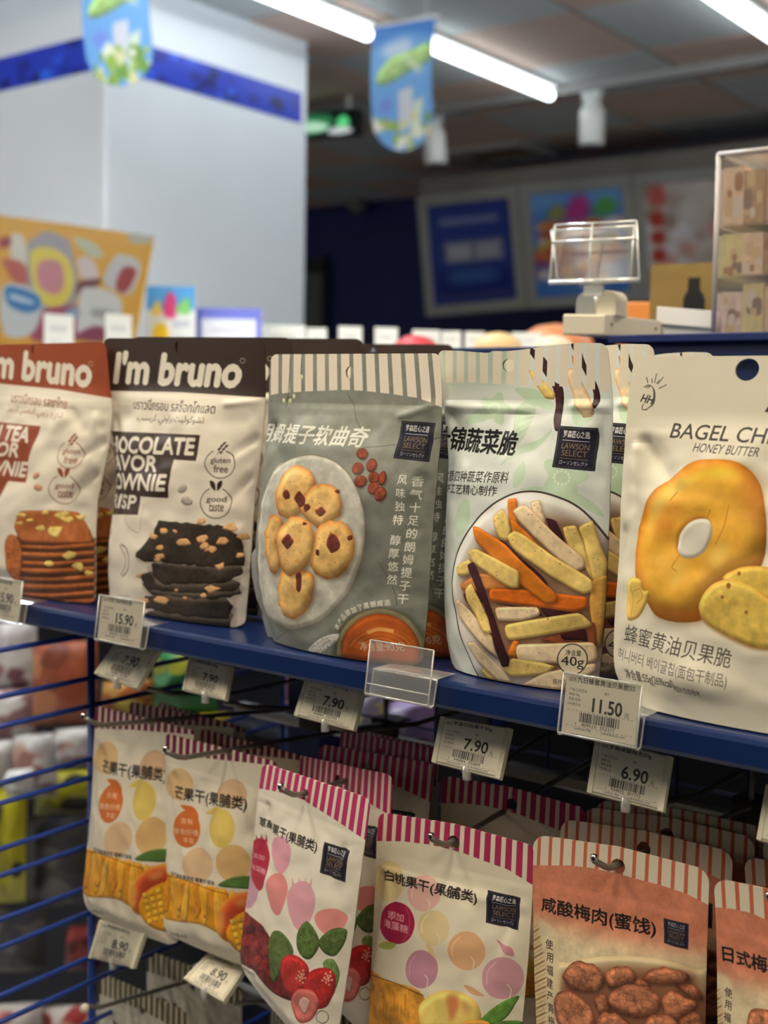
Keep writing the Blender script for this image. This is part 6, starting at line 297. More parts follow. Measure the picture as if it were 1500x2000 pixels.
'salt_plum': {'W': 110.1,'H': 193.8,'base': (216,198,160),'ops': [('F',(208,130,100),[-317,2178,1887,2427,1888,1651,1168,1443,1007,1434,501,1410,-8,1416,-328,1377],0,5.9,1),('N',0.1,7,12),('N',0.05,2,13),('R',[(226,214,192),(200,106,76)],[-110,2106,1238,2262,1144,1720,1092,1735,974,1770,830,1784,600,1788,392,1795,242,1785,3,1745,-71,1730],14.2,0.72,0,0.35),('L',(176,88,58),[473,1745,483,1735,487,1722,484,1707,475,1695],0.3,1,0.6),('L',(176,88,58),[474,1692,465,1679,451,1669,435,1665,420,1667],0.3,1,0.6),('L',(176,88,58),[417,1667,402,1668,390,1676,383,1688,383,1702],0.3,1,0.6),('L',(176,88,58),[383,1705,382,1719,388,1734,400,1745,414,1752],0.3,1,0.6),('L',(176,88,58),[417,1753,432,1760,448,1762,462,1757,471,1747],0.3,1,0.6),('L',(176,88,58),[880,1725,888,1717,891,1705,889,1692,881,1680],0.3,1,0.6),('L',(176,88,58),[880,1678,873,1667,862,1658,850,1654,838,1655],0.3,1,0.6),('L',(176,88,58),[836,1656,823,1656,813,1663,808,1673,808,1685],0.3,1,0.6),('L',(176,88,58),[808,1687,807,1699,812,1712,821,1723,833,1729],0.3,1,0.6),('L',(176,88,58),[835,1730,847,1737,860,1738,871,1735,878,1726],0.3,1,0.6),('B',[149,1110,294,1229,570,1330,826,1363,1028,1341,1117,1277,1131,663,131,439],(214,198,160),(190,166,124),0.05,8,3.93,0),('F',(120,74,50),[214,1070,409,1219,903,1320,1074,1251,1098,660,191,462],1,2.95,0.9),('L',(196,170,120),[-36,1326,80,1418],1.28,0,1),('L',(150,116,76),[-37,1299,83,1393],1.28,0,1),('L',(196,170,120),[-38,1272,85,1368],1.28,0,1),('L',(150,116,76),[-40,1244,88,1343],1.28,0,1),('L',(196,170,120),[-41,1217,91,1317],1.28,0,1),('L',(150,116,76),[-42,1190,94,1292],1.28,0,1),('L',(196,170,120),[-42,1163,97,1267],1.28,0,1),('L',(150,116,76),[-44,1135,100,1242],1.28,0,1),('L',(196,170,120),[-45,1108,103,1217],1.28,0,1),('L',(150,116,76),[-46,1081,106,1192],1.28,0,1),('L',(196,170,120),[-48,1054,109,1167],1.28,0,1),('L',(150,116,76),[-49,1027,112,1142],1.28,0,1),('L',(196,170,120),[-51,999,114,1117],1.28,0,1),('L',(150,116,76),[-53,972,117,1091],1.28,0,1),('L',(196,170,120),[-55,945,119,1066],1.28,0,1),('L',(150,116,76),[-57,918,122,1041],1.28,0,1),('L',(196,170,120),[-59,890,124,1015],1.28,0,1),('L',(150,116,76),[-61,862,126,990],1.28,0,1),('L',(196,170,120),[-63,835,128,965],1.28,0,1),('L',(150,116,76),[-65,807,130,939],1.28,0,1),('L',(196,170,120),[-68,779,132,914],1.28,0,1),('L',(150,116,76),[-70,752,135,889],1.28,0,1),('L',(196,170,120),[-71,724,137,864],1.28,0,1),('L',(150,116,76),[-73,697,139,839],1.28,0,1),('L',(196,170,120),[-75,669,141,813],1.28,0,1),('L',(150,116,76),[-78,641,144,788],1.28,0,1),('F',(214,198,160),[42,1388,168,1352,214,1070,191,462,44,403,108,1036],1,0.98,0.9),('F',(70,36,22),[938,1229,1017,1241,1079,1201,1088,1153,1020,1155],1,0.79,0.7),('B',[937,1237,970,1248,1015,1255,1045,1236,1077,1212,1086,1164,1048,1169,1017,1168,984,1192,965,1211],(176,114,82),(100,54,36),0.42,5,3.93,1),('L',(112,62,42),[1045,1210,1048,1198,1039,1202],0.39,1,0.5),('L',(206,150,116),[1050,1204,1042,1198],0.39,0,0.4),('L',(112,62,42),[986,1217,997,1230,1026,1227],0.39,1,0.5),('L',(206,150,116),[991,1212,1006,1214],0.39,0,0.4),('L',(112,62,42),[1024,1178,1027,1176,1023,1170],0.39,1,0.5),('L',(206,150,116),[1028,1172,1024,1166],0.39,0,0.4),('L',(112,62,42),[1017,1225,991,1238,977,1227],0.39,1,0.5),('L',(206,150,116),[1021,1220,997,1218],0.39,0,0.4),('F',(70,36,22),[453,1035,527,1091,572,1005,509,961],1,0.79,0.7),('B',[452,1045,477,1073,524,1107,544,1057,560,1015,495,966,474,1013],(176,114,82),(100,54,36),0.42,5,3.93,1),('L',(112,62,42),[515,1021,521,1052,508,1020],0.39,1,0.5),('L',(206,150,116),[520,1016,511,1012],0.39,0,0.4),('L',(112,62,42),[469,1041,485,1019,502,995],0.39,1,0.5),('L',(206,150,116),[474,1036,486,1010],0.39,0,0.4),('L',(112,62,42),[524,1026,541,1038,532,1023],0.39,1,0.5),('L',(206,150,116),[530,1021,529,1017],0.39,0,0.4),('L',(112,62,42),[565,1024,558,1055,508,1042],0.39,1,0.5),('L',(206,150,116),[571,1020,537,1026],0.39,0,0.4),('F',(70,36,22),[687,1184,744,1219,802,1206,767,1162],1,0.79,0.7),('B',[682,1197,731,1231,798,1212,767,1174,717,1180],(176,114,82),(100,54,36),0.42,5,3.93,1),('L',(112,62,42),[726,1201,744,1216,747,1218],0.39,1,0.5),('L',(206,150,116),[731,1197,737,1202],0.39,0,0.4),('L',(112,62,42),[758,1185,769,1201,761,1209],0.39,1,0.5),('L',(206,150,116),[763,1181,760,1190],0.39,0,0.4),('L',(112,62,42),[738,1200,761,1208,747,1190],0.39,1,0.5),('L',(206,150,116),[743,1196,743,1188],0.39,0,0.4),('L',(112,62,42),[736,1218,751,1216,741,1213],0.39,1,0.5),('L',(206,150,116),[741,1213,739,1208],0.39,0,0.4),('F',(70,36,22),[523,1196,581,1256,661,1274,715,1237,707,1188,629,1161,558,1126],1,0.79,0.7),('B',[518,1213,579,1266,617,1272,657,1285,712,1250,698,1203,667,1188,625,1167,561,1139,537,1172],(176,114,82),(100,54,36),0.42,5,3.93,1),('L',(112,62,42),[634,1193,647,1189,627,1183],0.39,1,0.5),('L',(206,150,116),[640,1189,631,1181],0.39,0,0.4),('L',(112,62,42),[652,1270,646,1256,643,1210],0.39,1,0.5),('L',(206,150,116),[657,1265,648,1232],0.39,0,0.4),('L',(112,62,42),[589,1184,571,1192,598,1213],0.39,1,0.5),('L',(206,150,116),[595,1180,594,1191],0.39,0,0.4),('L',(112,62,42),[694,1241,696,1233,673,1203],0.39,1,0.5),('L',(206,150,116),[700,1237,684,1215],0.39,0,0.4),('F',(70,36,22),[758,1226,797,1281,880,1312,971,1311,1027,1272,983,1234,885,1214,802,1209],1,0.79,0.7),('B',[749,1233,788,1292,838,1312,871,1326,918,1314,969,1318,1016,1291,975,1240,934,1244,874,1221,840,1221,800,1224],(176,114,82),(100,54,36),0.42,5,3.93,1),('L',(112,62,42),[883,1270,867,1268,809,1280],0.39,1,0.5),('L',(206,150,116),[888,1265,847,1268],0.39,0,0.4),('L',(112,62,42),[782,1246,836,1264,934,1300],0.39,1,0.5),('L',(206,150,116),[787,1241,859,1266],0.39,0,0.4),('L',(112,62,42),[904,1271,912,1263,907,1290],0.39,1,0.5),('L',(206,150,116),[909,1266,906,1273],0.39,0,0.4),('L',(112,62,42),[945,1271,929,1258,881,1272],0.39,1,0.5),('L',(206,150,116),[949,1266,913,1264],0.39,0,0.4),('F',(70,36,22),[237,1124,289,1202,356,1237,445,1235,511,1203,528,1150,474,1091,386,1065,293,1059],1,0.79,0.7),('B',[232,1126,282,1209,344,1249,395,1245,442,1249,504,1213,522,1161,473,1098,418,1082,382,1074,337,1070,291,1077,264,1108],(176,114,82),(100,54,36),0.42,5,3.93,1),('L',(112,62,42),[380,1171,349,1162,314,1143],0.39,1,0.5),('L',(206,150,116),[386,1166,347,1149],0.39,0,0.4),('L',(112,62,42),[385,1124,403,1105,448,1116],0.39,1,0.5),('L',(206,150,116),[390,1120,417,1113],0.39,0,0.4),('L',(112,62,42),[386,1134,395,1153,387,1164],0.39,1,0.5),('L',(206,150,116),[392,1130,387,1141],0.39,0,0.4),('L',(112,62,42),[402,1178,347,1211,316,1200],0.39,1,0.5),('L',(206,150,116),[408,1174,360,1182],0.39,0,0.4),('F',(70,36,22),[875,1114,896,1171,958,1187,1003,1152,1064,1141,1055,1098,1005,1055,946,997,901,1021],1,0.79,0.7),('B',[868,1129,892,1185,951,1197,996,1162,1049,1155,1055,1109,997,1067,969,1039,947,1010,897,1036,881,1085],(176,114,82),(100,54,36),0.42,5,3.93,1),('L',(112,62,42),[925,1120,944,1129,935,1147],0.39,1,0.5),('L',(206,150,116),[930,1115,930,1126],0.39,0,0.4),('L',(112,62,42),[964,1154,954,1137,976,1101],0.39,1,0.5),('L',(206,150,116),[968,1149,970,1120],0.39,0,0.4),('L',(112,62,42),[936,1112,948,1112,991,1145],0.39,1,0.5),('L',(206,150,116),[940,1107,964,1121],0.39,0,0.4),('L',(112,62,42),[999,1123,1006,1118,1012,1130],0.39,1,0.5),('L',(206,150,116),[1004,1118,1006,1119],0.39,0,0.4),('F',(70,36,22),[166,933,206,1006,293,1043,387,1018,444,965,470,893,402,827,282,793,191,833],1,0.79,0.7),('B',[173,946,201,1021,284,1053,339,1040,382,1028,418,996,445,970,458,934,460,904,398,836,345,830,278,802,229,823,191,843,172,892],(176,114,82),(100,54,36),0.42,5,3.93,1),('L',(112,62,42),[326,936,344,963,366,1011],0.39,1,0.5),('L',(206,150,116),[332,932,346,966],0.39,0,0.4),('L',(112,62,42),[302,891,288,900,233,936],0.39,1,0.5),('L',(206,150,116),[308,887,268,906],0.39,0,0.4),('L',(112,62,42),[375,953,375,978,356,990],0.39,1,0.5),('L',(206,150,116),[380,949,365,964],0.39,0,0.4),('L',(112,62,42),[262,942,350,962,415,972],0.39,1,0.5),('L',(206,150,116),[268,938,341,951],0.39,0,0.4),('F',(70,36,22),[544,1057,589,1135,688,1182,784,1184,852,1139,865,1083,818,1025,734,995,634,993,561,1012],1,0.79,0.7),('B',[543,1073,557,1111,586,1133,635,1171,684,1192,736,1194,776,1201,816,1169,849,1154,859,1095,816,1037,777,1023,727,998,676,1007,638,1004,564,1034],(176,114,82),(100,54,36),0.42,5,3.93,1),('L',(112,62,42),[631,1125,674,1138,639,1118],0.39,1,0.5),('L',(206,150,116),[636,1120,635,1114],0.39,0,0.4),('L',(112,62,42),[717,1072,719,1098,692,1102],0.39,1,0.5),('L',(206,150,116),[722,1067,705,1080],0.39,0,0.4),('L',(112,62,42),[673,1062,644,1078,642,1116],0.39,1,0.5),('L',(206,150,116),[678,1057,657,1082],0.39,0,0.4),('L',(112,62,42),[719,1094,633,1091,570,1069],0.39,1,0.5),('L',(206,150,116),[724,1089,646,1074],0.39,0,0.4),('F',(70,36,22),[476,905,530,986,614,986,696,946,690,828,492,782],1,0.79,0.7),('B',[475,918,497,961,520,1000,562,990,605,1004,646,973,687,955,686,923,685,882,686,836,638,818,584,811,541,800,490,802,481,829,477,880],(176,114,82),(100,54,36),0.42,5,3.93,1),('L',(112,62,42),[570,942,558,915,560,921],0.39,1,0.5),('L',(206,150,116),[576,938,565,924],0.39,0,0.4),('L',(112,62,42),[530,847,563,896,583,931],0.39,1,0.5),('L',(206,150,116),[535,843,557,881],0.39,0,0.4),('L',(112,62,42),[554,951,575,956,590,956],0.39,1,0.5),('L',(206,150,116),[560,946,572,946],0.39,0,0.4),('L',(112,62,42),[605,893,634,881,634,873],0.39,1,0.5),('L',(206,150,116),[610,888,620,875],0.39,0,0.4),('F',(70,36,22),[764,949,809,1027,900,1043,972,1002,985,876,778,845],1,0.79,0.7),('B',[760,952,783,1000,810,1037,850,1044,903,1054,934,1037,967,1009,972,971,980,931,986,891,938,885,895,874,859,865,814,860,779,858,766,918],(176,114,82),(100,54,36),0.42,5,3.93,1),('L',(112,62,42),[843,970,846,962,846,947],0.39,1,0.5),('L',(206,150,116),[848,965,845,951],0.39,0,0.4),('L',(112,62,42),[940,1003,943,923,948,915],0.39,1,0.5),('L',(206,150,116),[945,998,944,951],0.39,0,0.4),('L',(112,62,42),[897,948,863,938,847,946],0.39,1,0.5),('L',(206,150,116),[902,943,873,939],0.39,0,0.4),('L',(112,62,42),[910,987,875,981,855,964],0.39,1,0.5),('L',(206,150,116),[914,982,883,968],0.39,0,0.4),('F',(70,36,22),[971,1031,1047,1080,1090,1045,1094,897,993,887],1,0.79,0.7),('B',[965,1035,1007,1068,1042,1094,1087,1057,1085,1010,1087,962,1090,912,1058,907,1025,905,982,903,981,945,976,993],(176,114,82),(100,54,36),0.42,5,3.93,1),('L',(112,62,42),[1067,951,1030,964,986,1031],0.39,1,0.5),('L',(206,150,116),[1071,946,1027,984],0.39,0,0.4),('L',(112,62,42),[1074,1042,1095,1008,1080,941],0.39,1,0.5),('L',(206,150,116),[1079,1037,1077,984],0.39,0,0.4),('L',(112,62,42),[999,919,1014,955,1021,961],0.39,1,0.5),('L',(206,150,116),[1003,913,1010,932],0.39,0,0.4),('L',(112,62,42),[1072,1030,1026,1029,990,1021],0.39,1,0.5),('L',(206,150,116),[1076,1025,1031,1018],0.39,0,0.4),('F',(70,36,22),[177,758,307,790,481,809,462,677,218,603],1,0.79,0.7),('B',[167,760,236,783,295,804,367,807,424,814,475,820,465,775,470,734,452,687,407,679,365,665,310,640,275,634,220,618,202,646,193,688,166,723],(176,114,82),(100,54,36),0.42,5,3.93,1),('L',(112,62,42),[419,794,359,724,268,669],0.39,1,0.5),('L',(206,150,116),[425,790,346,726],0.39,0,0.4),('L',(112,62,42),[252,757,239,755,296,747],0.39,1,0.5),('L',(206,150,116),[259,753,274,744],0.39,0,0.4),('L',(112,62,42),[322,728,321,728,299,706],0.39,1,0.5),('L',(206,150,116),[328,724,311,709],0.39,0,0.4),('L',(112,62,42),[350,753,293,769,239,764],0.39,1,0.5),('L',(206,150,116),[356,749,296,751],0.39,0,0.4),('F',(70,36,22),[679,855,778,845,950,863,929,733,705,696],1,0.79,0.7),('B',[671,864,731,857,774,858,816,860,860,863,904,869,945,865,943,830,929,784,927,748,890,731,854,735,819,721,777,723,739,714,706,706,686,743,690,784,683,826],(176,114,82),(100,54,36),0.42,5,3.93,1),('L',(112,62,42),[846,788,882,833,883,844],0.39,1,0.5),('L',(206,150,116),[850,783,865,808],0.39,0,0.4),('L',(112,62,42),[790,818,778,847,769,836],0.39,1,0.5),('L',(206,150,116),[795,813,780,819],0.39,0,0.4),('L',(112,62,42),[822,822,808,807,762,831],0.39,1,0.5),('L',(206,150,116),[827,817,793,819],0.39,0,0.4),('L',(112,62,42),[883,847,899,855,871,840],0.39,1,0.5),('L',(206,150,116),[888,842,878,836],0.39,0,0.4),('T','咸酸梅肉(蜜饯)',(6.5,146.3),(80.5,147.2),10.62,(26,22,22),0.02,0,1),('F',(24,24,44),[850,1601,995,1597,997,1447,859,1459],0,0,1),('L',(105,90,70),[856,1595,989,1591,992,1453,865,1465,856,1595],0.18,0,1),('T','罗森匠心之选',(87.6,156.4),(97.3,155.9),2.41,(232,228,220),0.01,0,1),('L',(232,228,220),[876,1554,973,1549],0.18,0,1),('T','LAWSON',(87.9,152.5),(97.4,151.9),1.96,(150,122,80),0,0,1),('T','SELECT',(88.4,150.1),(97,149.4),1.96,(150,122,80),0,0,1),('L',(150,122,80),[880,1492,975,1485],0.18,0,1),('T','ローソンセレクト',(88.1,147.1),(97.5,146.3),1.5,(232,228,220),0.01,0,1),('T','使',(9.9,126),(15.5,126),6.1,(232,214,180),0.07,0,1),('T','用',(10.4,118.4),(16,118.4),6.1,(232,214,180),0.07,0,1),('T','福',(10.8,110.8),(16.4,110.8),6.1,(232,214,180),0.07,0,1),('T','建',(11,103),(16.6,103),6.1,(232,214,180),0.07,0,1),('T','产',(11.1,95.4),(16.7,95.4),6.1,(232,214,180),0.07,0,1),('T','青',(11.2,87.7),(16.8,87.7),6.1,(232,214,180),0.07,0,1),('T','梅',(11.4,79.9),(17,79.9),6.1,(232,214,180),0.07,0,1),('T','使',(9.9,126),(15.5,126),6.1,(64,46,34),0.014,0,1),('T','用',(10.4,118.4),(16,118.4),6.1,(64,46,34),0.014,0,1),('T','福',(10.8,110.8),(16.4,110.8),6.1,(64,46,34),0.014,0,1),('T','建',(11,103),(16.6,103),6.1,(64,46,34),0.014,0,1),('T','产',(11.1,95.4),(16.7,95.4),6.1,(64,46,34),0.014,0,1),('T','青',(11.2,87.7),(16.8,87.7),6.1,(64,46,34),0.014,0,1),('T','梅',(11.4,79.9),(17,79.9),6.1,(64,46,34),0.014,0,1)]},
'japanese_plum': {'W': 115,'H': 182.4,'base': (216,198,160),'ops': [('F',(208,130,100),[-155,1922,928,1991,913,1331,311,1304,-40,1252,-195,1234],0,5.26,1),('N',0.1,7,12),('N',0.05,2,13),('R',[(226,214,192),(200,106,76)],[-155,1922,932,2073,743,1560,485,1621,305,1659,213,1675,109,1674,-8,1655,-174,1619],14.2,0.72,0,0.2),('L',(196,170,120),[-53,1151,28,1231],1.14,0,1),('L',(150,116,76),[-53,1126,30,1207],1.14,0,1),('L',(196,170,120),[-54,1100,32,1184],1.14,0,1),('L',(150,116,76),[-55,1075,34,1160],1.14,0,1),('L',(196,170,120),[-56,1050,36,1137],1.14,0,1),('L',(150,116,76),[-56,1024,38,1113],1.14,0,1),('L',(196,170,120),[-57,999,40,1090],1.14,0,1),('L',(150,116,76),[-57,974,42,1066],1.14,0,1),('L',(196,170,120),[-58,949,44,1043],1.14,0,1),('L',(150,116,76),[-59,923,46,1019],1.14,0,1),('L',(196,170,120),[-59,898,48,996],1.14,0,1),('L',(150,116,76),[-60,873,50,972],1.14,0,1),('L',(196,170,120),[-61,847,52,949],1.14,0,1),('L',(150,116,76),[-62,822,54,925],1.14,0,1),('L',(196,170,120),[-62,797,56,902],1.14,0,1),('L',(150,116,76),[-63,771,58,879],1.14,0,1),('L',(196,170,120),[-64,745,60,855],1.14,0,1),('L',(150,116,76),[-65,720,62,832],1.14,0,1),('L',(196,170,120),[-65,695,63,808],1.14,0,1),('L',(150,116,76),[-66,670,65,785],1.14,0,1),('L',(196,170,120),[-67,644,67,762],1.14,0,1),('L',(150,116,76),[-68,618,69,738],1.14,0,1),('F',(218,202,166),[-8,1264,107,1215,139,714,20,652,38,1038],1,1.05,0.9),('T','日式梅饼(蜜饯)',(4,135.1),(64.6,139.2),9.82,(26,22,22),0.02,0,1),('T','使',(5,117.1),(9.8,117.1),5.26,(232,214,180),0.07,0,1),('T','用',(4.7,110.1),(9.5,110.1),5.26,(232,214,180),0.07,0,1),('T','福',(4.3,103),(9.1,103),5.26,(232,214,180),0.07,0,1),('T','建',(4,95.8),(8.8,95.8),5.26,(232,214,180),0.07,0,1),('T','产',(3.5,88.6),(8.3,88.6),5.26,(232,214,180),0.07,0,1),('T','青',(3.1,81.4),(7.9,81.4),5.26,(232,214,180),0.07,0,1),('T','梅',(2.6,74.1),(7.4,74.1),5.26,(232,214,180),0.07,0,1),('T','使',(5,117.1),(9.8,117.1),5.26,(64,46,34),0.014,0,1),('T','用',(4.7,110.1),(9.5,110.1),5.26,(64,46,34),0.014,0,1),('T','福',(4.3,103),(9.1,103),5.26,(64,46,34),0.014,0,1),('T','建',(4,95.8),(8.8,95.8),5.26,(64,46,34),0.014,0,1),('T','产',(3.5,88.6),(8.3,88.6),5.26,(64,46,34),0.014,0,1),('T','青',(3.1,81.4),(7.9,81.4),5.26,(64,46,34),0.014,0,1),('T','梅',(2.6,74.1),(7.4,74.1),5.26,(64,46,34),0.014,0,1),('B',[201,1125,316,1193,454,1196,462,939,224,845],(176,114,82),(100,54,36),0.4,3,4.38,1),('F',(24,24,44),[527,1550,658,1552,653,1432,527,1429],0,0,1),('L',(105,90,70),[533,1545,652,1547,648,1437,533,1435,533,1545],0.16,0,1),('T','罗森匠心之选',(54.8,151.9),(63.6,152.1),2.11,(232,228,220),0.01,0,1),('L',(232,228,220),[548,1511,636,1512],0.16,0,1),('T','LAWSON',(54.9,148.7),(63.5,148.9),1.71,(150,122,80),0,0,1),('T','SELECT',(55.2,146.7),(63,146.9),1.71,(150,122,80),0,0,1),('L',(150,122,80),[548,1460,634,1462],0.16,0,1),('T','ローソンセレクト',(54.8,144.1),(63.4,144.3),1.32,(232,228,220),0.01,0,1)]}}
# ---- pouch surface -------------------------------------------------------
BULGE = {
 'stand': [(0,.015),(.10,.019),(.35,.019),(.6,.014),(.76,.006),(.83,.0014),(1,.0005)],
 'hang':  [(0,.004),(.07,.010),(.30,.013),(.6,.009),(.76,.004),(.85,.0012),(1,.0005)],
 'thin':  [(0,.005),(.10,.008),(.4,.008),(.7,.004),(.84,.001),(1,.0005)],
}
def edge_curve(pts, t):
    """pts: (x,y,z) from bottom to top -> smooth 3D polyline sampled at fractions t"""
    p = np.array(pts, float)
    a = (p[:,2]-p[0,2])/(p[-1,2]-p[0,2])
    tt = np.linspace(0,1,201)
    k = np.exp(-.5*(np.arange(-12,13)/5.)**2); k /= k.sum()
    out = []
    for i in range(3):
        c = np.interp(tt, a, p[:,i])
        e = np.concatenate([2*c[0]-c[12:0:-1], c, 2*c[-1]-c[-2:-14:-1]])
        out.append(np.interp(t, tt, np.convolve(e,k,'valid')))
    return np.stack(out,-1)
def pouch_front(bag, S, T, sign=1.0):
    """S,T arrays of the same shape -> points (...,3) on the front (sign 1) or back (-)"""
    L = edge_curve(bag['L'], T); R = edge_curve(bag['R'], T)
    d = R-L
    P = L + d*S[...,None]
    n = np.stack([d[...,1], -d[...,0], 0*d[...,0]], -1)
    n /= np.linalg.norm(n,axis=-1,keepdims=True)+1e-9
    b = BULGE[bag.get('kind','stand')]
    D = np.interp(T, [q[0] for q in b], [q[1] for q in b])*bag.get('fat',1.0)
    D = np.maximum(D,.0005)
    sh = np.clip(1-np.abs(2*S-1)**2.3,0,1)**(.8 if bag.get('kind','stand') == 'stand' else 1.05)
    P = P + n*(sign*D*sh + sign*.0003)[...,None]
    # wavy top edge, lifted or dented along the header
    w = bag.get('wave')
    if w:
        amp = np.interp(S,[q[0] for q in w],[q[1] for q in w])
        P[...,2] += amp*np.clip((T-.8)/.2,0,1)
    c = bag.get('curl')
    if c:
        amp = np.interp(S,[q[0] for q in c],[q[1] for q in c])
        P = P + n*(amp*np.clip((T-.7)/.3,0,1)**1.3)[...,None]
    return P, n
# ---- end of pouch surface

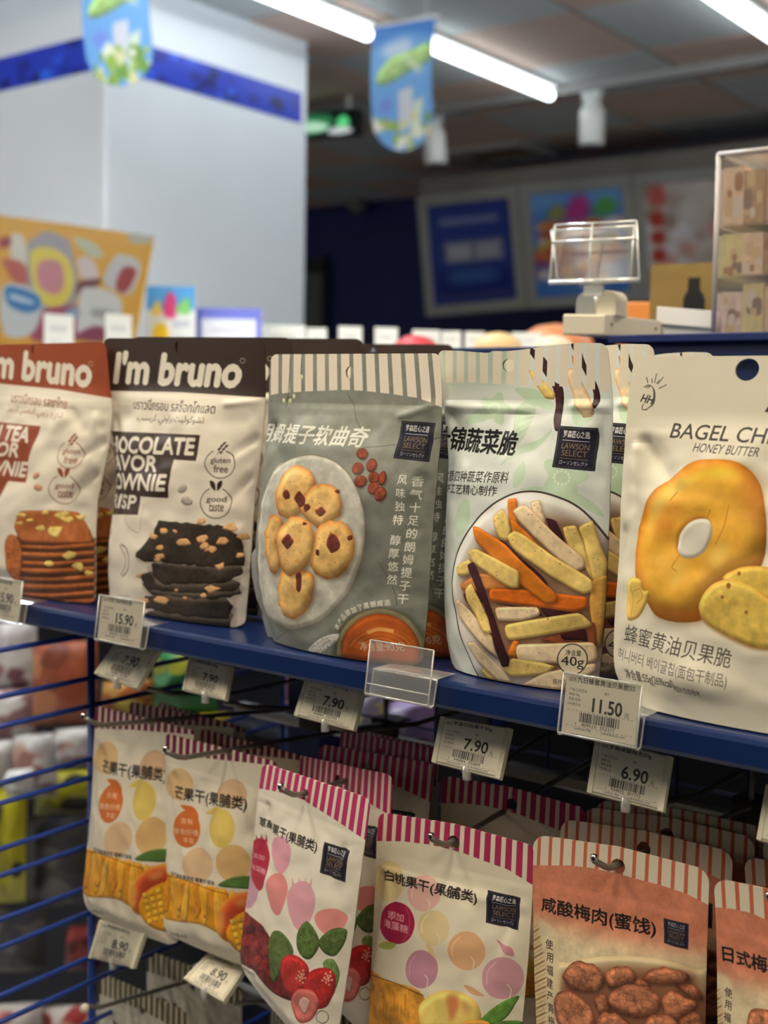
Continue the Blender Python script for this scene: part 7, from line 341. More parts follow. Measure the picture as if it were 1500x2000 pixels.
BAGS = {'rum_cookie': {'L': [(-0.5979, 0.648, 1.1785), (-0.6037, 0.648, 1.195), (-0.612, 0.648, 1.2141), (-0.6154, 0.648, 1.2358), (-0.6146, 0.648, 1.2541), (-0.6114, 0.648, 1.2797), (-0.6077, 0.648, 1.3086), (-0.6041, 0.648, 1.3337), (-0.6034, 0.648, 1.3586), (-0.6018, 0.648, 1.3825)], 'R': [(-0.464, 0.648, 1.1785), (-0.4627, 0.648, 1.1944), (-0.4612, 0.648, 1.2161), (-0.4596, 0.648, 1.246), (-0.4579, 0.648, 1.2756), (-0.4558, 0.648, 1.3017), (-0.4537, 0.648, 1.3276), (-0.4532, 0.648, 1.3532), (-0.4556, 0.648, 1.3818)], 'kind': 'stand', 'W': 140.1, 'H': 203.6},
 'vegetable_crisp': {'L': [(-0.4486, 0.66, 1.1785), (-0.4541, 0.66, 1.1979), (-0.4564, 0.66, 1.2211), (-0.4571, 0.66, 1.2478), (-0.4564, 0.66, 1.281), (-0.4553, 0.66, 1.314), (-0.458, 0.66, 1.3369), (-0.4626, 0.66, 1.3597), (-0.4661, 0.66, 1.3844)], 'R': [(-0.3429, 0.66, 1.1785), (-0.3407, 0.66, 1.2011), (-0.3394, 0.66, 1.2234), (-0.3389, 0.66, 1.2548), (-0.3387, 0.66, 1.286), (-0.3389, 0.66, 1.3077), (-0.3384, 0.66, 1.3323), (-0.3384, 0.66, 1.3568), (-0.3422, 0.66, 1.3869)], 'kind': 'stand', 'wave': [(0, 0), (0.15, -0.001), (0.32, -0.003), (0.5, -0.0018), (0.7, 0.0005), (0.85, 0.001), (1, 0)], 'curl': [(0, 0), (0.3, 0.003), (0.6, -0.002), (1, 0.004)], 'W': 114.8, 'H': 207.1},
 'bagel_chip': {'L': [(-0.3134, 0.648, 1.1785), (-0.3261, 0.648, 1.1938), (-0.3273, 0.648, 1.2139), (-0.3266, 0.648, 1.2383), (-0.3253, 0.648, 1.2649), (-0.3257, 0.648, 1.2912), (-0.325, 0.648, 1.3151), (-0.3242, 0.648, 1.3347), (-0.3231, 0.648, 1.3577), (-0.3208, 0.648, 1.3785)], 'R': [(-0.1714, 0.648, 1.1785), (-0.1841, 0.648, 1.1938), (-0.1853, 0.648, 1.2139), (-0.1846, 0.648, 1.2383), (-0.1833, 0.648, 1.2649), (-0.1837, 0.648, 1.2912), (-0.183, 0.648, 1.3151), (-0.1822, 0.648, 1.3347), (-0.1811, 0.648, 1.3577), (-0.1788, 0.648, 1.3785)], 'kind': 'stand', 'fat': 0.85, 'W': 142.0, 'H': 200.0},
 'chocolate_brownie': {'L': [(-0.8002, 0.668, 1.1785), (-0.8027, 0.668, 1.2215), (-0.7981, 0.668, 1.2451), (-0.7916, 0.668, 1.2748), (-0.7935, 0.668, 1.2997), (-0.8049, 0.668, 1.3574), (-0.8074, 0.668, 1.3986)], 'R': [(-0.6449, 0.668, 1.1785), (-0.641, 0.668, 1.2093), (-0.6377, 0.668, 1.2443), (-0.6355, 0.668, 1.2789), (-0.631, 0.668, 1.2981), (-0.6278, 0.668, 1.3247), (-0.6255, 0.668, 1.3509), (-0.6271, 0.668, 1.3948)], 'kind': 'stand', 'W': 167.8, 'H': 218.2},
 'tea_brownie': {'L': [(-0.9738, 0.66, 1.1785), (-0.9724, 0.66, 1.2074), (-0.9729, 0.66, 1.2368), (-0.9709, 0.66, 1.2642), (-0.963, 0.66, 1.2875), (-0.956, 0.66, 1.3125), (-0.9515, 0.66, 1.3412), (-0.9552, 0.66, 1.3574), (-0.9602, 0.66, 1.3947)], 'R': [(-0.8088, 0.66, 1.1785), (-0.8074, 0.66, 1.2074), (-0.8079, 0.66, 1.2368), (-0.8059, 0.66, 1.2642), (-0.798, 0.66, 1.2875), (-0.791, 0.66, 1.3125), (-0.7865, 0.66, 1.3412), (-0.7902, 0.66, 1.3574), (-0.7952, 0.66, 1.3947)], 'kind': 'stand', 'fat': 0.8, 'W': 165.0, 'H': 216.2},
 'mango': {'L': [(-0.7305, 0.664, 0.9177), (-0.7306, 0.664, 0.9427), (-0.7296, 0.664, 0.9943), (-0.7285, 0.664, 1.0455), (-0.7269, 0.664, 1.0828)], 'R': [(-0.6105, 0.664, 0.9177), (-0.6106, 0.664, 0.9427), (-0.6096, 0.664, 0.9943), (-0.6085, 0.664, 1.0455), (-0.6069, 0.664, 1.0828)], 'kind': 'hang', 'W': 120.0, 'H': 165.1},
 'mango_left': {'L': [(-0.8341, 0.668, 0.9067), (-0.8367, 0.668, 0.9221), (-0.8296, 0.668, 0.9651), (-0.824, 0.668, 1.0116), (-0.8211, 0.668, 1.0569), (-0.819, 0.668, 1.0893)], 'R': [(-0.7141, 0.668, 0.9067), (-0.7167, 0.668, 0.9221), (-0.7096, 0.668, 0.9651), (-0.704, 0.668, 1.0116), (-0.7011, 0.668, 1.0569), (-0.699, 0.668, 1.0893)], 'kind': 'hang', 'W': 120.0, 'H': 182.6},
 'strawberry': {'L': [(-0.6213, 0.641, 0.93), (-0.6174, 0.641, 0.9647), (-0.6115, 0.641, 0.9975), (-0.6073, 0.641, 1.0296), (-0.6046, 0.641, 1.0609), (-0.5993, 0.641, 1.0886)], 'R': [(-0.5139, 0.622, 0.8949), (-0.5082, 0.622, 0.9296), (-0.5018, 0.622, 0.9677), (-0.4964, 0.622, 1.0048), (-0.4919, 0.622, 1.0411), (-0.4889, 0.622, 1.0628), (-0.4852, 0.622, 1.0912)], 'kind': 'hang', 'W': 115.1, 'H': 177.4},
 'peach': {'L': [(-0.5063, 0.65, 0.878), (-0.5054, 0.65, 0.9193), (-0.5025, 0.65, 0.9938), (-0.501, 0.65, 1.0486), (-0.4998, 0.65, 1.0718)], 'R': [(-0.3834, 0.65, 0.8954), (-0.3824, 0.65, 0.9604), (-0.3789, 0.65, 1.0117), (-0.3774, 0.65, 1.0551), (-0.3774, 0.65, 1.0774)], 'wave': [(0, 0), (0.5, 0.003), (1, 0)], 'kind': 'hang', 'W': 123.3, 'H': 187.9},
 'salt_plum': {'L': [(-0.3665, 0.65, 0.8867), (-0.3721, 0.65, 0.9638), (-0.3747, 0.65, 0.9963), (-0.3765, 0.65, 1.029), (-0.3783, 0.65, 1.0615), (-0.378, 0.65, 1.0845)], 'R': [(-0.2616, 0.65, 0.9006), (-0.2622, 0.65, 1.0005), (-0.2631, 0.65, 1.0366), (-0.2635, 0.65, 1.0665), (-0.2637, 0.65, 1.0904)], 'wave': [(0, 0), (0.5, 0.003), (1, 0)], 'kind': 'hang', 'W': 110.1, 'H': 193.8},
 'japanese_plum': {'L': [(-0.2488, 0.65, 0.9045), (-0.255, 0.65, 1.0029), (-0.2575, 0.65, 1.0473), (-0.259, 0.65, 1.0677), (-0.2611, 0.65, 1.0869)], 'R': [(-0.1338, 0.65, 0.9045), (-0.14, 0.65, 1.0029), (-0.1425, 0.65, 1.0473), (-0.144, 0.65, 1.0677), (-0.1461, 0.65, 1.0869)], 'wave': [(0, 0), (0.5, 0.003), (1, 0)], 'kind': 'hang', 'W': 115.0, 'H': 182.4}}
# ======================================================================== the shop: floor, walls, ceiling
CZ = 2.80
fl = MB(); fl.box((-9, -3, -.05), (4, 7.2, 0)); tag(fl.build('floor', mat('floor tile', (150, 146, 138), .3, noise=.06, nscale=3)), kind='structure')
navy = mat('navy wall paint', (20, 32, 104), .55, noise=.05, nscale=6)
wb = MB(); wb.box((-9, 7.1, 0), (4, 7.25, CZ)); tag(wb.build('wall_back', navy), kind='structure')
cream = mat('off white wall paint', (214, 212, 204), .6, noise=.03, nscale=5)
for nm, a, b in (('wall_left', (-9.15, -3, 0), (-9, 7.2, CZ)), ('wall_right', (4, -3, 0), (4.15, 7.2, CZ)), ('wall_front', (-9, -3.15, 0), (4, -3, CZ))):
    w_ = MB(); w_.box(a, b); tag(w_.build(nm, cream), kind='structure')
# ceiling: dark grid with lay-in tiles, brown and grey in turn
ce = MB(); ce.box((-9, -3, CZ+.004), (4, 7.2, CZ+.06)); ceil = tag(ce.build('ceiling', mat('ceiling grid', (150, 146, 142), .7)), kind='structure')
tb = mat('brown ceiling tile', (228, 200, 184), .8, noise=.06, nscale=60); tg = mat('grey ceiling tile', (212, 216, 216), .8, noise=.06, nscale=60)
tm = {}
for nm, m_ in (('b', tb), ('g', tg)):
    q = MB(); q.box((-.292, -.292, -.006), (.292, .292, .004), 0, .004); o = q.build('ceiling_tile', m_); tm[nm] = o.data; bpy.data.objects.remove(o)
TX, TY = -2.33, 4.72
for i in range(-9, 5):
    for j in range(-7, 4):
        o = bpy.data.objects.new('ceiling_tile', tm['b' if (i+j) % 2 == 0 else 'g']); COL.objects.link(o); o.parent = ceil; o.location = (TX+.3+.6*i, TY+.3+.6*j, CZ)
# pillar with a patterned blue band
PX, PY = -3.40, 2.82; PX0, PY1 = -4.75, 3.86
glossy = mat('white pillar panel', (222, 228, 236), .28, noise=.015, nscale=2)
p_ = MB(); p_.box((PX0, PY, 0), (PX, PY1, CZ), 0, .012); pil = tag(p_.build('pillar', glossy), kind='structure')
bandz = (2.5843, 2.4662)
cvb = Canvas(260, 22, (38, 62, 188), 3); 
for k in range(60):
    x, y = random.uniform(0, 260), random.uniform(1, 21); r = random.uniform(1.2, 4)
    cvb.F(random.choice([(22, 30, 110), (26, 34, 96), (52, 104, 236), (44, 84, 216), (30, 44, 140)]), [(x-r, y-r), (x+r, y-r*.7), (x+r*.8, y+r), (x-r*.9, y+r*.8)], random.random() < .5, .5)
bandm = print_mat('patterned blue film', cvb.image('blue band'), .3, grain=0)
m = MB(); m.grid([[(PX0, PY-.004, bandz[1]), (PX+.004, PY-.004, bandz[1]), (PX+.004, PY1-.04, bandz[1])], [(PX0, PY-.004, bandz[0]), (PX+.004, PY-.004, bandz[0]), (PX+.004, PY1-.04, bandz[0])]], 0, [[(0, 0), (.55, 0), (1, 0)], [(0, 1), (.55, 1), (1, 1)]], sm=False)
m.build('decorative_band', bandm, pil)
# door to the back room and the strip beside it
d_ = MB(); d_.box((-6.6201, 7.06, 0), (-6.0302, 7.1, 2.3), 0, .01); dr = tag(d_.build('door_1', mat('grey door', (98, 102, 104), .5)), kind='structure')
d_ = MB(); d_.box((-6.6309, 7.05, 2.3), (-6.0202, 7.1, 2.42)); d_.box((-6.0501, 7.05, 0), (-6.0103, 7.1, 2.36)); d_.build('frame', mat('dark trim', (30, 32, 44), .5), dr)
m = MB(); hx = -6.0751; m.tube([(hx, 7.06, 1.0), (hx, 7.02, 1.05), (hx, 7.06, 1.1)], .01); m.build('handle', mat('steel', (190, 190, 188), .25, 1.0), dr)
# ======================================================================== lamps
white_metal = mat('white metal', (226, 226, 224), .4)
cool = emit_mat('fluorescent cool white', *TUBE_COOL); out = emit_mat('fluorescent white', *TUBE_OUT); warm = emit_mat('fluorescent warm white', *TUBE_WARM)
def tube_light(x, y0, y1, label, em, z=CZ-.055, group=None):
    r = empty('tube_light', (x, (y0+y1)/2, z), label=label, cat='lamp', group=group)
    m = MB(); m.box((x-.04, y0, z+.028), (x+.04, y1, CZ-.002), 0, .006); m.build('housing', white_metal, r)
    m = MB(); m.lathe([(.001, y0+.012), (.021, y0+.014), (.023, y0+.03), (.023, y1-.03), (.021, y1-.014), (.001, y1-.012)], (x, 0, z), 'y', 14); m.build('tube', em, r)
    for y in (y0, y1-.014):
        m = MB(); m.lathe([(.001, y), (.020, y), (.020, y+.014), (.001, y+.014)], (x, 0, z), 'y', 14); m.build('end_cap', white_metal, r)
tube_light(-3.03, 2.62, 3.80, 'glowing fluorescent tube on the ceiling beside the white pillar top', cool)
tube_light(-2.92, 3.92, 4.985, 'glowing fluorescent tube on the ceiling between the hanging banner and the track spotlight', cool)
tube_light(-1.78, 3.10, 4.72, 'glowing fluorescent tube cut off by the upper right corner', cool)
for x, y, l in ((-3.03, .9, 'in line with the tube beside the pillar'), (-1.78, 1.4, 'in line with the upper right corner tube'), (-4.6, -.7, 'far in front of the left pillar face'), (.3, 3.6, 'above the unit with the acrylic box')):
    tube_light(x, y-.6, y+.6, 'cool fluorescent tube added outside the picture, '+l, out, group='tubes outside the picture')  # unseen fill tubes, put in to light the pillar and ceiling evenly
for x, y, l in ((-1.45, -.2, 'over the brownie pouches'), (-.35, -.15, 'over the veggie pouches'), (.75, -.3, 'right of the bagel pouch'), (-2.55, -.3, 'over the shelf left of the picture'), (-.15, 1.05, 'added to brighten the sign clip and the acrylic box')):
    tube_light(x, y-.6, y+.6, 'warm fluorescent aisle tube outside the picture, '+l, warm, group='tubes over the aisle')  # the tube over the deck is added to brighten sign clip and box
# lighting track and spotlights
t_ = MB(); t_.box((-4.6, 5.00, CZ-.05), (.6, 5.05, CZ-.008), 0, .004); tag(t_.build('lighting_track', mat('grey track', (150, 148, 146), .5)), 'grey lighting track crossing the ceiling from side to side', 'track')
def spot(x, z0, lean, label, y=5.02):
    r = empty('track_spotlight', (x, y, z0), label=label, cat='lamp')
    m = MB(); m.box((x-.05, y-.02, z0-.03), (x+.05, y+.02, z0-.004), 0, .006); m.lathe([(.001, -.075), (.03, -.07), (.045, -.05), (.03, -.03)], (x, y, z0), 'z', 16); m.build('adapter', white_metal, r)
    m = MB(); a = Vector((x, y, z0-.07)); d = Vector((lean, 0, -1)).normalized(); m.tube([a, a+d*.01, a+d*.02, a+d*.16, a+d*.17], [.03, .052, .056, .056, .05], 20); m.build('lamp_head', white_metal, r)
    m = MB(); b = a+d*.1705; m.tube([b, b+d*.002], [.048, .044], 20); m.build('lens', mat('dark lens', (60, 58, 60), .2), r)
spot(-2.73, CZ-.05, 0, 'white cylinder spotlight hanging straight down from the ceiling track')
spot(-3.5975, CZ-.05, .10, 'white cylinder spotlight tilted aside beside the hanging green and blue banner')
# ceiling air vent, exit sign, white bracket, dome camera
v_ = empty('ceiling_vent', (-3.9, 6.1, CZ), label='pale air vent in the far ceiling beyond the track', cat='vent')
m = MB(); 
for a, b in (((-4.15, 5.9), (-3.65, 5.95)), ((-4.15, 6.25), (-3.65, 6.3)), ((-4.15, 5.95), (-4.1, 6.25)), ((-3.7, 5.95), (-3.65, 6.25))): m.box((a[0], a[1], CZ-.03), (b[0], b[1], CZ-.007))
m.build('frame', white_metal, v_)
for k in range(5):
    m = MB(); m.box((-4.1, 5.97+.056*k, CZ-.026), (-3.7, 5.99+.056*k, CZ-.008)); m.build('louvre', mat('tan louvre', (150, 126, 104), .6), v_)
ex = empty('exit_sign', (-3.9211, 4.6, 2.6757), label='black hanging sign with a glowing green running figure, half hidden by the white pillar', cat='sign')
q = [(-4.2024, 4.6, 2.7538), (-3.7428, 4.6, 2.7199), (-3.7404, 4.6, 2.6023), (-4.2006, 4.6, 2.6306)]
cve = Canvas(60, 24, (10, 14, 14), 6); g = (96, 226, 140)
cve.F((52, 130, 84), [(4, 4), (26, 3), (38, 8), (42, 16), (34, 21), (6, 21)], 1, 2); cve.F((200, 250, 216), [(14, 6), (30, 5), (38, 9), (30, 14), (18, 14)], 1, 1); cve.F(g, [(44, 8), (52, 7), (54, 13), (50, 19), (45, 16)], 1, .6); cve.F((214, 222, 222), [(36, 3), (46, 1), (56, 3), (54, 7), (42, 8)], 1, .6)
m = uvslab(q, .05); em = print_mat('exit sign face', cve.image('exit sign'), .3, grain=0); p = em.node_tree.nodes['Principled BSDF']; em.node_tree.links.new(em.node_tree.nodes['Image Texture'].outputs[0], p.inputs['Emission Color']); p.inputs['Emission Strength'].default_value = .35
m.build('panel', [em, mat('black plastic', (18, 18, 20), .4)], ex)
m = MB(); c0 = Vector(q[0]).lerp(Vector(q[1]), .85); m.tube([c0+Vector((0, .02, 0)), (c0.x, c0.y+.02, CZ)], .012); c1 = Vector(q[0]).lerp(Vector(q[1]), .2); m.tube([c1+Vector((0, .02, 0)), (c1.x, c1.y+.02, CZ)], .012); m.build('hanger', white_metal, ex)
m = MB(); c = Vector((-4.1438, 5.2, 2.8612)); m.box(c-Vector((.05, .04, .05)), c+Vector((.05, .04, .05)), 0, .02); m.tube([c, (c.x, c.y, CZ)], .012); tag(m.build('wall_speaker', white_metal, loc=c), 'small white box hanging from the ceiling between the exit sign and the banner', 'speaker')
dc = empty('dome_camera', ((-5.6817, 7.0, 2.7662)), label='small pale dome camera high on the navy wall', cat='camera')
c = Vector((-5.6817, 7.0, 2.7662)); m = MB(); m.lathe([(.09, .10), (.09, 0), (.08, 0)], (c.x, c.y, c.z+.02), 'z', 16); m.box((c.x-.05, c.y, c.z+.04), (c.x+.05, 7.1, c.z+.1)); m.build('bracket', mat('grey plastic', (128, 128, 122), .5), dc)
m = MB(); m.lathe([(.08, .02), (.076, -.02), (.05, -.06), (.001, -.078)], tuple(c), 'z', 16); m.build('dome', mat('grey dome', (110, 110, 108), .2), dc)
# hanging banners
def banner(q, label, seed):
    """q: TL, TR corners and the lowest point of a round-bottomed hanging banner"""
    a, b, low = [Vector(p) for p in q]; w = (b-a).length; h = a.z-low.z; cv = Canvas(60, 60*h/w, (112, 166, 226), 4); H = 60*h/w; rnd = random.Random(seed)
    cv.F((72, 132, 208), [(0, H), (60, H), (60, H*.86), (30, H*.9), (0, H*.82)], 1, 3); cv.F((196, 214, 236), [(10, H*.8), (34, H*.86), (40, H*.76), (20, H*.72)], 1, 3)
    cv.B([(8, H*.62), (20, H*.72), (40, H*.76), (56, H*.80), (60, H*.68), (40, H*.6), (16, H*.52), (6, H*.54)], (166, 200, 128), (128, 176, 92), .2, 6, 4); cv.F((206, 222, 186), [(30, H*.74), (44, H*.66), (52, H*.6), (44, H*.6)], 1, 1.5)
    cv.F((120, 140, 224), [(8, H*.36), (16, H*.42), (22, H*.36), (14, H*.3)], 1, 2); cv.F((206, 210, 222), [(28, H*.46), (42, H*.48), (40, H*.2), (26, H*.14)], 0, .8); cv.F((214, 226, 206), [(42, H*.36), (52, H*.4), (46, H*.12), (36, H*.1)], 0, 1)
    for k in range(26):
        x, y, r = rnd.uniform(2, 58), rnd.uniform(0, H*.26), rnd.uniform(2, 6); cv.F(rnd.choice([(170, 190, 92), (226, 232, 214), (146, 178, 78), (214, 214, 170), (110, 150, 70), (240, 240, 236)]), [(x-r, y), (x, y+r), (x+r, y), (x, y-r)], 1, .6)
    mt = print_mat('banner print', cv.image('hanging banner'), .5, grain=0); P = []; U = []; n = 24; bend = .02
    for j in range(2*n+1):
        t = j/(2*n); z = a.z-h*t; k = 1.0 if t < .74 else math.sqrt(max(0, 1-((t-.74)/.26)**2)); k = max(k, .02); row = []; ur = []
        for i in range(13):
            u = .5+(i/12-.5)*k; p = a.lerp(b, u); row.append((p.x, p.y-bend*math.sin(math.pi*t*1.3)*.8, z+(p.z-a.z))); ur.append((u, 1-t))
        P.append(row); U.append(ur)
    r = empty('hanging_banner', a.lerp(b, .5), label=label, cat='banner'); m = MB(); m.grid(P, 0, U, flip=True); Pb = [[(x, y+.003, z) for x, y, z in rw] for rw in P]; m.grid(Pb, 0, U); m.build('cloth', mt, r)
    m = MB(); m.tube([a+Vector((-.01, 0, 0)), b+Vector((.01, 0, 0))], .006); m.build('rod', white_metal, r)
    for s in (.15, .85):
        p = a.lerp(b, s); m = MB(); m.tube([p, (p.x, p.y, CZ)], .0015, 5); m.build('string', white_metal, r)
banner([(-2.7353, 3.45, 2.6449), (-2.4768, 3.45, 2.6353), (-2.6031, 3.45, 2.2162)], 'blue and green hanging banner with a rounded end, in front of the far tube light', 1)
banner([(-2.9153, 2.35, 2.5931), (-2.6353, 2.35, 2.5701), (-2.7745, 2.35, 2.2352)], 'blue and green hanging banner with a rounded end, in front of the pillar corner', 2)
# lit menu boards on the far side
def poster(q, yb, label, paint, W=60, H=80):
    """board tilted forward: q are the four outer corners on the picture side"""
    q = [Vector(p) for p in q]; c = sum(q, Vector())/4; r = empty('menu_board', c, label=label, cat='sign')
    ins = lambda k: [c+(p-c)*k for p in q]
    m = MB(); i_ = [q[0].lerp(q[2], .085), q[1].lerp(q[3], .085), q[2].lerp(q[0], .085), q[3].lerp(q[1], .085)]
    for k in range(4):
        a, b, c2, d = q[k], q[(k+1) % 4], i_[(k+1) % 4], i_[k]
        m.add([a, b, c2, d]+[p+Vector((0, .06, 0)) for p in (a, b, c2, d)], [(3, 2, 1, 0), (4, 5, 6, 7), (0, 1, 5, 4), (1, 2, 6, 5), (2, 3, 7, 6), (3, 0, 4, 7)])
    m.build('frame', mat('grey aluminium frame', (150, 150, 146), .4), r)
    cv = Canvas(W, H, (24, 44, 130), 4); paint(cv, W, H); i2 = [p+Vector((0, .02, 0)) for p in i_]; uvslab(i2, .02).build('poster', [print_mat('poster print', cv.image('poster'), .3, grain=0), white_metal], r)
def pa(cv, W, H):
    cv.F((34, 56, 140), [(0, 0), (W, 0), (W, H), (0, H)], 0); cv.F((16, 34, 116), [(4, 6), (W-4, 6), (W-4, H*.36), (4, H*.36)], 0, 3)
    cv.F((112, 120, 168), [(8, H*.79), (W-9, H*.80), (W-9, H*.87), (8, H*.87)], 0, 1); cv.F((120, 122, 146), [(10, H*.42), (W-7, H*.42), (W-7, H*.64), (10, H*.64)], 0, 1); cv.F((168, 170, 186), [(13, H*.45), (30, H*.46), (30, H*.6), (13, H*.6)], 0, 1); cv.F((160, 162, 180), [(34, H*.45), (W-10, H*.46), (W-10, H*.6), (34, H*.6)], 0, 1); cv.F((56, 92, 160), [(14, H*.22), (W-14, H*.22), (W-16, H*.35), (16, H*.35)], 1, 3)
    cv.F((58, 60, 120), [(4, 4), (W-4, 4), (W-4, H*.11), (4, H*.11)], 0, 1)
def pb(cv, W, H):
    cv.F((70, 120, 196), [(0, 0), (W, 0), (W, H), (0, H)], 0); rnd = random.Random(5)
    cv.F((108, 160, 224), [(0, H*.8), (W*.5, H*.9), (W, H*.8), (W, H), (0, H)], 0, 4); cv.F((190, 60, 140), [(22, H*.76), (30, H*.97), (38, H*.9), (36, H*.74)], 1, 2); cv.F((90, 160, 80), [(40, H*.8), (48, H*.94), (56, H*.86), (50, H*.76)], 1, 2); cv.F((160, 150, 60), [(10, H*.76), (18, H*.9), (22, H*.78)], 1, 2)
    for k in range(70):
        x, y, r = rnd.uniform(4, W-4), rnd.uniform(H*.1, H*.72), rnd.uniform(3, 6); cv.F(rnd.choice([(206, 170, 60), (186, 84, 70), (216, 206, 206), (150, 70, 110), (220, 130, 60), (170, 120, 130)]), [(x-r, y-r*.6), (x+r, y-r*.6), (x+r, y+r*.6), (x-r, y+r*.6)], 1, 1)
def pc(cv, W, H):
    cv.F((196, 186, 180), [(0, 0), (W, 0), (W, H), (0, H)], 0); rnd = random.Random(8)
    for k in range(50):
        x, y, r = rnd.uniform(0, W), rnd.uniform(0, H), rnd.uniform(4, 9); cv.F(rnd.choice([(206, 196, 190), (176, 160, 150), (196, 150, 140), (218, 216, 222), (160, 140, 128), (212, 206, 210)]), [(x-r, y), (x, y+r), (x+r, y), (x, y-r)], 1, 2)
    cv.F((190, 90, 84), [(4, H*.8), (16, H*.8), (16, H*.98), (4, H*.98)], 0, 2)
    for k in range(3): cv.F((176, 64, 52), [(4, H*(.62-.17*k)), (13, H*(.62-.17*k)), (13, H*(.73-.17*k)), (4, H*(.73-.17*k))], 1, 1)
def tq(xl, yl, xr, yr, xl2, yl2, xr2, yr2, f): return [f(xl, yl, 5.9), f(xr, yr, 5.9), f(xr2, yr2, 6.12), f(xl2, yl2, 6.12)]
poster([(-4.3442, 5.9, 2.5482), (-3.6617, 5.9, 2.5507), (-3.7111, 6.12, 1.9), (-4.4151, 6.12, 1.8733)], 0, 'hanging menu board with a navy blue poster and pale lettering', pa)
poster([(-3.6519, 5.9, 2.5525), (-2.9746, 5.9, 2.5427), (-2.9992, 6.12, 1.9154), (-3.7008, 6.12, 1.8968)], 0, 'hanging menu board with a bright blue poster of colourful food', pb)
poster([(-2.9659, 5.9, 2.5419), (-2.4318, 5.9, 2.5373), (-2.434, 6.12, 1.9315), (-2.9932, 6.12, 1.9152)], 0, 'hanging menu board with a pale red and white poster, behind the clear box', pc)
s_ = MB(); s_.box((-4.4001, 6.0, 2.5601), (1.2, 6.5, 2.6615), 0, .01); tag(s_.build('trim_1', mat('soffit', (128, 124, 116), .6)), kind='structure')
# ======================================================================== gondola shelving in blue
blue = mat('blue enamel', (16, 37, 84), .3, noise=.05, nscale=25, coat=.2); dblue = mat('dark blue enamel', (18, 36, 92), .4)
SY0, SY1, SX0, SX1 = .624, .97, -1.75, .75
gd = empty('display_shelf', (-.5, .8, 0), label='long blue metal shelf unit carrying the standing snack pouches', cat='shelf')
zt, zb = 1.1775, 1.1595; prof = [(SY1, zt), (SY0+.0035, zt), (SY0+.001, zt-.001), (SY0, zt-.0035), (SY0, zb+.003), (SY0+.001, zb+.0005), (SY0+.004, zb), (SY0+.018, zb), (SY0+.018, zb+.003), (SY0+.005, zb+.0032), (SY0+.005, zt-.004), (SY1, zt-.004)]
m = MB(); n = len(prof); m.add([(x, y, z) for x in (SX0, SX1) for y, z in prof], [(i, (i+1) % n, n+(i+1) % n, n+i) for i in range(n)]+[tuple(range(n)), tuple(range(2*n-1, n-1, -1))], 0); m.build('shelf_board', blue, gd)
m = MB(); m.box((SX0, .975, 1.16), (SX1, .985, 1.395)); m.build('back_panel', blue, gd)
m = MB(); m.box((SX0, .968, 1.388), (SX1, 1.0, 1.4027), 0, .002); m.build('top_rail', blue, gd)
m = MB(); m.box((-.50, .96, 1.4045), (.75, 1.62, 1.411), 0, .001); m.build('top_deck', dblue, gd)
m = MB(); m.box((-.66, 1.55, 0), (SX1, 1.6, 1.4045)); m.build('rear_panel', dblue, gd)
m = MB(); m.box((-.62, 1.0, .1), (SX1, 1.01, 1.16)); m.build('back_board', mat('very dark panel', (14, 18, 34), .6), gd)
for x in (-.775, .15):
    m = MB(); m.box((x-.022, .886, .14), (x+.022, .930, 1.1725), 0, .002); m.build('upright', dblue, gd)
m = MB(); m.box((SX0, .60, .02), (SX1, 1.5, .14)); m.build('plinth', dblue, gd)
chrome = mat('chrome wire', (186, 184, 178), .22, 1.0); darkwire = mat('dark steel wire', (128, 124, 116), .36, .6)
m = MB(); m.box((-.85, .866, 1.040), (.6, .880, 1.050), 0, .002); m.build('hook_bar', mat('worn steel bar', (190, 188, 182), .35, .6), gd)
m = MB(); m.box((-.85, .806, .790), (.6, .818, .800), 0, .002); m.build('hook_bar', mat('worn steel bar', (190, 188, 182), .35, .6), gd)
op = empty('added_shading_shelf', (-.5, -1.3, 0), label='unseen blue shelf unit added behind the camera to darken the hanging pouches', cat='shelf')  # unseen unit added to block low light from the hanging pouches
m = MB(); m.box((-3.5, -1.32, 0), (2.5, -1.28, 1.5)); m.build('back_panel', dblue, op)
for z in (.15, .55, .95, 1.3):
    m = MB(); m.box((-3.5, -1.28, z-.02), (2.5, -.95, z), 0, .003); m.build('shelf_board', blue, op)
# rear wire grid below the shelf
gr = empty('rear_wire_grid', (-.1, .935, 0), label='blue wire grid closing the back of the space under the shelf', cat='wire grid')
for k in range(24):
    x = -.84+.061*k; m = MB(); m.tube([(x, .940, .15), (x, .940, 1.15)], .0014, 6); m.build('upright_wire', dblue, gr)
for k in range(14):
    z = .2+.07*k; m = MB(); m.tube([(-.853, .9435, z), (.6, .9435, z)], .0014, 6); m.build('cross_wire', dblue, gr)
# end grid, seen edge on at the left
eg = empty('end_wire_grid', (-.86, .7, 0), label='blue wire end grid at the left, its wires running back in depth', cat='wire grid')
wire = mat('blue wire coating', (34, 62, 140), .3)
ZW = [1.141, 1.102, 1.077, 1.029, 1.012, .973, .950, .912, .888, .846, .823, .785, .762, .70, .64, .58, .52]
for z in ZW:
    m = MB(); m.tube([(-.86, .40, z), (-.86, .96, z)], .0024, 8); m.build('cross_wire', wire, eg)
for y in (.405, .7, .955):
    m = MB(); m.tube([(-.8645, y, .15), (-.8645, y, 1.157)], .0036 if y == .7 else .003, 8); m.build('upright_wire', wire, eg)
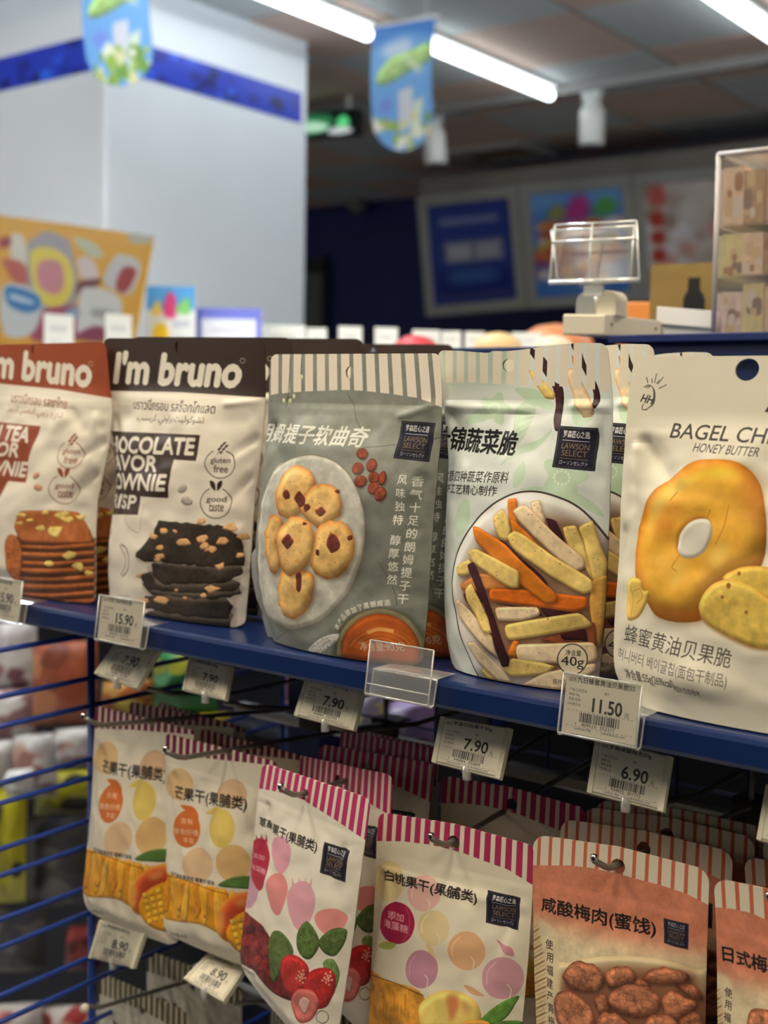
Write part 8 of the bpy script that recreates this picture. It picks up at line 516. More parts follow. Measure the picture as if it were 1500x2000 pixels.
# ======================================================================== pouches
PRINTS = {k: Canvas(v['W'], v['H'], v['base']).run(v['ops']).image('print '+k) for k, v in ART.items()}
HOLES = {'chocolate_brownie': (82.4, 211.42, 2.6, 4.2), 'tea_brownie': (71.49, 210.64, 3.4, 3.8), 'rum_cookie': (69.72, 191.31, 3.3, 4.0), 'vegetable_crisp': (49.87, 197.59, 3.7, 4.2), 'bagel_chip': (68.07, 192.59, 6.6, 6.0), 'mango': (70.97, 163.64, 3.2, 3.6), 'strawberry': (51.52, 165.33, 3.4, 4), 'peach': (63.38, 176.96, 4.6, 4.0), 'salt_plum': (56.17, 183.2, 4.4, 4.2), 'japanese_plum': (42.43, 177.16, 4.4, 4.2)}
FOLDS = {'bagel_chip': [(.10, .76, .27, .62, .018, -.0040), (.06, .74, .10, .52, .014, .0030), (.30, .70, .26, .62, .014, .0018), (.93, .72, .80, .60, .02, -.003), (.03, .5, .08, .3, .02, -.003)],
 'vegetable_crisp': [(.04, .825, .52, .815, .014, .0030), (.05, .80, .16, .66, .016, -.0030), (.80, .825, .98, .82, .012, .0030), (.93, .74, .97, .5, .016, -.0028), (.45, .80, .62, .79, .01, -.0016)],
 'rum_cookie': [(.80, .80, .97, .84, .012, .0026), (.95, .6, .90, .35, .02, -.0024), (.06, .75, .14, .62, .016, -.0024), (.10, .28, .2, .14, .018, -.0026)],
 'chocolate_brownie': [(.97, .66, .86, .60, .014, -.0034), (.96, .52, .88, .44, .014, -.003), (.06, .70, .13, .60, .016, -.003), (.80, .775, .97, .79, .01, .0024), (.1, .45, .16, .35, .016, -.0026)],
 'tea_brownie': [(.97, .62, .84, .56, .014, -.0036), (.96, .50, .84, .40, .016, -.0036), (.72, .74, .84, .66, .014, -.0026), (.60, .76, .55, .66, .014, -.002), (.9, .72, .95, .6, .012, .0024)],
 'mango': [(.1, .8, .2, .6, .016, -.0024), (.88, .78, .8, .6, .016, -.0024)], 'mango_left': [(.1, .8, .2, .6, .016, -.0024), (.88, .78, .8, .6, .016, -.0024)],
 'strawberry': [(.12, .82, .22, .66, .014, -.0024), (.86, .8, .76, .66, .014, -.0024), (.3, .3, .1, .2, .02, -.003)], 'peach': [(.06, .80, .5, .79, .012, .0020), (.12, .78, .2, .62, .014, -.0022), (.9, .78, .84, .6, .014, -.0024), (.5, .79, .96, .78, .010, .0018)]}
HEAD = {'rum_cookie': .835, 'vegetable_crisp': .845, 'bagel_chip': .80, 'chocolate_brownie': .80, 'tea_brownie': .79, 'mango': .86, 'strawberry': .86, 'peach': .86, 'salt_plum': .86, 'japanese_plum': .86}
ROUGH = {'chocolate_brownie': .42, 'tea_brownie': .42, 'rum_cookie': .46, 'vegetable_crisp': .36, 'bagel_chip': .40}
PM = {k: print_mat('printed film '+k, PRINTS[k], ROUGH.get(k, .48), ART[k]['W'], ART[k]['H'], HOLES[k]) for k in PRINTS}
def pouch(name, label, key, art, cat='snack pouch', group=None, seed=1, r=.007, crease=1.0):
    bag = dict(BAGS[key], folds=FOLDS.get(key, ())); kind = bag.get('kind', 'stand'); th = HEAD[art]; nu = 45
    c = np.mean([bag['L'][0], bag['R'][0]], axis=0); root = empty(name, c, label=label, cat=cat, group=group)
    tt = np.unique(np.concatenate([np.linspace(0, th-.045, 58), np.linspace(th-.045, th, 7), np.linspace(th, 1, 12), 1-(r/bag['H']*1000)*(1-np.cos(np.linspace(0, np.pi/2, 7)))])); nv = len(tt)
    W = bag['W']/1000; H = bag['H']/1000; S = np.zeros((nv, nu)); T = np.repeat(tt[:, None], nu, 1)
    for j, t in enumerate(tt):
        ins = 0.0; d = (1-t)*H
        if d < r: ins = (r-math.sqrt(max(0, r*r-(r-d)**2)))/W
        d = t*H; rb = .006 if kind == 'stand' else .012
        if d < rb: ins = (rb-math.sqrt(max(0, rb*rb-(rb-d)**2)))/W
        S[j] = ins+(1-2*ins)*(.5-.5*np.cos(np.pi*np.linspace(0, 1, nu)))*.5+(ins+(1-2*ins)*np.linspace(0, 1, nu))*.5 - ins*.5
    F, n = pouch_front(bag, S, T, 1.0); B, _ = pouch_front(dict(bag, fat=bag.get('fat', 1)*.55), S, T, -1.0)
    # creases: broad dents, cross wrinkles by the side seams, pull lines under the seal, ridges of the zip
    a = fnoise(nv, nu, 9, seed*13, 3); ed = np.clip(1-np.minimum(S, 1-S)/.16, 0, 1); bodyw = np.clip((th-.02-T)/.06, 0, 1)*np.clip(T/.05, 0, 1)
    cw = (np.abs(fnoise(nv, nu, 4, seed*31+5, 3))*-1.0+.25)*ed*np.clip(np.minimum(S, 1-S)/.04, .15, 1)
    pull = np.sin(S*38+5*fnoise(nv, nu, 10, seed+3))*np.exp(-((T-(th-.08))/.05)**2)
    zz = np.zeros_like(T)
    for q in (.012, .026): zz += np.exp(-((T-(th-q))/.0035)**2)
    dsp = crease*(a*.0030*bodyw*np.clip(np.minimum(S, 1-S)/.12, .1, 1)+cw*.0034*bodyw+pull*.0008*bodyw*np.clip(np.minimum(S, 1-S)/.1, 0, 1))+zz*.00055*np.clip(np.minimum(S, 1-S)/.03, 0, 1)
    ar = W/H
    for s0, t0, s1, t1, wd, dp in bag.get('folds', ()):          # single fold lines: from, to, width, depth (in m)
        ex, ey = (s1-s0)*ar, t1-t0; q = np.clip((((S-s0)*ar)*ex+(T-t0)*ey)/(ex*ex+ey*ey), 0, 1)
        dd = np.hypot((S-s0)*ar-q*ex, (T-t0)-q*ey); dsp = dsp+dp*np.exp(-(dd/wd)**2)*(1-.6*q)*np.clip(np.minimum(S, 1-S)/.03, .0, 1)
    F = F+n*np.maximum(dsp, -.006)[..., None]
    if kind == 'stand': F[..., 2] = np.maximum(F[..., 2], BAGS[key]['L'][0][2]); B[..., 2] = np.maximum(B[..., 2], BAGS[key]['L'][0][2])
    UV = np.stack([S, T], -1); i0 = int(np.argmin(np.abs(tt-(th-.045)))); i1 = int(np.argmin(np.abs(tt-th)))
    for nm, s in (('body', slice(0, i0+1)), ('zip_seal', slice(i0, i1+1)), ('header', slice(i1, nv))):
        m = MB(); m.grid(F[s], 0, UV[s]); m.grid(B[s], 0, UV[s], flip=True)
        if nm == 'header':
            e = np.stack([F[-1], B[-1]]); m.grid(e, 0, np.stack([UV[-1], UV[-1]]))
        m.build(nm, PM[art], root)
    m = MB(); mid = (F[0]+B[0])/2; mid[..., 2] += .004 if kind == 'stand' else 0; m.grid(np.stack([B[0], mid, F[0]]), 0, np.stack([UV[0]]*3)); m.build('bottom_gusset', PM[art], root)
    return root
tea = pouch('snack_pouch', 'cream brownie crisp pouch with an orange-brown header, at the left edge of the blue shelf', 'tea_brownie', 'tea_brownie', seed=3)
choc = pouch('snack_pouch', 'cream brownie crisp pouch with a dark brown header, front one of its row', 'chocolate_brownie', 'chocolate_brownie', seed=5)
cook = pouch('snack_pouch', 'grey pouch picturing raisin cookies on a plate, front one, with striped header', 'rum_cookie', 'rum_cookie', seed=7, r=.005)
veg = pouch('snack_pouch', 'pale green pouch picturing a bowl of vegetable sticks, front one, with wavy striped header', 'vegetable_crisp', 'vegetable_crisp', seed=9, r=.005)
bagl = pouch('snack_pouch', 'cream pouch picturing a golden bagel, at the right edge of the shelf', 'bagel_chip', 'bagel_chip', seed=12, r=.010)
for o, d, lab, g in ((choc, (-.006, .036, .003), 'dark brown topped pouch second in its row, just behind the front brownie crisps', 1), (choc, (.0, .115, .006), 'dark brown topped pouch third in its row, header showing above the grey cookie pouch', 1), (choc, (-.004, .250, .008), 'dark brown topped pouch last in its row, its rounded corner beside the striped veggie header', 1),
        (tea, (-.010, .04, .0002), 'orange-brown topped pouch just behind the front one at the left edge', 2), (cook, (.004, .036, 0), 'grey cookie pouch mostly hidden in shade behind the front cookie pouch', 3), (veg, (.003, .055, .002), 'pale green veggie pouch directly behind the front one, navy label half showing', 4), (veg, (.002, .150, .001), 'pale green veggie pouch last in its row, striped header showing over the bagel pouch', 4)):
    c = copy_tree(o, d); c['label'] = lab
    c['group'] = o['group'] = {1: 'brownie crisp pouches with dark brown headers', 2: 'brownie crisp pouches with orange-brown headers', 3: 'grey cookie pouches', 4: 'pale green veggie pouches'}[g]
m = MB(); q = [[(-0.5969, 0.649, 1.1785), (-0.6021, 0.6569, 1.1785), (-0.6063, 0.6521, 1.1785), (-0.6099, 0.6629, 1.1785)], [(-0.6009, 0.649, 1.19), (-0.6075, 0.6526, 1.19), (-0.6131, 0.6564, 1.19), (-0.6179, 0.6586, 1.19)], [(-0.607, 0.649, 1.205), (-0.6129, 0.657, 1.205), (-0.6178, 0.652, 1.205), (-0.622, 0.663, 1.205)], [(-0.6119, 0.649, 1.22), (-0.6185, 0.6525, 1.22), (-0.6241, 0.6565, 1.22), (-0.6289, 0.6585, 1.22)], [(-0.6144, 0.649, 1.236), (-0.6199, 0.6511, 1.236), (-0.6245, 0.6579, 1.236), (-0.6284, 0.6571, 1.236)], [(-0.6138, 0.649, 1.25), (-0.6179, 0.657, 1.25), (-0.6211, 0.652, 1.25), (-0.6238, 0.663, 1.25)], [(-0.6126, 0.649, 1.262), (-0.6147, 0.6523, 1.262), (-0.6157, 0.6567, 1.262), (-0.6166, 0.6583, 1.262)]]
m.grid(q, 0); m.build('side_gusset', mat('silver foil lining', (176, 174, 170), .35, .3, bump=.3, nscale=200), cook)
# hanging pouches, front ones then the ones behind them on the same hooks
mg1 = pouch('dried_fruit_pouch', 'cream dried mango pouch with maroon striped header, leftmost by the blue end grid', 'mango_left', 'mango', seed=21, r=.004, crease=.7)
mg2 = pouch('dried_fruit_pouch', 'cream dried mango pouch with maroon striped header, between the leftmost pouch and the strawberry pouch', 'mango', 'mango', seed=22, r=.004, crease=.7)
st = pouch('dried_fruit_pouch', 'cream dried strawberry pouch with pink striped header, hanging crooked in front', 'strawberry', 'strawberry', seed=23, r=.006, crease=.7)
pe = pouch('dried_fruit_pouch', 'cream dried white peach pouch with pink striped header, front one', 'peach', 'peach', seed=24, r=.006, crease=.7)
pl = pouch('dried_fruit_pouch', 'salmon salted plum pouch with orange and white striped header, front one picturing plums', 'salt_plum', 'salt_plum', seed=25, r=.008, crease=.7)
jp = pouch('dried_fruit_pouch', 'salmon plum pouch cut off by the right edge, front one of the last row', 'japanese_plum', 'japanese_plum', seed=26, r=.008, crease=.7)
GR = {1: 'dried mango pouches', 2: 'dried strawberry pouches', 3: 'dried white peach pouches', 4: 'salted plum pouches', 5: 'plum pouches of the last row'}
for o, d, rz, lab, g, *ry in (
        (mg1, (-.002, .042, -.004), .06, 'dried mango pouch behind the leftmost one, maroon stripes rising above it', 1), (mg1, (.0, .066, -.010), -.1, 'dried mango pouch deepest behind the leftmost one, stripes slanting down', 1), (mg2, (.002, .034, -.003), -.04, 'dried mango pouch behind the second mango pouch, header end showing', 1),
        (st, (.006, .048, -.004), -.10, 'dried strawberry pouch just behind the crooked one, level header with its hook hole', 2, -.10), (st, (.0, .080, -.002), .08, 'dried strawberry pouch third on its hook, stripes seen in a thin slanting band', 2, -.06), (st, (-.008, .112, .0), -.05, 'dried strawberry pouch fourth on its hook, a second thin slanting band of stripes', 2, -.08), (st, (-.035, .160, -.014), -.1, 'dried strawberry pouch deepest on its hook, wide shaded header with hook hole', 2, -.08),
        (pe, (.006, .062, .011), -.10, 'dried white peach pouch behind the front one, striped header pierced by the dark hook', 3),
        (pl, (.0, .034, .001), .0, 'salted plum pouch second on its hook', 4), (pl, (.004, .058, .004), .0, 'salted plum pouch third on its hook', 4), (pl, (.003, .078, .004), .03, 'salted plum pouch deepest on its hook, thin striped edge showing', 4),
        (jp, (.004, .030, .004), -.06, 'plum pouch second on the last hook, its header corner showing', 5), (jp, (.007, .058, .010), .05, 'plum pouch third on the last hook, striped header lit paler', 5), (jp, (.006, .085, .013), 0, 'plum pouch deepest on the last hook', 5)):
    c = copy_tree(o, d, rz=rz, ry=ry[0] if ry else 0); c['label'] = lab; c['group'] = o['group'] = GR[g]
# cream and black striped pouches on the row below
cvd = Canvas(120, 170, (206, 200, 184), 4); cvd.N(.05, 14, 3); cvd.R([(70, 58, 30), (196, 186, 158)], [(0, 149), (60, 153), (120, 149), (120, 172), (0, 172)], 17, .45, 0); cvd.T('酥', (20, 106), (44, 106), 26, (44, 38, 34), .02)
cvd.F((190, 176, 140), [(20, 20), (100, 20), (100, 80), (20, 80)], 1, 2); cvd.B([(30, 30), (60, 18), (95, 34), (90, 66), (50, 74)], (206, 168, 96), (150, 110, 50), .3, 6, 6)
PM['low'] = print_mat('printed film low row', cvd.image('print low row'), .5, 120, 170, (60, 152, 3.2, 3.6))
HEAD['low'] = .85
BAGS['low'] = dict(L=[(0, 0, 0), (0, 0, .17)], R=[(.12, 0, 0), (.12, 0, .17)], kind='hang', W=120.0, H=170.0)
lw = pouch('snack_pouch', 'cream pouch with black striped header on the row below, leftmost, facing front', 'low', 'low', seed=31, r=.012, crease=.7)
lw.location = Vector((-0.8778, 0.72, 0.8174))+Vector((.06, 0, -.17)); lw['group'] = 'cream pouches with black striped headers'
for d, rz, lab in (((.012, .05, .008), .05, 'cream pouch with black striped header directly behind the leftmost low one'), ((.165, .03, .004), -.35, 'cream pouch with black striped header turned aside under the second mango pouch'), ((.175, .075, .012), .1, 'cream pouch with black striped header deepest under the mango pouches'), ((.30, .03, .0), .1, 'cream pouch with black striped header below the strawberry pouch')):
    c = copy_tree(lw, d, rz=rz); c['label'] = lab
# ======================================================================== hooks
def hook(X, yf, zf, zr, tipy, label, tagz=None, taby=.655, ztip=.007, side=-.004, yr=.862, ball=0):
    r = empty('display_hook', (X, yr, zr), label=label, cat='hook')
    f = lambda y: zr+(zf-zr)*(yr-y)/(yr-yf)
    m = MB(); m.tube([(X, yr, zr+.03), (X, yr, zr+.004), (X, yr-.001, zr+.001), (X, yr-.006, zr)]+[(X, y, f(y)) for y in (yr-.03, .75, tipy+.008)]+[(X+side*.2, tipy+.002, f(tipy)+.001), (X+side*.6, tipy-.003, f(tipy)+.004), (X+side, tipy-.007, f(tipy)+ztip)], .0020, 9); m.build('lower_rod', darkwire, r)
    if ball: m = MB(); m.lathe([(ball*math.sin(t), ball*math.cos(t)) for t in np.linspace(0.02, math.pi-.02, 9)], (X+side, tipy-.007, f(tipy)+ztip), 'z', 12); m.build('end_ball', mat('pale end ball', (216, 208, 190), .4), r)
    m = MB(); m.lathe([(.0005, .0036), (.0018, .0032), (.0023, .0018), (.0020, -.0005)], (X+side, tipy-.007, f(tipy)+ztip), 'z', 9); m.build('tip', chrome, r)
    if tagz: m = MB(); m.tube([(X, yr, zr+.022), (X, yr-.002, zr+.029), (X, yr-.008, zr+.030), (X, .76, zr+.032), (X, taby+.03, tagz-.012), (X, taby+.004, tagz-.004)], .002, 8); m.build('upper_rod', darkwire, r)
    m = MB(); m.box((X-.014, yr-.004, zr-.022), (X+.014, yr+.001, zr+.004), 0, .001); m.box((X-.014, yr-.004, zr+.002), (X+.014, yr+.018, zr+.004)); m.build('back_plate', mat('dark hook plate', (62, 58, 54), .4, .6), r)
HK = [(-0.7434, 0.668, 1.0895, 1.064, 0.605, 'dark wire hook through the leftmost mango pouch, its end curving up', 1.121, 0.655), (-0.6568, 0.664, 1.0822, 1.064, 0.61, 'dark wire hook through the second mango pouch, its end curving up', 1.124, 0.655), (-0.5509, 0.632, 1.0788, 1.07, 0.618, 'shiny hook end poking through the crooked strawberry pouch', 1.124, 0.655), (-0.4379, 0.65, 1.0665, 1.08, 0.637, 'shiny hook end poking through the white peach pouch', 1.115, 0.655), (-0.3202, 0.65, 1.0798, 1.062, 0.634, 'shiny hook end poking through the salted plum pouch with orange stripes', 1.119, 0.655), (-0.217, 0.65, 1.0842, 1.062, 0.634, 'dark wire hook of the last row at the right edge', 1.121, 0.655), (-0.8081, 0.72, 0.8197, 0.808, 0.655, 'dark wire hook with a pale round end on the row below, under the mango pouches', None, 0.672, 0.003, -0.002, 0.8, 0.0042), (-0.6594, 0.72, 0.832, 0.808, 0.69, 'dark wire hook on the row below, behind the second low price tag', 0.878, 0.672, 0.005, -0.002, 0.8)]
for a in HK: hook(*a)
# ======================================================================== price labels
def price_canvas(title, price, code, W=52, H=34, shop='LAWSON 罗森', paper=(248, 240, 218), small=1):
    cv = Canvas(W, H, paper, 9); k = (40, 38, 38); f = (90, 84, 84)
    cv.T('品名', (2.2, H-4.3), (7.2, H-4.3), 2.6, f); cv.T(title, (8, H-4.5), (min(W-3.5, 8+len(title)*3.7), H-4.5), 3.7, k, .012)
    cv.T('产地:江苏苏州', (3, H-10.3), (15.5, H-10.3), 2.1, f); cv.T('规格:30g', (3, H-13.2), (10.6, H-13.2), 2.0, f); cv.T('等级:合格', (3, H-16), (11.6, H-16), 2.0, f); cv.T('计价单位:包', (2.4, H-19), (12, H-19), 2.0, f)
    cv.T('售价', (28, H-9.5), (31.5, H-9.5), 1.8, f); cv.T(price, (20.5, H-20.8), (41, H-20.8), 8.2, k, .03); cv.T('元', (43, H-21), (46.4, H-21), 3.4, k)
    rnd = random.Random(code); x = 12.0
    while x < 40:
        w = rnd.choice([.35, .35, .7, 1.0]); cv.F(k, [(x, H-28.2), (x+w, H-28.2), (x+w, H-22.4), (x, H-22.4)]); x += w+rnd.choice([.35, .5, .8])
    cv.T(code[:1], (9, H-30.4), (10.4, H-30.4), 2.0, k); cv.T(code[1:7], (14, H-30.6), (24.5, H-30.6), 2.0, k); cv.T(code[7:], (27, H-30.6), (37.5, H-30.6), 2.0, k)
    for y in (H-21.8, H-31.4):
        for i in range(16): cv.F(f, [(3+3*i, y), (4.6+3*i, y), (4.6+3*i, y+.22), (3+3*i, y+.22)])
    cv.T(shop, (9, H-33.4), (21, H-33.4), 1.7, (60, 60, 90)); cv.T('价格举报电话:12345', (28, H-33.4), (45, H-33.4), 1.6, f)
    return cv
clear = clear_mat('clear plastic', (.98, .98, .98), .03, .06); cedge = clear_mat('clear plastic edge', (.85, .86, .86), .38, .3)
def shelf_tag(x0, x1, label, paper=None, ztop=1.1975, name='price_tag'):
    """clear strip clipped over the shelf lip; paper is a canvas"""
    zb = 1.1615; yt, ybm = .6175, .6125; r = empty(name, ((x0+x1)/2, .615, zb), label=label, cat='price tag')
    prof = [(yt, ztop), (ybm, zb+.003), (ybm+.0006, zb+.0008), (ybm+.003, zb), (ybm+.0054, zb+.0008), (ybm+.006, zb+.003), (ybm+.0085, 1.176), (ybm+.009, 1.1785), (ybm+.03, 1.1788)]
    m = MB(); P = [[(x, y, z) for y, z in prof] for x in (x0, x1)]; m.grid(P, 0); m.build('clear_holder', clear if paper is not None else clear_mat('milky clear plastic', (.93, .93, .94), .16, .3), r)
    for nm, pts in (('side_edge', [(x0, y, z) for y, z in prof[:8]]), ('side_edge', [(x1, y, z) for y, z in prof[:8]]), ('top_edge', [(x0, yt, ztop), (x1, yt, ztop)]), ('bottom_edge', [(x0, ybm, zb+.002), (x1, ybm, zb+.002)]), ('fold_line', [(x0, ybm+.001, zb+.0085), (x1, ybm+.001, zb+.0085)])):
        if paper is not None and nm == 'fold_line': continue
        m = MB(); m.tube(pts, .00055, 6); m.build(nm, cedge, r)
    if paper is not None:
        f = lambda z: yt+(ybm-yt)*(ztop-z)/(ztop-zb)+.0012
        q = [(x0+.0015, f(ztop-.0005), ztop-.0005), (x1-.0015, f(ztop-.0005), ztop-.0005), (x1-.0015, f(zb+.0025), zb+.0025), (x0+.0015, f(zb+.0025), zb+.0025)]
        uvslab(q, .0003).build('paper', [print_mat('price paper', paper.image('price paper'), .6, grain=0), mat('paper edge', (222, 214, 190), .7)], r)
A_ = price_canvas('泰式茶味布朗尼脆', '15.90', '8851234567890', W=52, H=36); B_ = price_canvas('巧克力味布朗尼脆', '15.90', '8858223014102', W=52, H=36); C_ = price_canvas('九日蜂蜜黄油贝果脆55', '11.50', '8809510352317', W=52, H=36)
shelf_tag(-.902, -.849, 'cream price tag cut by the left edge, below the orange-brown pouch', A_)
shelf_tag(-.752, -.700, 'cream price tag reading 15.90 between the two brownie crisp pouches', B_)
shelf_tag(-.484, -.434, 'empty clear price tag holder on the shelf lip below the cookie pouch', None, name='price_tag_holder')
shelf_tag(-.3425, -.2935, 'cream price tag reading 11.50 on the shelf lip beside the bagel pouch', C_)
holder_m = mat('ivory plastic', (206, 200, 176), .4)
def hook_tag(q, label, cv, peg=True):
    q = [Vector(p) for p in q]; c = sum(q, Vector())/4; r = empty('hook_price_tag', c, label=label, cat='price tag')
    m = MB(); m.slab(q, .003, 0, .0006); m.build('holder', holder_m, r)
    n = (q[1]-q[0]).cross(q[3]-q[0]).normalized(); n = n if n.y < 0 else -n
    P = lambda u, v, d: q[0].lerp(q[1], u).lerp(q[3].lerp(q[2], u), v)+n*d
    for a, b in ((.0, .07), (.93, 1.0)):
        m = MB(); m.slab([P(a, .0, .0012), P(b, .0, .0012), P(b, 1, .0012), P(a, 1, .0012)], .0014, 0, .0003); m.build('side_rail', holder_m, r)
    uvslab([P(.07, .03, .0005), P(.93, .03, .0005), P(.93, .95, .0005), P(.07, .95, .0005)], .0003).build('paper', [print_mat('price paper', cv.image('price paper'), .6, grain=0), holder_m], r)
    m = MB(); m.grid([[P(.07, .96, .0013), P(.93, .96, .0013)], [P(.07, .5, .0018), P(.93, .5, .0018)], [P(.07, .04, .0013), P(.93, .04, .0013)]], 0); m.build('clear_cover', clear, r)
    if peg: m = MB(); a = P(.5, 1.0, -.002); m.tube([a+Vector((0, 0, .004)), a-Vector((0, 0, .005))], .003, 10); m.build('clip', cedge, r)
T7 = price_canvas('罗森白桃果干30g', '7.90', '6940884702809'); T7b = price_canvas('罗森草莓果干30g', '7.90', '6940884702793'); T7c = price_canvas('罗森芒果干40g', '7.90', '6940884702786'); T6 = price_canvas('罗森咸酸梅肉30g', '6.90', '6939832301715'); T5 = price_canvas('罗森酥脆果25g', '8.90', '6939832305118')
TAGS = [([(-0.7777, 0.655, 1.1496), (-0.7226, 0.655, 1.1554), (-0.7308, 0.637, 1.1228), (-0.7821, 0.637, 1.1273)], 'ivory price tag on a hook below the chocolate crisp pouch, leftmost under the shelf', '7c'), ([(-0.6875, 0.652, 1.1527), (-0.6418, 0.652, 1.1514), (-0.6346, 0.638, 1.1294), (-0.6804, 0.638, 1.1298)], 'ivory price tag on a hook over the second mango pouch', '7c'), ([(-0.5678, 0.652, 1.1563), (-0.5156, 0.652, 1.1542), (-0.5128, 0.638, 1.1282), (-0.567, 0.638, 1.1295)], 'ivory price tag reading 7.90 over the strawberry pouches, left of the empty clear holder', '7b'), ([(-0.4513, 0.652, 1.1463), (-0.3976, 0.652, 1.1477), (-0.3962, 0.638, 1.1184), (-0.448, 0.638, 1.1193)], 'ivory price tag reading 7.90 over the white peach pouches', '7'), ([(-0.3386, 0.652, 1.1529), (-0.2897, 0.652, 1.1505), (-0.2873, 0.638, 1.1217), (-0.3358, 0.638, 1.123)], 'ivory price tag reading 6.90 over the salted plum pouches', '6'), ([(-0.2342, 0.652, 1.1457), (-0.1947, 0.652, 1.1434), (-0.1929, 0.638, 1.1173), (-0.2331, 0.638, 1.1187)], 'ivory price tag cut off by the right edge, over the last plum pouch', '6'), ([(-0.8087, 0.664, 0.9054), (-0.751, 0.664, 0.9101), (-0.7557, 0.655, 0.8812), (-0.8126, 0.655, 0.8734)], 'ivory price tag on the row below, under the leftmost mango pouch', '5'), ([(-0.6854, 0.672, 0.9092), (-0.6425, 0.672, 0.9111), (-0.6465, 0.65, 0.8894), (-0.6908, 0.65, 0.8944)], 'ivory price tag tilted on the row below, under the second mango pouch', '5')]
for q, lab, k in TAGS: hook_tag(q, lab, {'7': T7, '7b': T7b, '7c': T7c, '6': T6, '5': T5}[k])
# ======================================================================== things on top of the unit
ivory = mat('ivory plastic base', (226, 218, 196), .4)
sh = empty('sign_clip', (-0.5183, 0.9594, 1.411), label='clear acrylic sign clip on an ivory box base, standing on top of the shelf', cat='sign holder')
bx = ((-0.5359, 0.9452), (-0.5058, 0.9637), (-0.4956, 1.0538), 1.4112, 1.4289)                                   # front-left, corner, right, each (x, y) on the deck, and the height
(x0, y0), (x1, y1), (x2, y2), zb_, zt_ = bx
x3, y3 = x0+x2-x1, y0+y2-y1
def prism(m, ring, za, zc, mi=0, bev=.0015):
    c = Vector((sum(p[0] for p in ring)/4, sum(p[1] for p in ring)/4)); k = lambda s: [((p[0]-c.x)*s+c.x, (p[1]-c.y)*s+c.y) for p in ring]
    lv = [(k(.985), za), (ring, za+bev), (ring, zc-bev), (k(.975), zc)]; n = len(ring); m.add([(x, y, z) for r_, z in lv for x, y in r_], [(j*n+i, j*n+(i+1) % n, (j+1)*n+(i+1) % n, (j+1)*n+i) for j in range(3) for i in range(n)]+[tuple(range(n))[::-1], tuple(3*n+i for i in range(n))], mi)
m = MB(); prism(m, [(x0, y0), (x1, y1), (x2, y2), (x3, y3)], zb_, zt_); m.build('base', ivory, sh)
for u in (.12, .9):
    m = MB(); p = Vector((x1+(x2-x1)*u, y1+(y2-y1)*u, zt_-(zt_-zb_)*.42)); d = Vector((y2-y1, x1-x2, 0)).normalized(); d = d if d.dot(p-Vector((0, 0, 1.35))) < 0 else -d; m.tube([p-d*.001, p+d*.0006], .0015, 8); m.build('screw', mat('grey screw', (128, 122, 108), .5), sh)
ck = Vector((-0.3514, 0.6632, 1.411)); 
def knob(cx, cz, r, w, y, nm, mt):
    m = MB(); pts = []; n = 20
    ring = [(cx+r*math.cos(t), cz+r*math.sin(t)) for t in np.linspace(0, math.pi, n)]+[(cx-r, zt_), (cx+r, zt_)]
    ring = ring[:n]+[(cx-r, zt_), (cx+r, zt_)]
    N = len(ring); m.add([(x, y, z) for x, z in ring]+[(x, y+w, z) for x, z in ring], [tuple(range(N))[::-1], tuple(range(N, 2*N))]+[(i, (i+1) % N, N+(i+1) % N, N+i) for i in range(N)], 0); m.build(nm, mt, sh)
kn = (-0.5116, 1.4414, 0.0094, 0.9765, -0.5342)
knob(kn[0], kn[1], kn[2], .022, kn[3], 'pivot_block', ivory); knob(kn[4], kn[1], kn[2]*.98, .018, kn[3]+.004, 'pivot_knob', clear_mat('frosted clear plastic', (.9, .9, .88), .35, .3))
fr = [(-0.5648, 0.9765, 1.5101), (-0.4855, 0.9765, 1.5078), (-0.4748, 0.9645, 1.4567), (-0.5619, 0.9645, 1.4584), (-0.5753, 0.9885, 1.5077), (-0.4932, 0.9885, 1.5055), (-0.4873, 0.9725, 1.4584), (-0.5582, 0.9725, 1.4598)]                                    # TL TR BR BL of the front leaf, then of the rear leaf
for nm, q in (('front_leaf', fr[:4]), ('rear_leaf', fr[4:])):
    m = MB(); m.quad(q); m.build(nm, clear_mat('clear leaf', (.95, .95, .95), .05, .0, fres=.35), sh)
    for k in range(4):
        m = MB(); m.tube([q[k], q[(k+1) % 4]], .0011, 6); m.build('leaf_edge', cedge, sh)
q = [Vector(p) for p in fr[:4]]; lp = lambda u, v: q[0].lerp(q[1], u).lerp(q[3].lerp(q[2], u), v)
m = MB(); m.tube([lp(0, .30)+Vector((0, -.002, 0)), lp(1, .30)+Vector((0, -.002, 0))], .0014, 6); m.build('crease', cedge, sh)
m = MB(); m.tube([lp(.47, 0), lp(.44, 1)], .0009, 6); m.build('centre_rib', cedge, sh)
m = MB(); m.tube([lp(0, 1), lp(1, 1)], .0024, 8); m.build('bottom_bar', cedge, sh)
m = MB(); a = lp(.5, 1); m.box((a.x-.009, a.y, kn[1]+kn[2]*.4), (a.x+.009, a.y+.004, a.z)); m.build('stem', clear_mat('frosted clear plastic', (.9, .9, .88), .35, .3), sh)
def carton(name, q, depth, label, cat, col, cv=None, lid=None):
    q = [Vector(p) for p in q]; r = empty(name, q[3].lerp(q[2], .5), label=label, cat=cat)
    if cv: m = uvslab(q, depth); m.build('body', [print_mat('carton print', cv.image('carton'), .5, grain=0), mat('carton '+label[:8], col, .6)], r)
    else: m = MB(); m.slab(q, depth, 0, .002); m.build('body', mat('carton '+label[:8], col, .5), r)
    if lid:
        t = [q[0]+Vector((-.003, -.004, .012)), q[1]+Vector((.003, -.004, .012)), q[1]+Vector((.003, -.004, -.004)), q[0]+Vector((-.003, -.004, -.004))]; m = MB(); m.slab(t, depth+.008, 0, .002); m.build('lid', mat('carton lid', lid, .45), r)
    return r
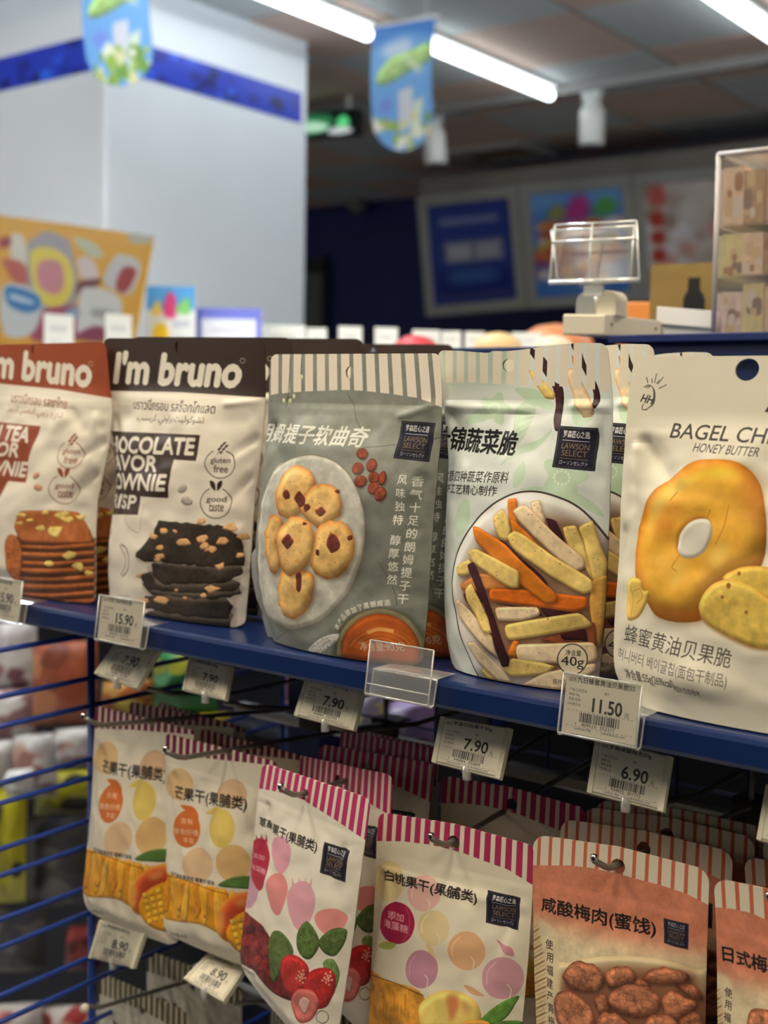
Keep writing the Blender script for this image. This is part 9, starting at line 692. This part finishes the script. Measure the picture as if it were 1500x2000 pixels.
carton('small_carton', [(-0.5182, 1.1, 1.4335), (-0.4637, 1.1, 1.4274), (-0.463, 1.1, 1.411), (-0.5136, 1.1, 1.411)], .12, 'white and grey low box on top of the shelf beside the ivory sign base', 'box', (196, 198, 196), lid=(232, 232, 228))
cvg = Canvas(60, 56, (132, 108, 56), 4); cvg.N(.05, 12, 2); cvg.F((14, 12, 12), [(31, 0), (31, 34), (33, 37), (35, 39), (35, 47), (46, 47), (46, 39), (48, 37), (50, 34), (50, 0)], 0)
carton('gift_box', [(-0.6261, 1.3, 1.5103), (-0.5486, 1.3, 1.509), (-0.5443, 1.3, 1.411), (-0.6259, 1.3, 1.411)], .07, 'gold cardboard box printed with a black bottle shape', 'box', (126, 104, 54), cvg)
carton('small_carton', [(-0.7303, 1.42, 1.4811), (-0.6807, 1.42, 1.4794), (-0.6779, 1.42, 1.411), (-0.7276, 1.42, 1.411)], .1, 'orange carton behind the ivory sign base', 'box', (226, 140, 62))
# clear display box with cartons inside
cb = empty('acrylic_display_box', (-0.4561, 1.08, 1.4112), label='tall clear acrylic box full of peach cartons at the right edge', cat='display box')
q = [Vector(p) for p in [(-0.458, 1.08, 1.5777), (-0.3792, 1.08, 1.5771), (-0.3734, 1.08, 1.4112), (-0.4561, 1.08, 1.4112)]]; D = Vector((.0, .20, 0)); wmat = clear_mat('acrylic sheet', (.985, .98, .975), .03, .05)
for nm, k in (('front_sheet', q), ('side_sheet', [q[0]+D, q[0], q[3], q[3]+D]), ('top_sheet', [q[0]+D, q[1]+D, q[1], q[0]])):
    m = MB(); m.add(k, [(3, 2, 1, 0)]); m.add([p+Vector((.003, .003, -.003)) for p in k], [(0, 1, 2, 3)]); m.build(nm, wmat, cb)
ae = mat('frosted acrylic edge', (176, 168, 164), .3)
for a, b in ((q[0], q[3]), (q[0], q[1]), (q[3], q[2]), (q[0], q[0]+D), (q[3], q[3]+D), (q[3]+D, q[0]+D)):
    m = MB(); m.tube([a, b], .0025, 8); m.build('edge', ae, cb)
for v in (.385, .66):
    a = q[0].lerp(q[3], v); b = q[1].lerp(q[2], v); m = MB(); m.slab([a+Vector((.003, .005, .003)), b+Vector((-.003, .005, .003)), b+Vector((-.003, .005, 0)), a+Vector((.003, .005, 0))], .17); m.build('inner_shelf', wmat, cb)
rnd = random.Random(4); n_ = 0
BOXL = ['peach', 'tan', 'pinkish', 'pale yellow', 'olive green', 'brown', 'pale pink', 'mustard']
for row, (va, vb) in enumerate(((.06, .38), (.41, .65), (.69, .97))):
    for i in range(4):
        u0 = .03+.24*i; u1 = u0+.235; yo = Vector((0, .007+.006*rnd.random(), 0)); L_ = lambda u, v: q[0].lerp(q[1], u).lerp(q[3].lerp(q[2], u), v)+yo
        va2 = va+rnd.uniform(0, .05); col = [(244, 214, 184), (232, 196, 150), (224, 190, 172), (236, 220, 160), (196, 188, 120), (196, 160, 122), (238, 212, 202), (230, 200, 96)][(row*3+i*5) % 8]
        cv = Canvas(30, 40, col, 4); cv.N(.1, 8, row*4+i)
        for k in range(6): x, y, r_ = rnd.uniform(4, 26), rnd.uniform(4, 36), rnd.uniform(2, 6); cv.F(rnd.choice([(236, 220, 206), (180, 130, 96), (226, 196, 150), (150, 120, 110)]), [(x-r_, y-r_), (x+r_, y-r_), (x+r_, y+r_), (x-r_, y+r_)], 1, .6)
        m = uvslab([L_(u0, va2), L_(u1, va2), L_(u1, vb), L_(u0, vb)], .1); c_ = L_((u0+u1)/2, vb)
        tag(m.build('snack_carton', [print_mat('carton print', cv.image('carton'), .5, grain=0), mat('carton side %d' % ((row*3+i*5) % 8), col, .6)], loc=c_), '%s snack carton on the %s acrylic box level, %s from the left' % (BOXL[(row*3+i*5) % 8], ('top', 'middle', 'bottom')[row], ('first', 'second', 'third', 'fourth')[i]), 'carton', 'cartons in the clear box')
# ======================================================================== the next unit beyond, with its display cards
fs = empty('far_shelf', (-2.0, 1.9, 0), label='second shelf unit beyond the blue one, hidden up to its top', cat='shelf')
m = MB(); m.box((-3.3, 1.62, 1.415), (-.75, 2.35, 1.433), 0, .004); m.build('top_board', mat('white laminate', (214, 214, 210), .4), fs)
m = MB(); m.box((-3.3, 1.72, .0), (-.75, 2.25, 1.415)); m.build('carcass', dblue, fs)
cvp = Canvas(150, 110, (136, 100, 30), 4); rp = random.Random(3)
def blot(c, pts, s=1, so=1.0): cvp.F(c, pts, s, so)
# coordinates: x 0..150 left to right (visible part 75..150), y 0..110
YP = [((99, 96, 104), [(58.4, 89.4), (66.1, 98.9), (74.1, 103.2), (83.6, 101.2), (91.3, 95.6), (98.1, 60.3), (91.7, 48.6), (61.1, 46.7)], 1), ((141, 129, 46), [(61.7, 87.6), (69.8, 91.8), (81.3, 91.0), (90.3, 84.3), (93.7, 71.2), (91.0, 55.3), (82.9, 49.1), (70.6, 51.6), (63.4, 61.9), (60.8, 76.7)], 0.6), ((125, 81, 88), [(67.4, 80.7), (83.0, 83.5), (86.5, 68.3), (79.7, 59.9), (67.5, 64.4)], 0.8), ((99, 39, 55), [(66.8, 43.8), (98.1, 50.2), (103.8, 38.0), (101.4, 19.8), (66.5, 18.8)], 1), ((135, 125, 125), [(96.3, 87.2), (106.7, 88.5), (112.5, 75.3), (99.8, 74.0)], 0.6), ((63, 33, 29), [(96.9, 71.5), (114.8, 73.3), (111.4, 66.0), (99.4, 58.2)], 0.6), ((133, 133, 132), [(100.8, 65.1), (115.8, 65.3), (129.7, 58.3), (135.3, 49.3), (133.0, 27.8), (105.9, 19.9), (100.4, 49.2)], 0.5), ((99, 99, 99), [(112.7, 46.6), (128.4, 44.1), (128.2, 38.2), (113.6, 39.7)], 1), ((126, 126, 128), [(124.8, 94.2), (143.8, 86.0), (139.3, 59.1), (117.2, 71.2)], 0.4), ((99, 29, 31), [(130.5, 83.2), (141.6, 79.7), (136.8, 61.3), (127.7, 65.2)], 0.6), ((118, 122, 108), [(92.9, 101.4), (107.5, 100.0), (114.7, 91.8), (104.4, 90.5)], 0.8), ((135, 132, 125), [(45.5, 96.3), (55.9, 96.6), (58.0, 78.6), (47.6, 75.4)], 0.6), ((92, 26, 31), [(37.3, 93.3), (45.6, 95.3), (44.8, 88.9), (37.5, 87.0)], 0.6), ((116, 52, 47), [(40.0, 78.9), (54.9, 78.3), (58.8, 65.8), (50.4, 63.0), (42.4, 71.8)], 0.8), ((129, 132, 134), [(39.7, 60.0), (68.0, 57.9), (66.0, 25.3), (41.3, 24.5)], 0.6), ((25, 72, 112), [(43.0, 60.3), (65.8, 57.8), (68.2, 48.2), (56.9, 43.7), (43.5, 47.7)], 0.4), ((125, 135, 145), [(46.4, 55.3), (61.8, 53.2), (62.0, 50.5), (46.6, 51.6)], 0.6), ((79, 26, 46), [(101.4, 19.8), (114.7, 30.5), (126.3, 27.5), (125.6, 16.9)], 0.8), ((112, 109, 99), [(134.1, 110.3), (149.8, 111.1), (149.8, 104.4), (133.9, 103.8)], 0.3), ((85, 99, 116), [(89.9, 44.0), (98.2, 49.0), (102.3, 41.4), (95.1, 36.5)], 0.6), ((132, 129, 124), [(3.9, 93.5), (29.0, 90.2), (32.3, 55.3), (4.1, 49.4)], 1), ((99, 33, 33), [(10.5, 64.0), (29.9, 61.4), (30.8, 34.5), (10.8, 33.7)], 1)]
for c, pts, so in YP: cvp.F(c, pts, 1, so)
yq = [(-2.6497, 1.74, 1.7914), (-2.0587, 1.84, 1.6999), (-2.1087, 1.82, 1.4335), (-2.627, 1.72, 1.4335)]
yb = empty('display_board', Vector(yq[3]).lerp(Vector(yq[2]), .5), label='yellow cardboard display board printed with snack packs, leaning at the left', cat='display board')
uvslab(yq, .004).build('board', [print_mat('board print', cvp.image('display board'), .45, grain=0), mat('card edge', (206, 160, 50), .7)], yb)
m = MB(); e = Vector(yq[0]).lerp(Vector(yq[1]), .5); b_ = Vector(yq[3]).lerp(Vector(yq[2]), .5); m.tube([e.lerp(b_, .3)+Vector((0, .006, 0)), (b_.x, b_.y+.16, b_.z+.005)], .004); m.build('strut', mat('card edge', (206, 160, 50), .7), yb)
cvs = Canvas(40, 44, (226, 230, 234), 5); cvs.F((86, 160, 226), [(0, 30), (40, 30), (40, 44), (0, 44)], 0); cvs.F((210, 70, 130), [(14, 28), (18, 40), (24, 38), (24, 26)], 1, .6); cvs.F((130, 200, 120), [(24, 30), (34, 38), (36, 28)], 1, .6); cvs.F((230, 200, 90), [(4, 28), (10, 36), (12, 27)], 1, .6)
cvs.F((240, 200, 50), [(12+8*math.cos(t)*(1 if k % 2 else .72), 16+8*math.sin(t)*(1 if k % 2 else .72)) for k, t in enumerate(np.linspace(0, 2*math.pi, 25)[:-1])], 0, .3); cvs.F((190, 200, 216), [(22, 20), (36, 20), (36, 24), (22, 24)], 0); cvs.F((190, 200, 216), [(22, 10), (34, 10), (34, 14), (22, 14)], 0)
cvf = Canvas(60, 40, (104, 112, 196), 5); cvf.F((222, 224, 236), [(5, 0), (55, 0), (55, 32), (5, 32)], 0, .5)
for k in range(3): cvf.F((196, 196, 210), [(14, 22-7*k), (46, 22-7*k), (46, 25-7*k), (14, 25-7*k)], 0, .5)
def card(q, cv, label, name='display_card', grp=None, cat='card'):
    r = empty(name, Vector(q[3]).lerp(Vector(q[2]), .5), label=label, cat=cat, group=grp); uvslab(q, .002).build('sheet', [print_mat('card print', cv.image('card'), .4, grain=0), mat('card edge white', (220, 220, 216), .7)], r)
    a, b = Vector(q[3]), Vector(q[2]); m = MB(); m.box((min(a.x, b.x), a.y-.012, a.z-.003), (max(a.x, b.x), a.y+.014, a.z+.003), 0, .001); m.build('foot', clear, r)
card([(-2.1721, 1.92, 1.6053), (-2.0133, 1.92, 1.5963), (-2.0122, 1.92, 1.436), (-2.1718, 1.92, 1.436)], cvs, 'blue topped display card with a yellow sun burst, beside the yellow board')
card([(-2.0412, 1.95, 1.5536), (-1.8405, 1.95, 1.545), (-1.8391, 1.95, 1.436), (-2.0404, 1.95, 1.436)], cvf, 'white display card with a lilac blue frame, in front of the pillar')
WC = [([(-2.2083, 1.665, 1.5268), (-2.1123, 1.665, 1.5197), (-2.1128, 1.665, 1.436), (-2.2093, 1.665, 1.436)], 'white price card on the far shelf, leaning in front of the yellow board', (216, 216, 210)), ([(-2.0075, 1.665, 1.5209), (-1.9291, 1.665, 1.5146), (-1.9291, 1.665, 1.436), (-2.0077, 1.665, 1.436)], 'white price card on the far shelf, at the right end of the yellow board', (216, 216, 210)), ([(-1.8857, 2.0, 1.5155), (-1.7601, 2.0, 1.5103), (-1.7589, 2.0, 1.436), (-1.8847, 2.0, 1.436)], 'white price card on the far shelf, wide one at the foot of the pillar edge', (216, 216, 210)), ([(-1.6665, 1.9, 1.497), (-1.6162, 1.9, 1.4959), (-1.6151, 1.9, 1.436), (-1.6655, 1.9, 1.436)], 'white price card on the far shelf, first one right of the pillar', (216, 216, 210)), ([(-1.5426, 1.85, 1.4953), (-1.4855, 1.85, 1.493), (-1.4843, 1.85, 1.436), (-1.5415, 1.85, 1.436)], 'white price card on the far shelf, against the navy wall, second right of the pillar', (216, 216, 210)), ([(-1.4533, 1.85, 1.4914), (-1.3999, 1.85, 1.4892), (-1.3986, 1.85, 1.436), (-1.452, 1.85, 1.436)], 'white price card on the far shelf, against the navy wall, third right of the pillar', (216, 216, 210)), ([(-1.3643, 1.85, 1.4847), (-1.3042, 1.85, 1.4825), (-1.3029, 1.85, 1.436), (-1.363, 1.85, 1.436)], 'white price card on the far shelf, with a red corner, below the navy menu board', (216, 216, 210)), ([(-1.2996, 1.85, 1.4805), (-1.257, 1.85, 1.4797), (-1.2558, 1.85, 1.436), (-1.2984, 1.85, 1.436)], 'white price card on the far shelf, just right of the one with the red corner', (216, 216, 210)), ([(-1.2481, 1.85, 1.4786), (-1.2078, 1.85, 1.4778), (-1.2065, 1.85, 1.436), (-1.2469, 1.85, 1.436)], 'white price card on the far shelf, left of the beige loaf', (216, 216, 210)), ([(-1.1494, 1.85, 1.4757), (-1.0919, 1.85, 1.4737), (-1.0906, 1.85, 1.436), (-1.1482, 1.85, 1.436)], 'white price card on the far shelf, between the beige loaf and the ivory sign base', (216, 216, 210))]
for i, (q, lab, col) in enumerate(WC):
    cv = Canvas(40, 30, col, 4); cv.F((190, 190, 188), [(8, 18), (32, 18), (32, 22), (8, 22)], 0, .4); cv.F((206, 204, 200), [(8, 8), (26, 8), (26, 13), (8, 13)], 0, .4)
    card(q, cv, lab, 'price_card', 'white price cards on the far shelf')
def bun(c, r, label, col, nm='bread_bag', cat='bag'):
    m = MB(); prof = [(.001, 0), (r*.8, .001), (r, r*.25), (r*.85, r*.55), (r*.45, r*.78), (.001, r*.85)]; m.lathe(prof, (c[0], c[1], c[2]), 'z', 20); o = m.build('wrapped_loaf', mat(label[:12], col, .4, noise=.08, nscale=30), loc=c)
    o.name = nm; tag(o, label, cat)
BN = [((-1.095, 1.72, 1.4332), 0.0409, 'beige wrapped loaf on the far shelf above the veggie pouches', (226, 190, 140), 'wrapped_loaf', 'bread'), ((-0.9793, 1.7, 1.4332), 0.0308, 'cream wrapped bun on the far shelf beside the ivory sign base', (222, 212, 186), 'wrapped_loaf', 'bread'), ((-1.1198, 1.95, 1.4332), 0.0742, 'orange wrapped bun on the far shelf behind the ivory sign base', (206, 130, 86), 'wrapped_loaf', 'bread'), ((-1.2836, 1.75, 1.4332), 0.0417, 'small red wrapped bun on the far shelf', (190, 60, 70), 'wrapped_loaf', 'bread')]
for c, r, lab, col, nm, cat in BN: bun(c, r, lab, col, nm, cat)
# ======================================================================== goods seen through the grids
def small_pack(q, label, cols, seed, group, name='snack_bag', puff=.02):
    q = [Vector(p) for p in q]; rnd = random.Random(seed); cv = Canvas(60, 80, cols[0], 3); cv.N(.12, 14, seed)
    for k in range(12):
        x, y, r_ = rnd.uniform(5, 55), rnd.uniform(8, 72), rnd.uniform(5, 14); cv.F(rnd.choice(cols[1:]), [(x-r_, y-r_*.6), (x+r_*.4, y-r_), (x+r_, y+r_*.4), (x-r_*.4, y+r_)], 1, .8)
    S, T = np.meshgrid(np.linspace(0, 1, 13), np.linspace(0, 1, 17)); n = (q[1]-q[0]).cross(q[3]-q[0]).normalized(); n = n if n.dot(sum(q, Vector())/4-cam.location) < 0 else -n
    base = np.array([[q[3].lerp(q[2], s).lerp(q[0].lerp(q[1], s), t)[:] for s in np.linspace(0, 1, 13)] for t in np.linspace(0, 1, 17)])
    b = (np.clip(1-np.abs(2*S-1)**3, 0, 1)*np.clip(1-np.abs(2*T-1)**4, 0, 1)+.25*fnoise(17, 13, 4, seed)*np.clip(4*np.minimum(S, 1-S), 0, 1))*puff
    r = empty(name, sum(q, Vector())/4, label=label, cat='snack bag', group=group); UV = np.stack([S, T], -1)
    m = MB(); m.grid(base+np.array(n)[None, None]*b[..., None], 0, UV, flip=(q[1]-q[0]).cross(q[0]-q[3]).dot(n) < 0); m.grid(base-np.array(n)[None, None]*(b*.6+.0005)[..., None], 0, UV, flip=(q[1]-q[0]).cross(q[0]-q[3]).dot(n) > 0); m.build('bag_body', print_mat('bag print', cv.image('bag'), .35, grain=0), r)
    m = MB(); w = lambda s, t: q[3].lerp(q[2], s).lerp(q[0].lerp(q[1], s), t)+n*.001
    for t in (.0, .96): m.add([w(0, t), w(1, t), w(1, t+.04), w(0, t+.04)], [(0, 1, 2, 3)])
    m.build('end_seal', mat('seal '+str(cols[0]), tuple(int(v*.85) for v in cols[0]), .4), r)
PK = [([(-1.7746, 1.31, 0.9214), (-1.6017, 1.31, 0.9499), (-1.6048, 1.31, 0.8093), (-1.7792, 1.31, 0.7732)], 'brown snack bag high behind the blue end grid, next to its upright', [(158, 84, 54), (112, 52, 36), (190, 124, 84), (146, 70, 44)], 3, 'snack bags behind the end grid', 'snack_bag'), ([(-1.9592, 1.34, 0.9268), (-1.8031, 1.34, 0.9519), (-1.8073, 1.34, 0.8293), (-1.9647, 1.34, 0.7986)], 'white and mauve snack bag highest behind the end grid, at the left edge', [(200, 196, 196), (150, 100, 110), (170, 164, 166), (120, 80, 90)], 4, 'snack bags behind the end grid', 'snack_bag'), ([(-1.9321, 1.32, 0.8093), (-1.7803, 1.32, 0.8389), (-1.7843, 1.32, 0.7464), (-1.937, 1.32, 0.7125)], 'mauve snack bag behind the end grid, under the white and mauve one', [(160, 120, 126), (206, 200, 198), (130, 90, 100)], 5, 'snack bags behind the end grid', 'snack_bag'), ([(-1.7907, 1.28, 0.7608), (-1.6688, 1.28, 0.7882), (-1.6725, 1.28, 0.6781), (-1.7953, 1.28, 0.6464)], 'white snack bag behind the end grid, left of two', [(206, 202, 198), (176, 170, 170), (190, 150, 140), (150, 110, 100)], 6, 'snack bags behind the end grid', 'snack_bag'), ([(-1.6874, 1.29, 0.7882), (-1.5752, 1.29, 0.8134), (-1.578, 1.29, 0.7476), (-1.6907, 1.29, 0.72)], 'white snack bag behind the end grid, under the brown bag', [(206, 202, 198), (176, 170, 170), (190, 150, 140), (150, 110, 100)], 7, 'snack bags behind the end grid', 'snack_bag'), ([(-1.9055, 1.29, 0.7246), (-1.7989, 1.29, 0.7499), (-1.8031, 1.29, 0.6607), (-1.9103, 1.29, 0.6326)], 'pale snack bag behind the end grid at the left edge, under the mauve bag', [(206, 202, 198), (176, 170, 170), (190, 150, 140), (150, 110, 100)], 8, 'snack bags behind the end grid', 'snack_bag'), ([(-1.8225, 1.35, 0.6725), (-1.6487, 1.35, 0.7129), (-1.6517, 1.35, 0.6362), (-1.8264, 1.35, 0.5918)], 'yellow snack bag behind the end grid, beside the lower white bags', [(196, 188, 36), (168, 160, 30), (60, 56, 40), (210, 204, 90)], 9, 'snack bags behind the end grid', 'snack_bag'), ([(-1.8613, 1.28, 0.651), (-1.7541, 1.28, 0.6789), (-1.7595, 1.28, 0.4706), (-1.868, 1.28, 0.4357)], 'tall yellow and black bag behind the end grid at the left edge', [(196, 188, 36), (168, 160, 30), (60, 56, 40), (210, 204, 90)], 10, 'snack bags behind the end grid', 'snack_bag'), ([(-1.7528, 1.24, 0.7146), (-1.6794, 1.24, 0.7345), (-1.6827, 1.24, 0.6893), (-1.7564, 1.24, 0.6683)], 'small bright white pack behind the end grid, above the tall yellow bag', [(226, 226, 222), (200, 200, 200), (214, 210, 206)], 11, 'snack bags behind the end grid', 'snack_bag'), ([(-1.8036, 1.32, 0.6009), (-1.6071, 1.32, 0.6503), (-1.6103, 1.32, 0.4925), (-1.8086, 1.32, 0.4332)], 'black snack bag behind the end grid, right of the tall yellow bag', [(62, 58, 54), (40, 38, 36), (96, 92, 90), (50, 48, 60)], 12, 'snack bags behind the end grid', 'snack_bag'), ([(-1.8942, 1.3, 0.4135), (-1.7288, 1.3, 0.4641), (-1.7328, 1.3, 0.3469), (-1.8995, 1.3, 0.2902)], 'dark grey snack bag low behind the end grid at the left edge', [(62, 58, 54), (40, 38, 36), (96, 92, 90), (50, 48, 60)], 13, 'snack bags behind the end grid', 'snack_bag'), ([(-1.6442, 1.28, 0.4568), (-1.5538, 1.28, 0.4875), (-1.5566, 1.28, 0.4096), (-1.6475, 1.28, 0.3766)], 'dark red snack bag low behind the end grid near its upright', [(110, 26, 26), (80, 18, 20), (140, 50, 44)], 14, 'snack bags behind the end grid', 'snack_bag'), ([(-1.8098, 1.24, 0.2817), (-1.6617, 1.24, 0.335), (-1.6659, 1.24, 0.1908), (-1.8154, 1.24, 0.1304)], 'white and red bag lowest behind the end grid at the left edge', [(206, 196, 188), (160, 60, 50), (190, 120, 110), (120, 150, 110)], 15, 'snack bags behind the end grid', 'snack_bag'), ([(-1.6857, 1.26, 0.3104), (-1.5351, 1.26, 0.3645), (-1.5381, 1.26, 0.2286), (-1.69, 1.26, 0.1676)], 'pale bag with red marks lowest behind the end grid near its upright', [(200, 190, 180), (150, 50, 46), (196, 140, 126)], 16, 'snack bags behind the end grid', 'snack_bag'), ([(-1.2295, 1.1, 1.0121), (-1.1094, 1.1, 1.0328), (-1.1105, 1.1, 0.9496), (-1.2313, 1.1, 0.9248)], 'green bag seen through the rear grid under the chocolate crisp pouch', [(58, 140, 76), (196, 196, 70), (40, 110, 60), (110, 180, 120)], 17, 'bags seen through the rear grid', 'snack_bag'), ([(-1.3342, 1.1, 0.9578), (-1.2294, 1.1, 0.9781), (-1.2312, 1.1, 0.901), (-1.3366, 1.1, 0.8775)], 'orange and yellow bag seen through the rear grid near the end grid', [(216, 160, 80), (214, 190, 90), (196, 110, 60)], 18, 'bags seen through the rear grid', 'snack_bag'), ([(-1.2221, 1.09, 0.9311), (-1.076, 1.09, 0.96), (-1.0771, 1.09, 0.8915), (-1.224, 1.09, 0.8583)], 'yellow bag seen through the rear grid over the maroon stripes', [(218, 198, 54), (196, 180, 60), (80, 110, 60)], 19, 'bags seen through the rear grid', 'snack_bag'), ([(-0.9978, 1.1, 1.0349), (-0.9263, 1.1, 1.0489), (-0.9264, 1.1, 0.9687), (-0.9983, 1.1, 0.9522)], 'pink and orange bag seen through the rear grid left of the 7.90 tag', [(196, 90, 112), (216, 150, 110), (170, 60, 90)], 20, 'bags seen through the rear grid', 'snack_bag'), ([(-0.8866, 1.1, 1.0146), (-0.8343, 1.1, 1.0265), (-0.8343, 1.1, 0.961), (-0.8868, 1.1, 0.9476)], 'white bag seen through the rear grid below the empty clear holder', [(176, 176, 190), (150, 140, 170), (196, 190, 120)], 21, 'bags seen through the rear grid', 'snack_bag'), ([(-0.8369, 1.1, 1.0106), (-0.7701, 1.1, 1.0251), (-0.77, 1.1, 0.9672), (-0.837, 1.1, 0.951)], 'lilac bag seen through the rear grid right of the white one', [(140, 120, 170), (176, 170, 196), (110, 96, 140)], 22, 'bags seen through the rear grid', 'snack_bag')]
for a in PK: small_pack(*a)
ls = empty('side_shelf', (-2.2, 1.3, 0), label='dark shelf rack behind the blue end grid at the left', cat='shelf')
m = MB(); m.box((-2.9, 1.51, .0), (-.97, 1.54, 1.38)); m.build('back_panel', mat('very dark panel', (14, 18, 34), .6), ls)
for z in (.60, .835, 1.01):
    m = MB(); m.box((-2.9, 1.40, z-.012), (-1.0, 1.51, z), 0, .002); m.build('shelf_board', MATS['very dark panel'], ls)
# distant goods at the aisle side are outside the frame
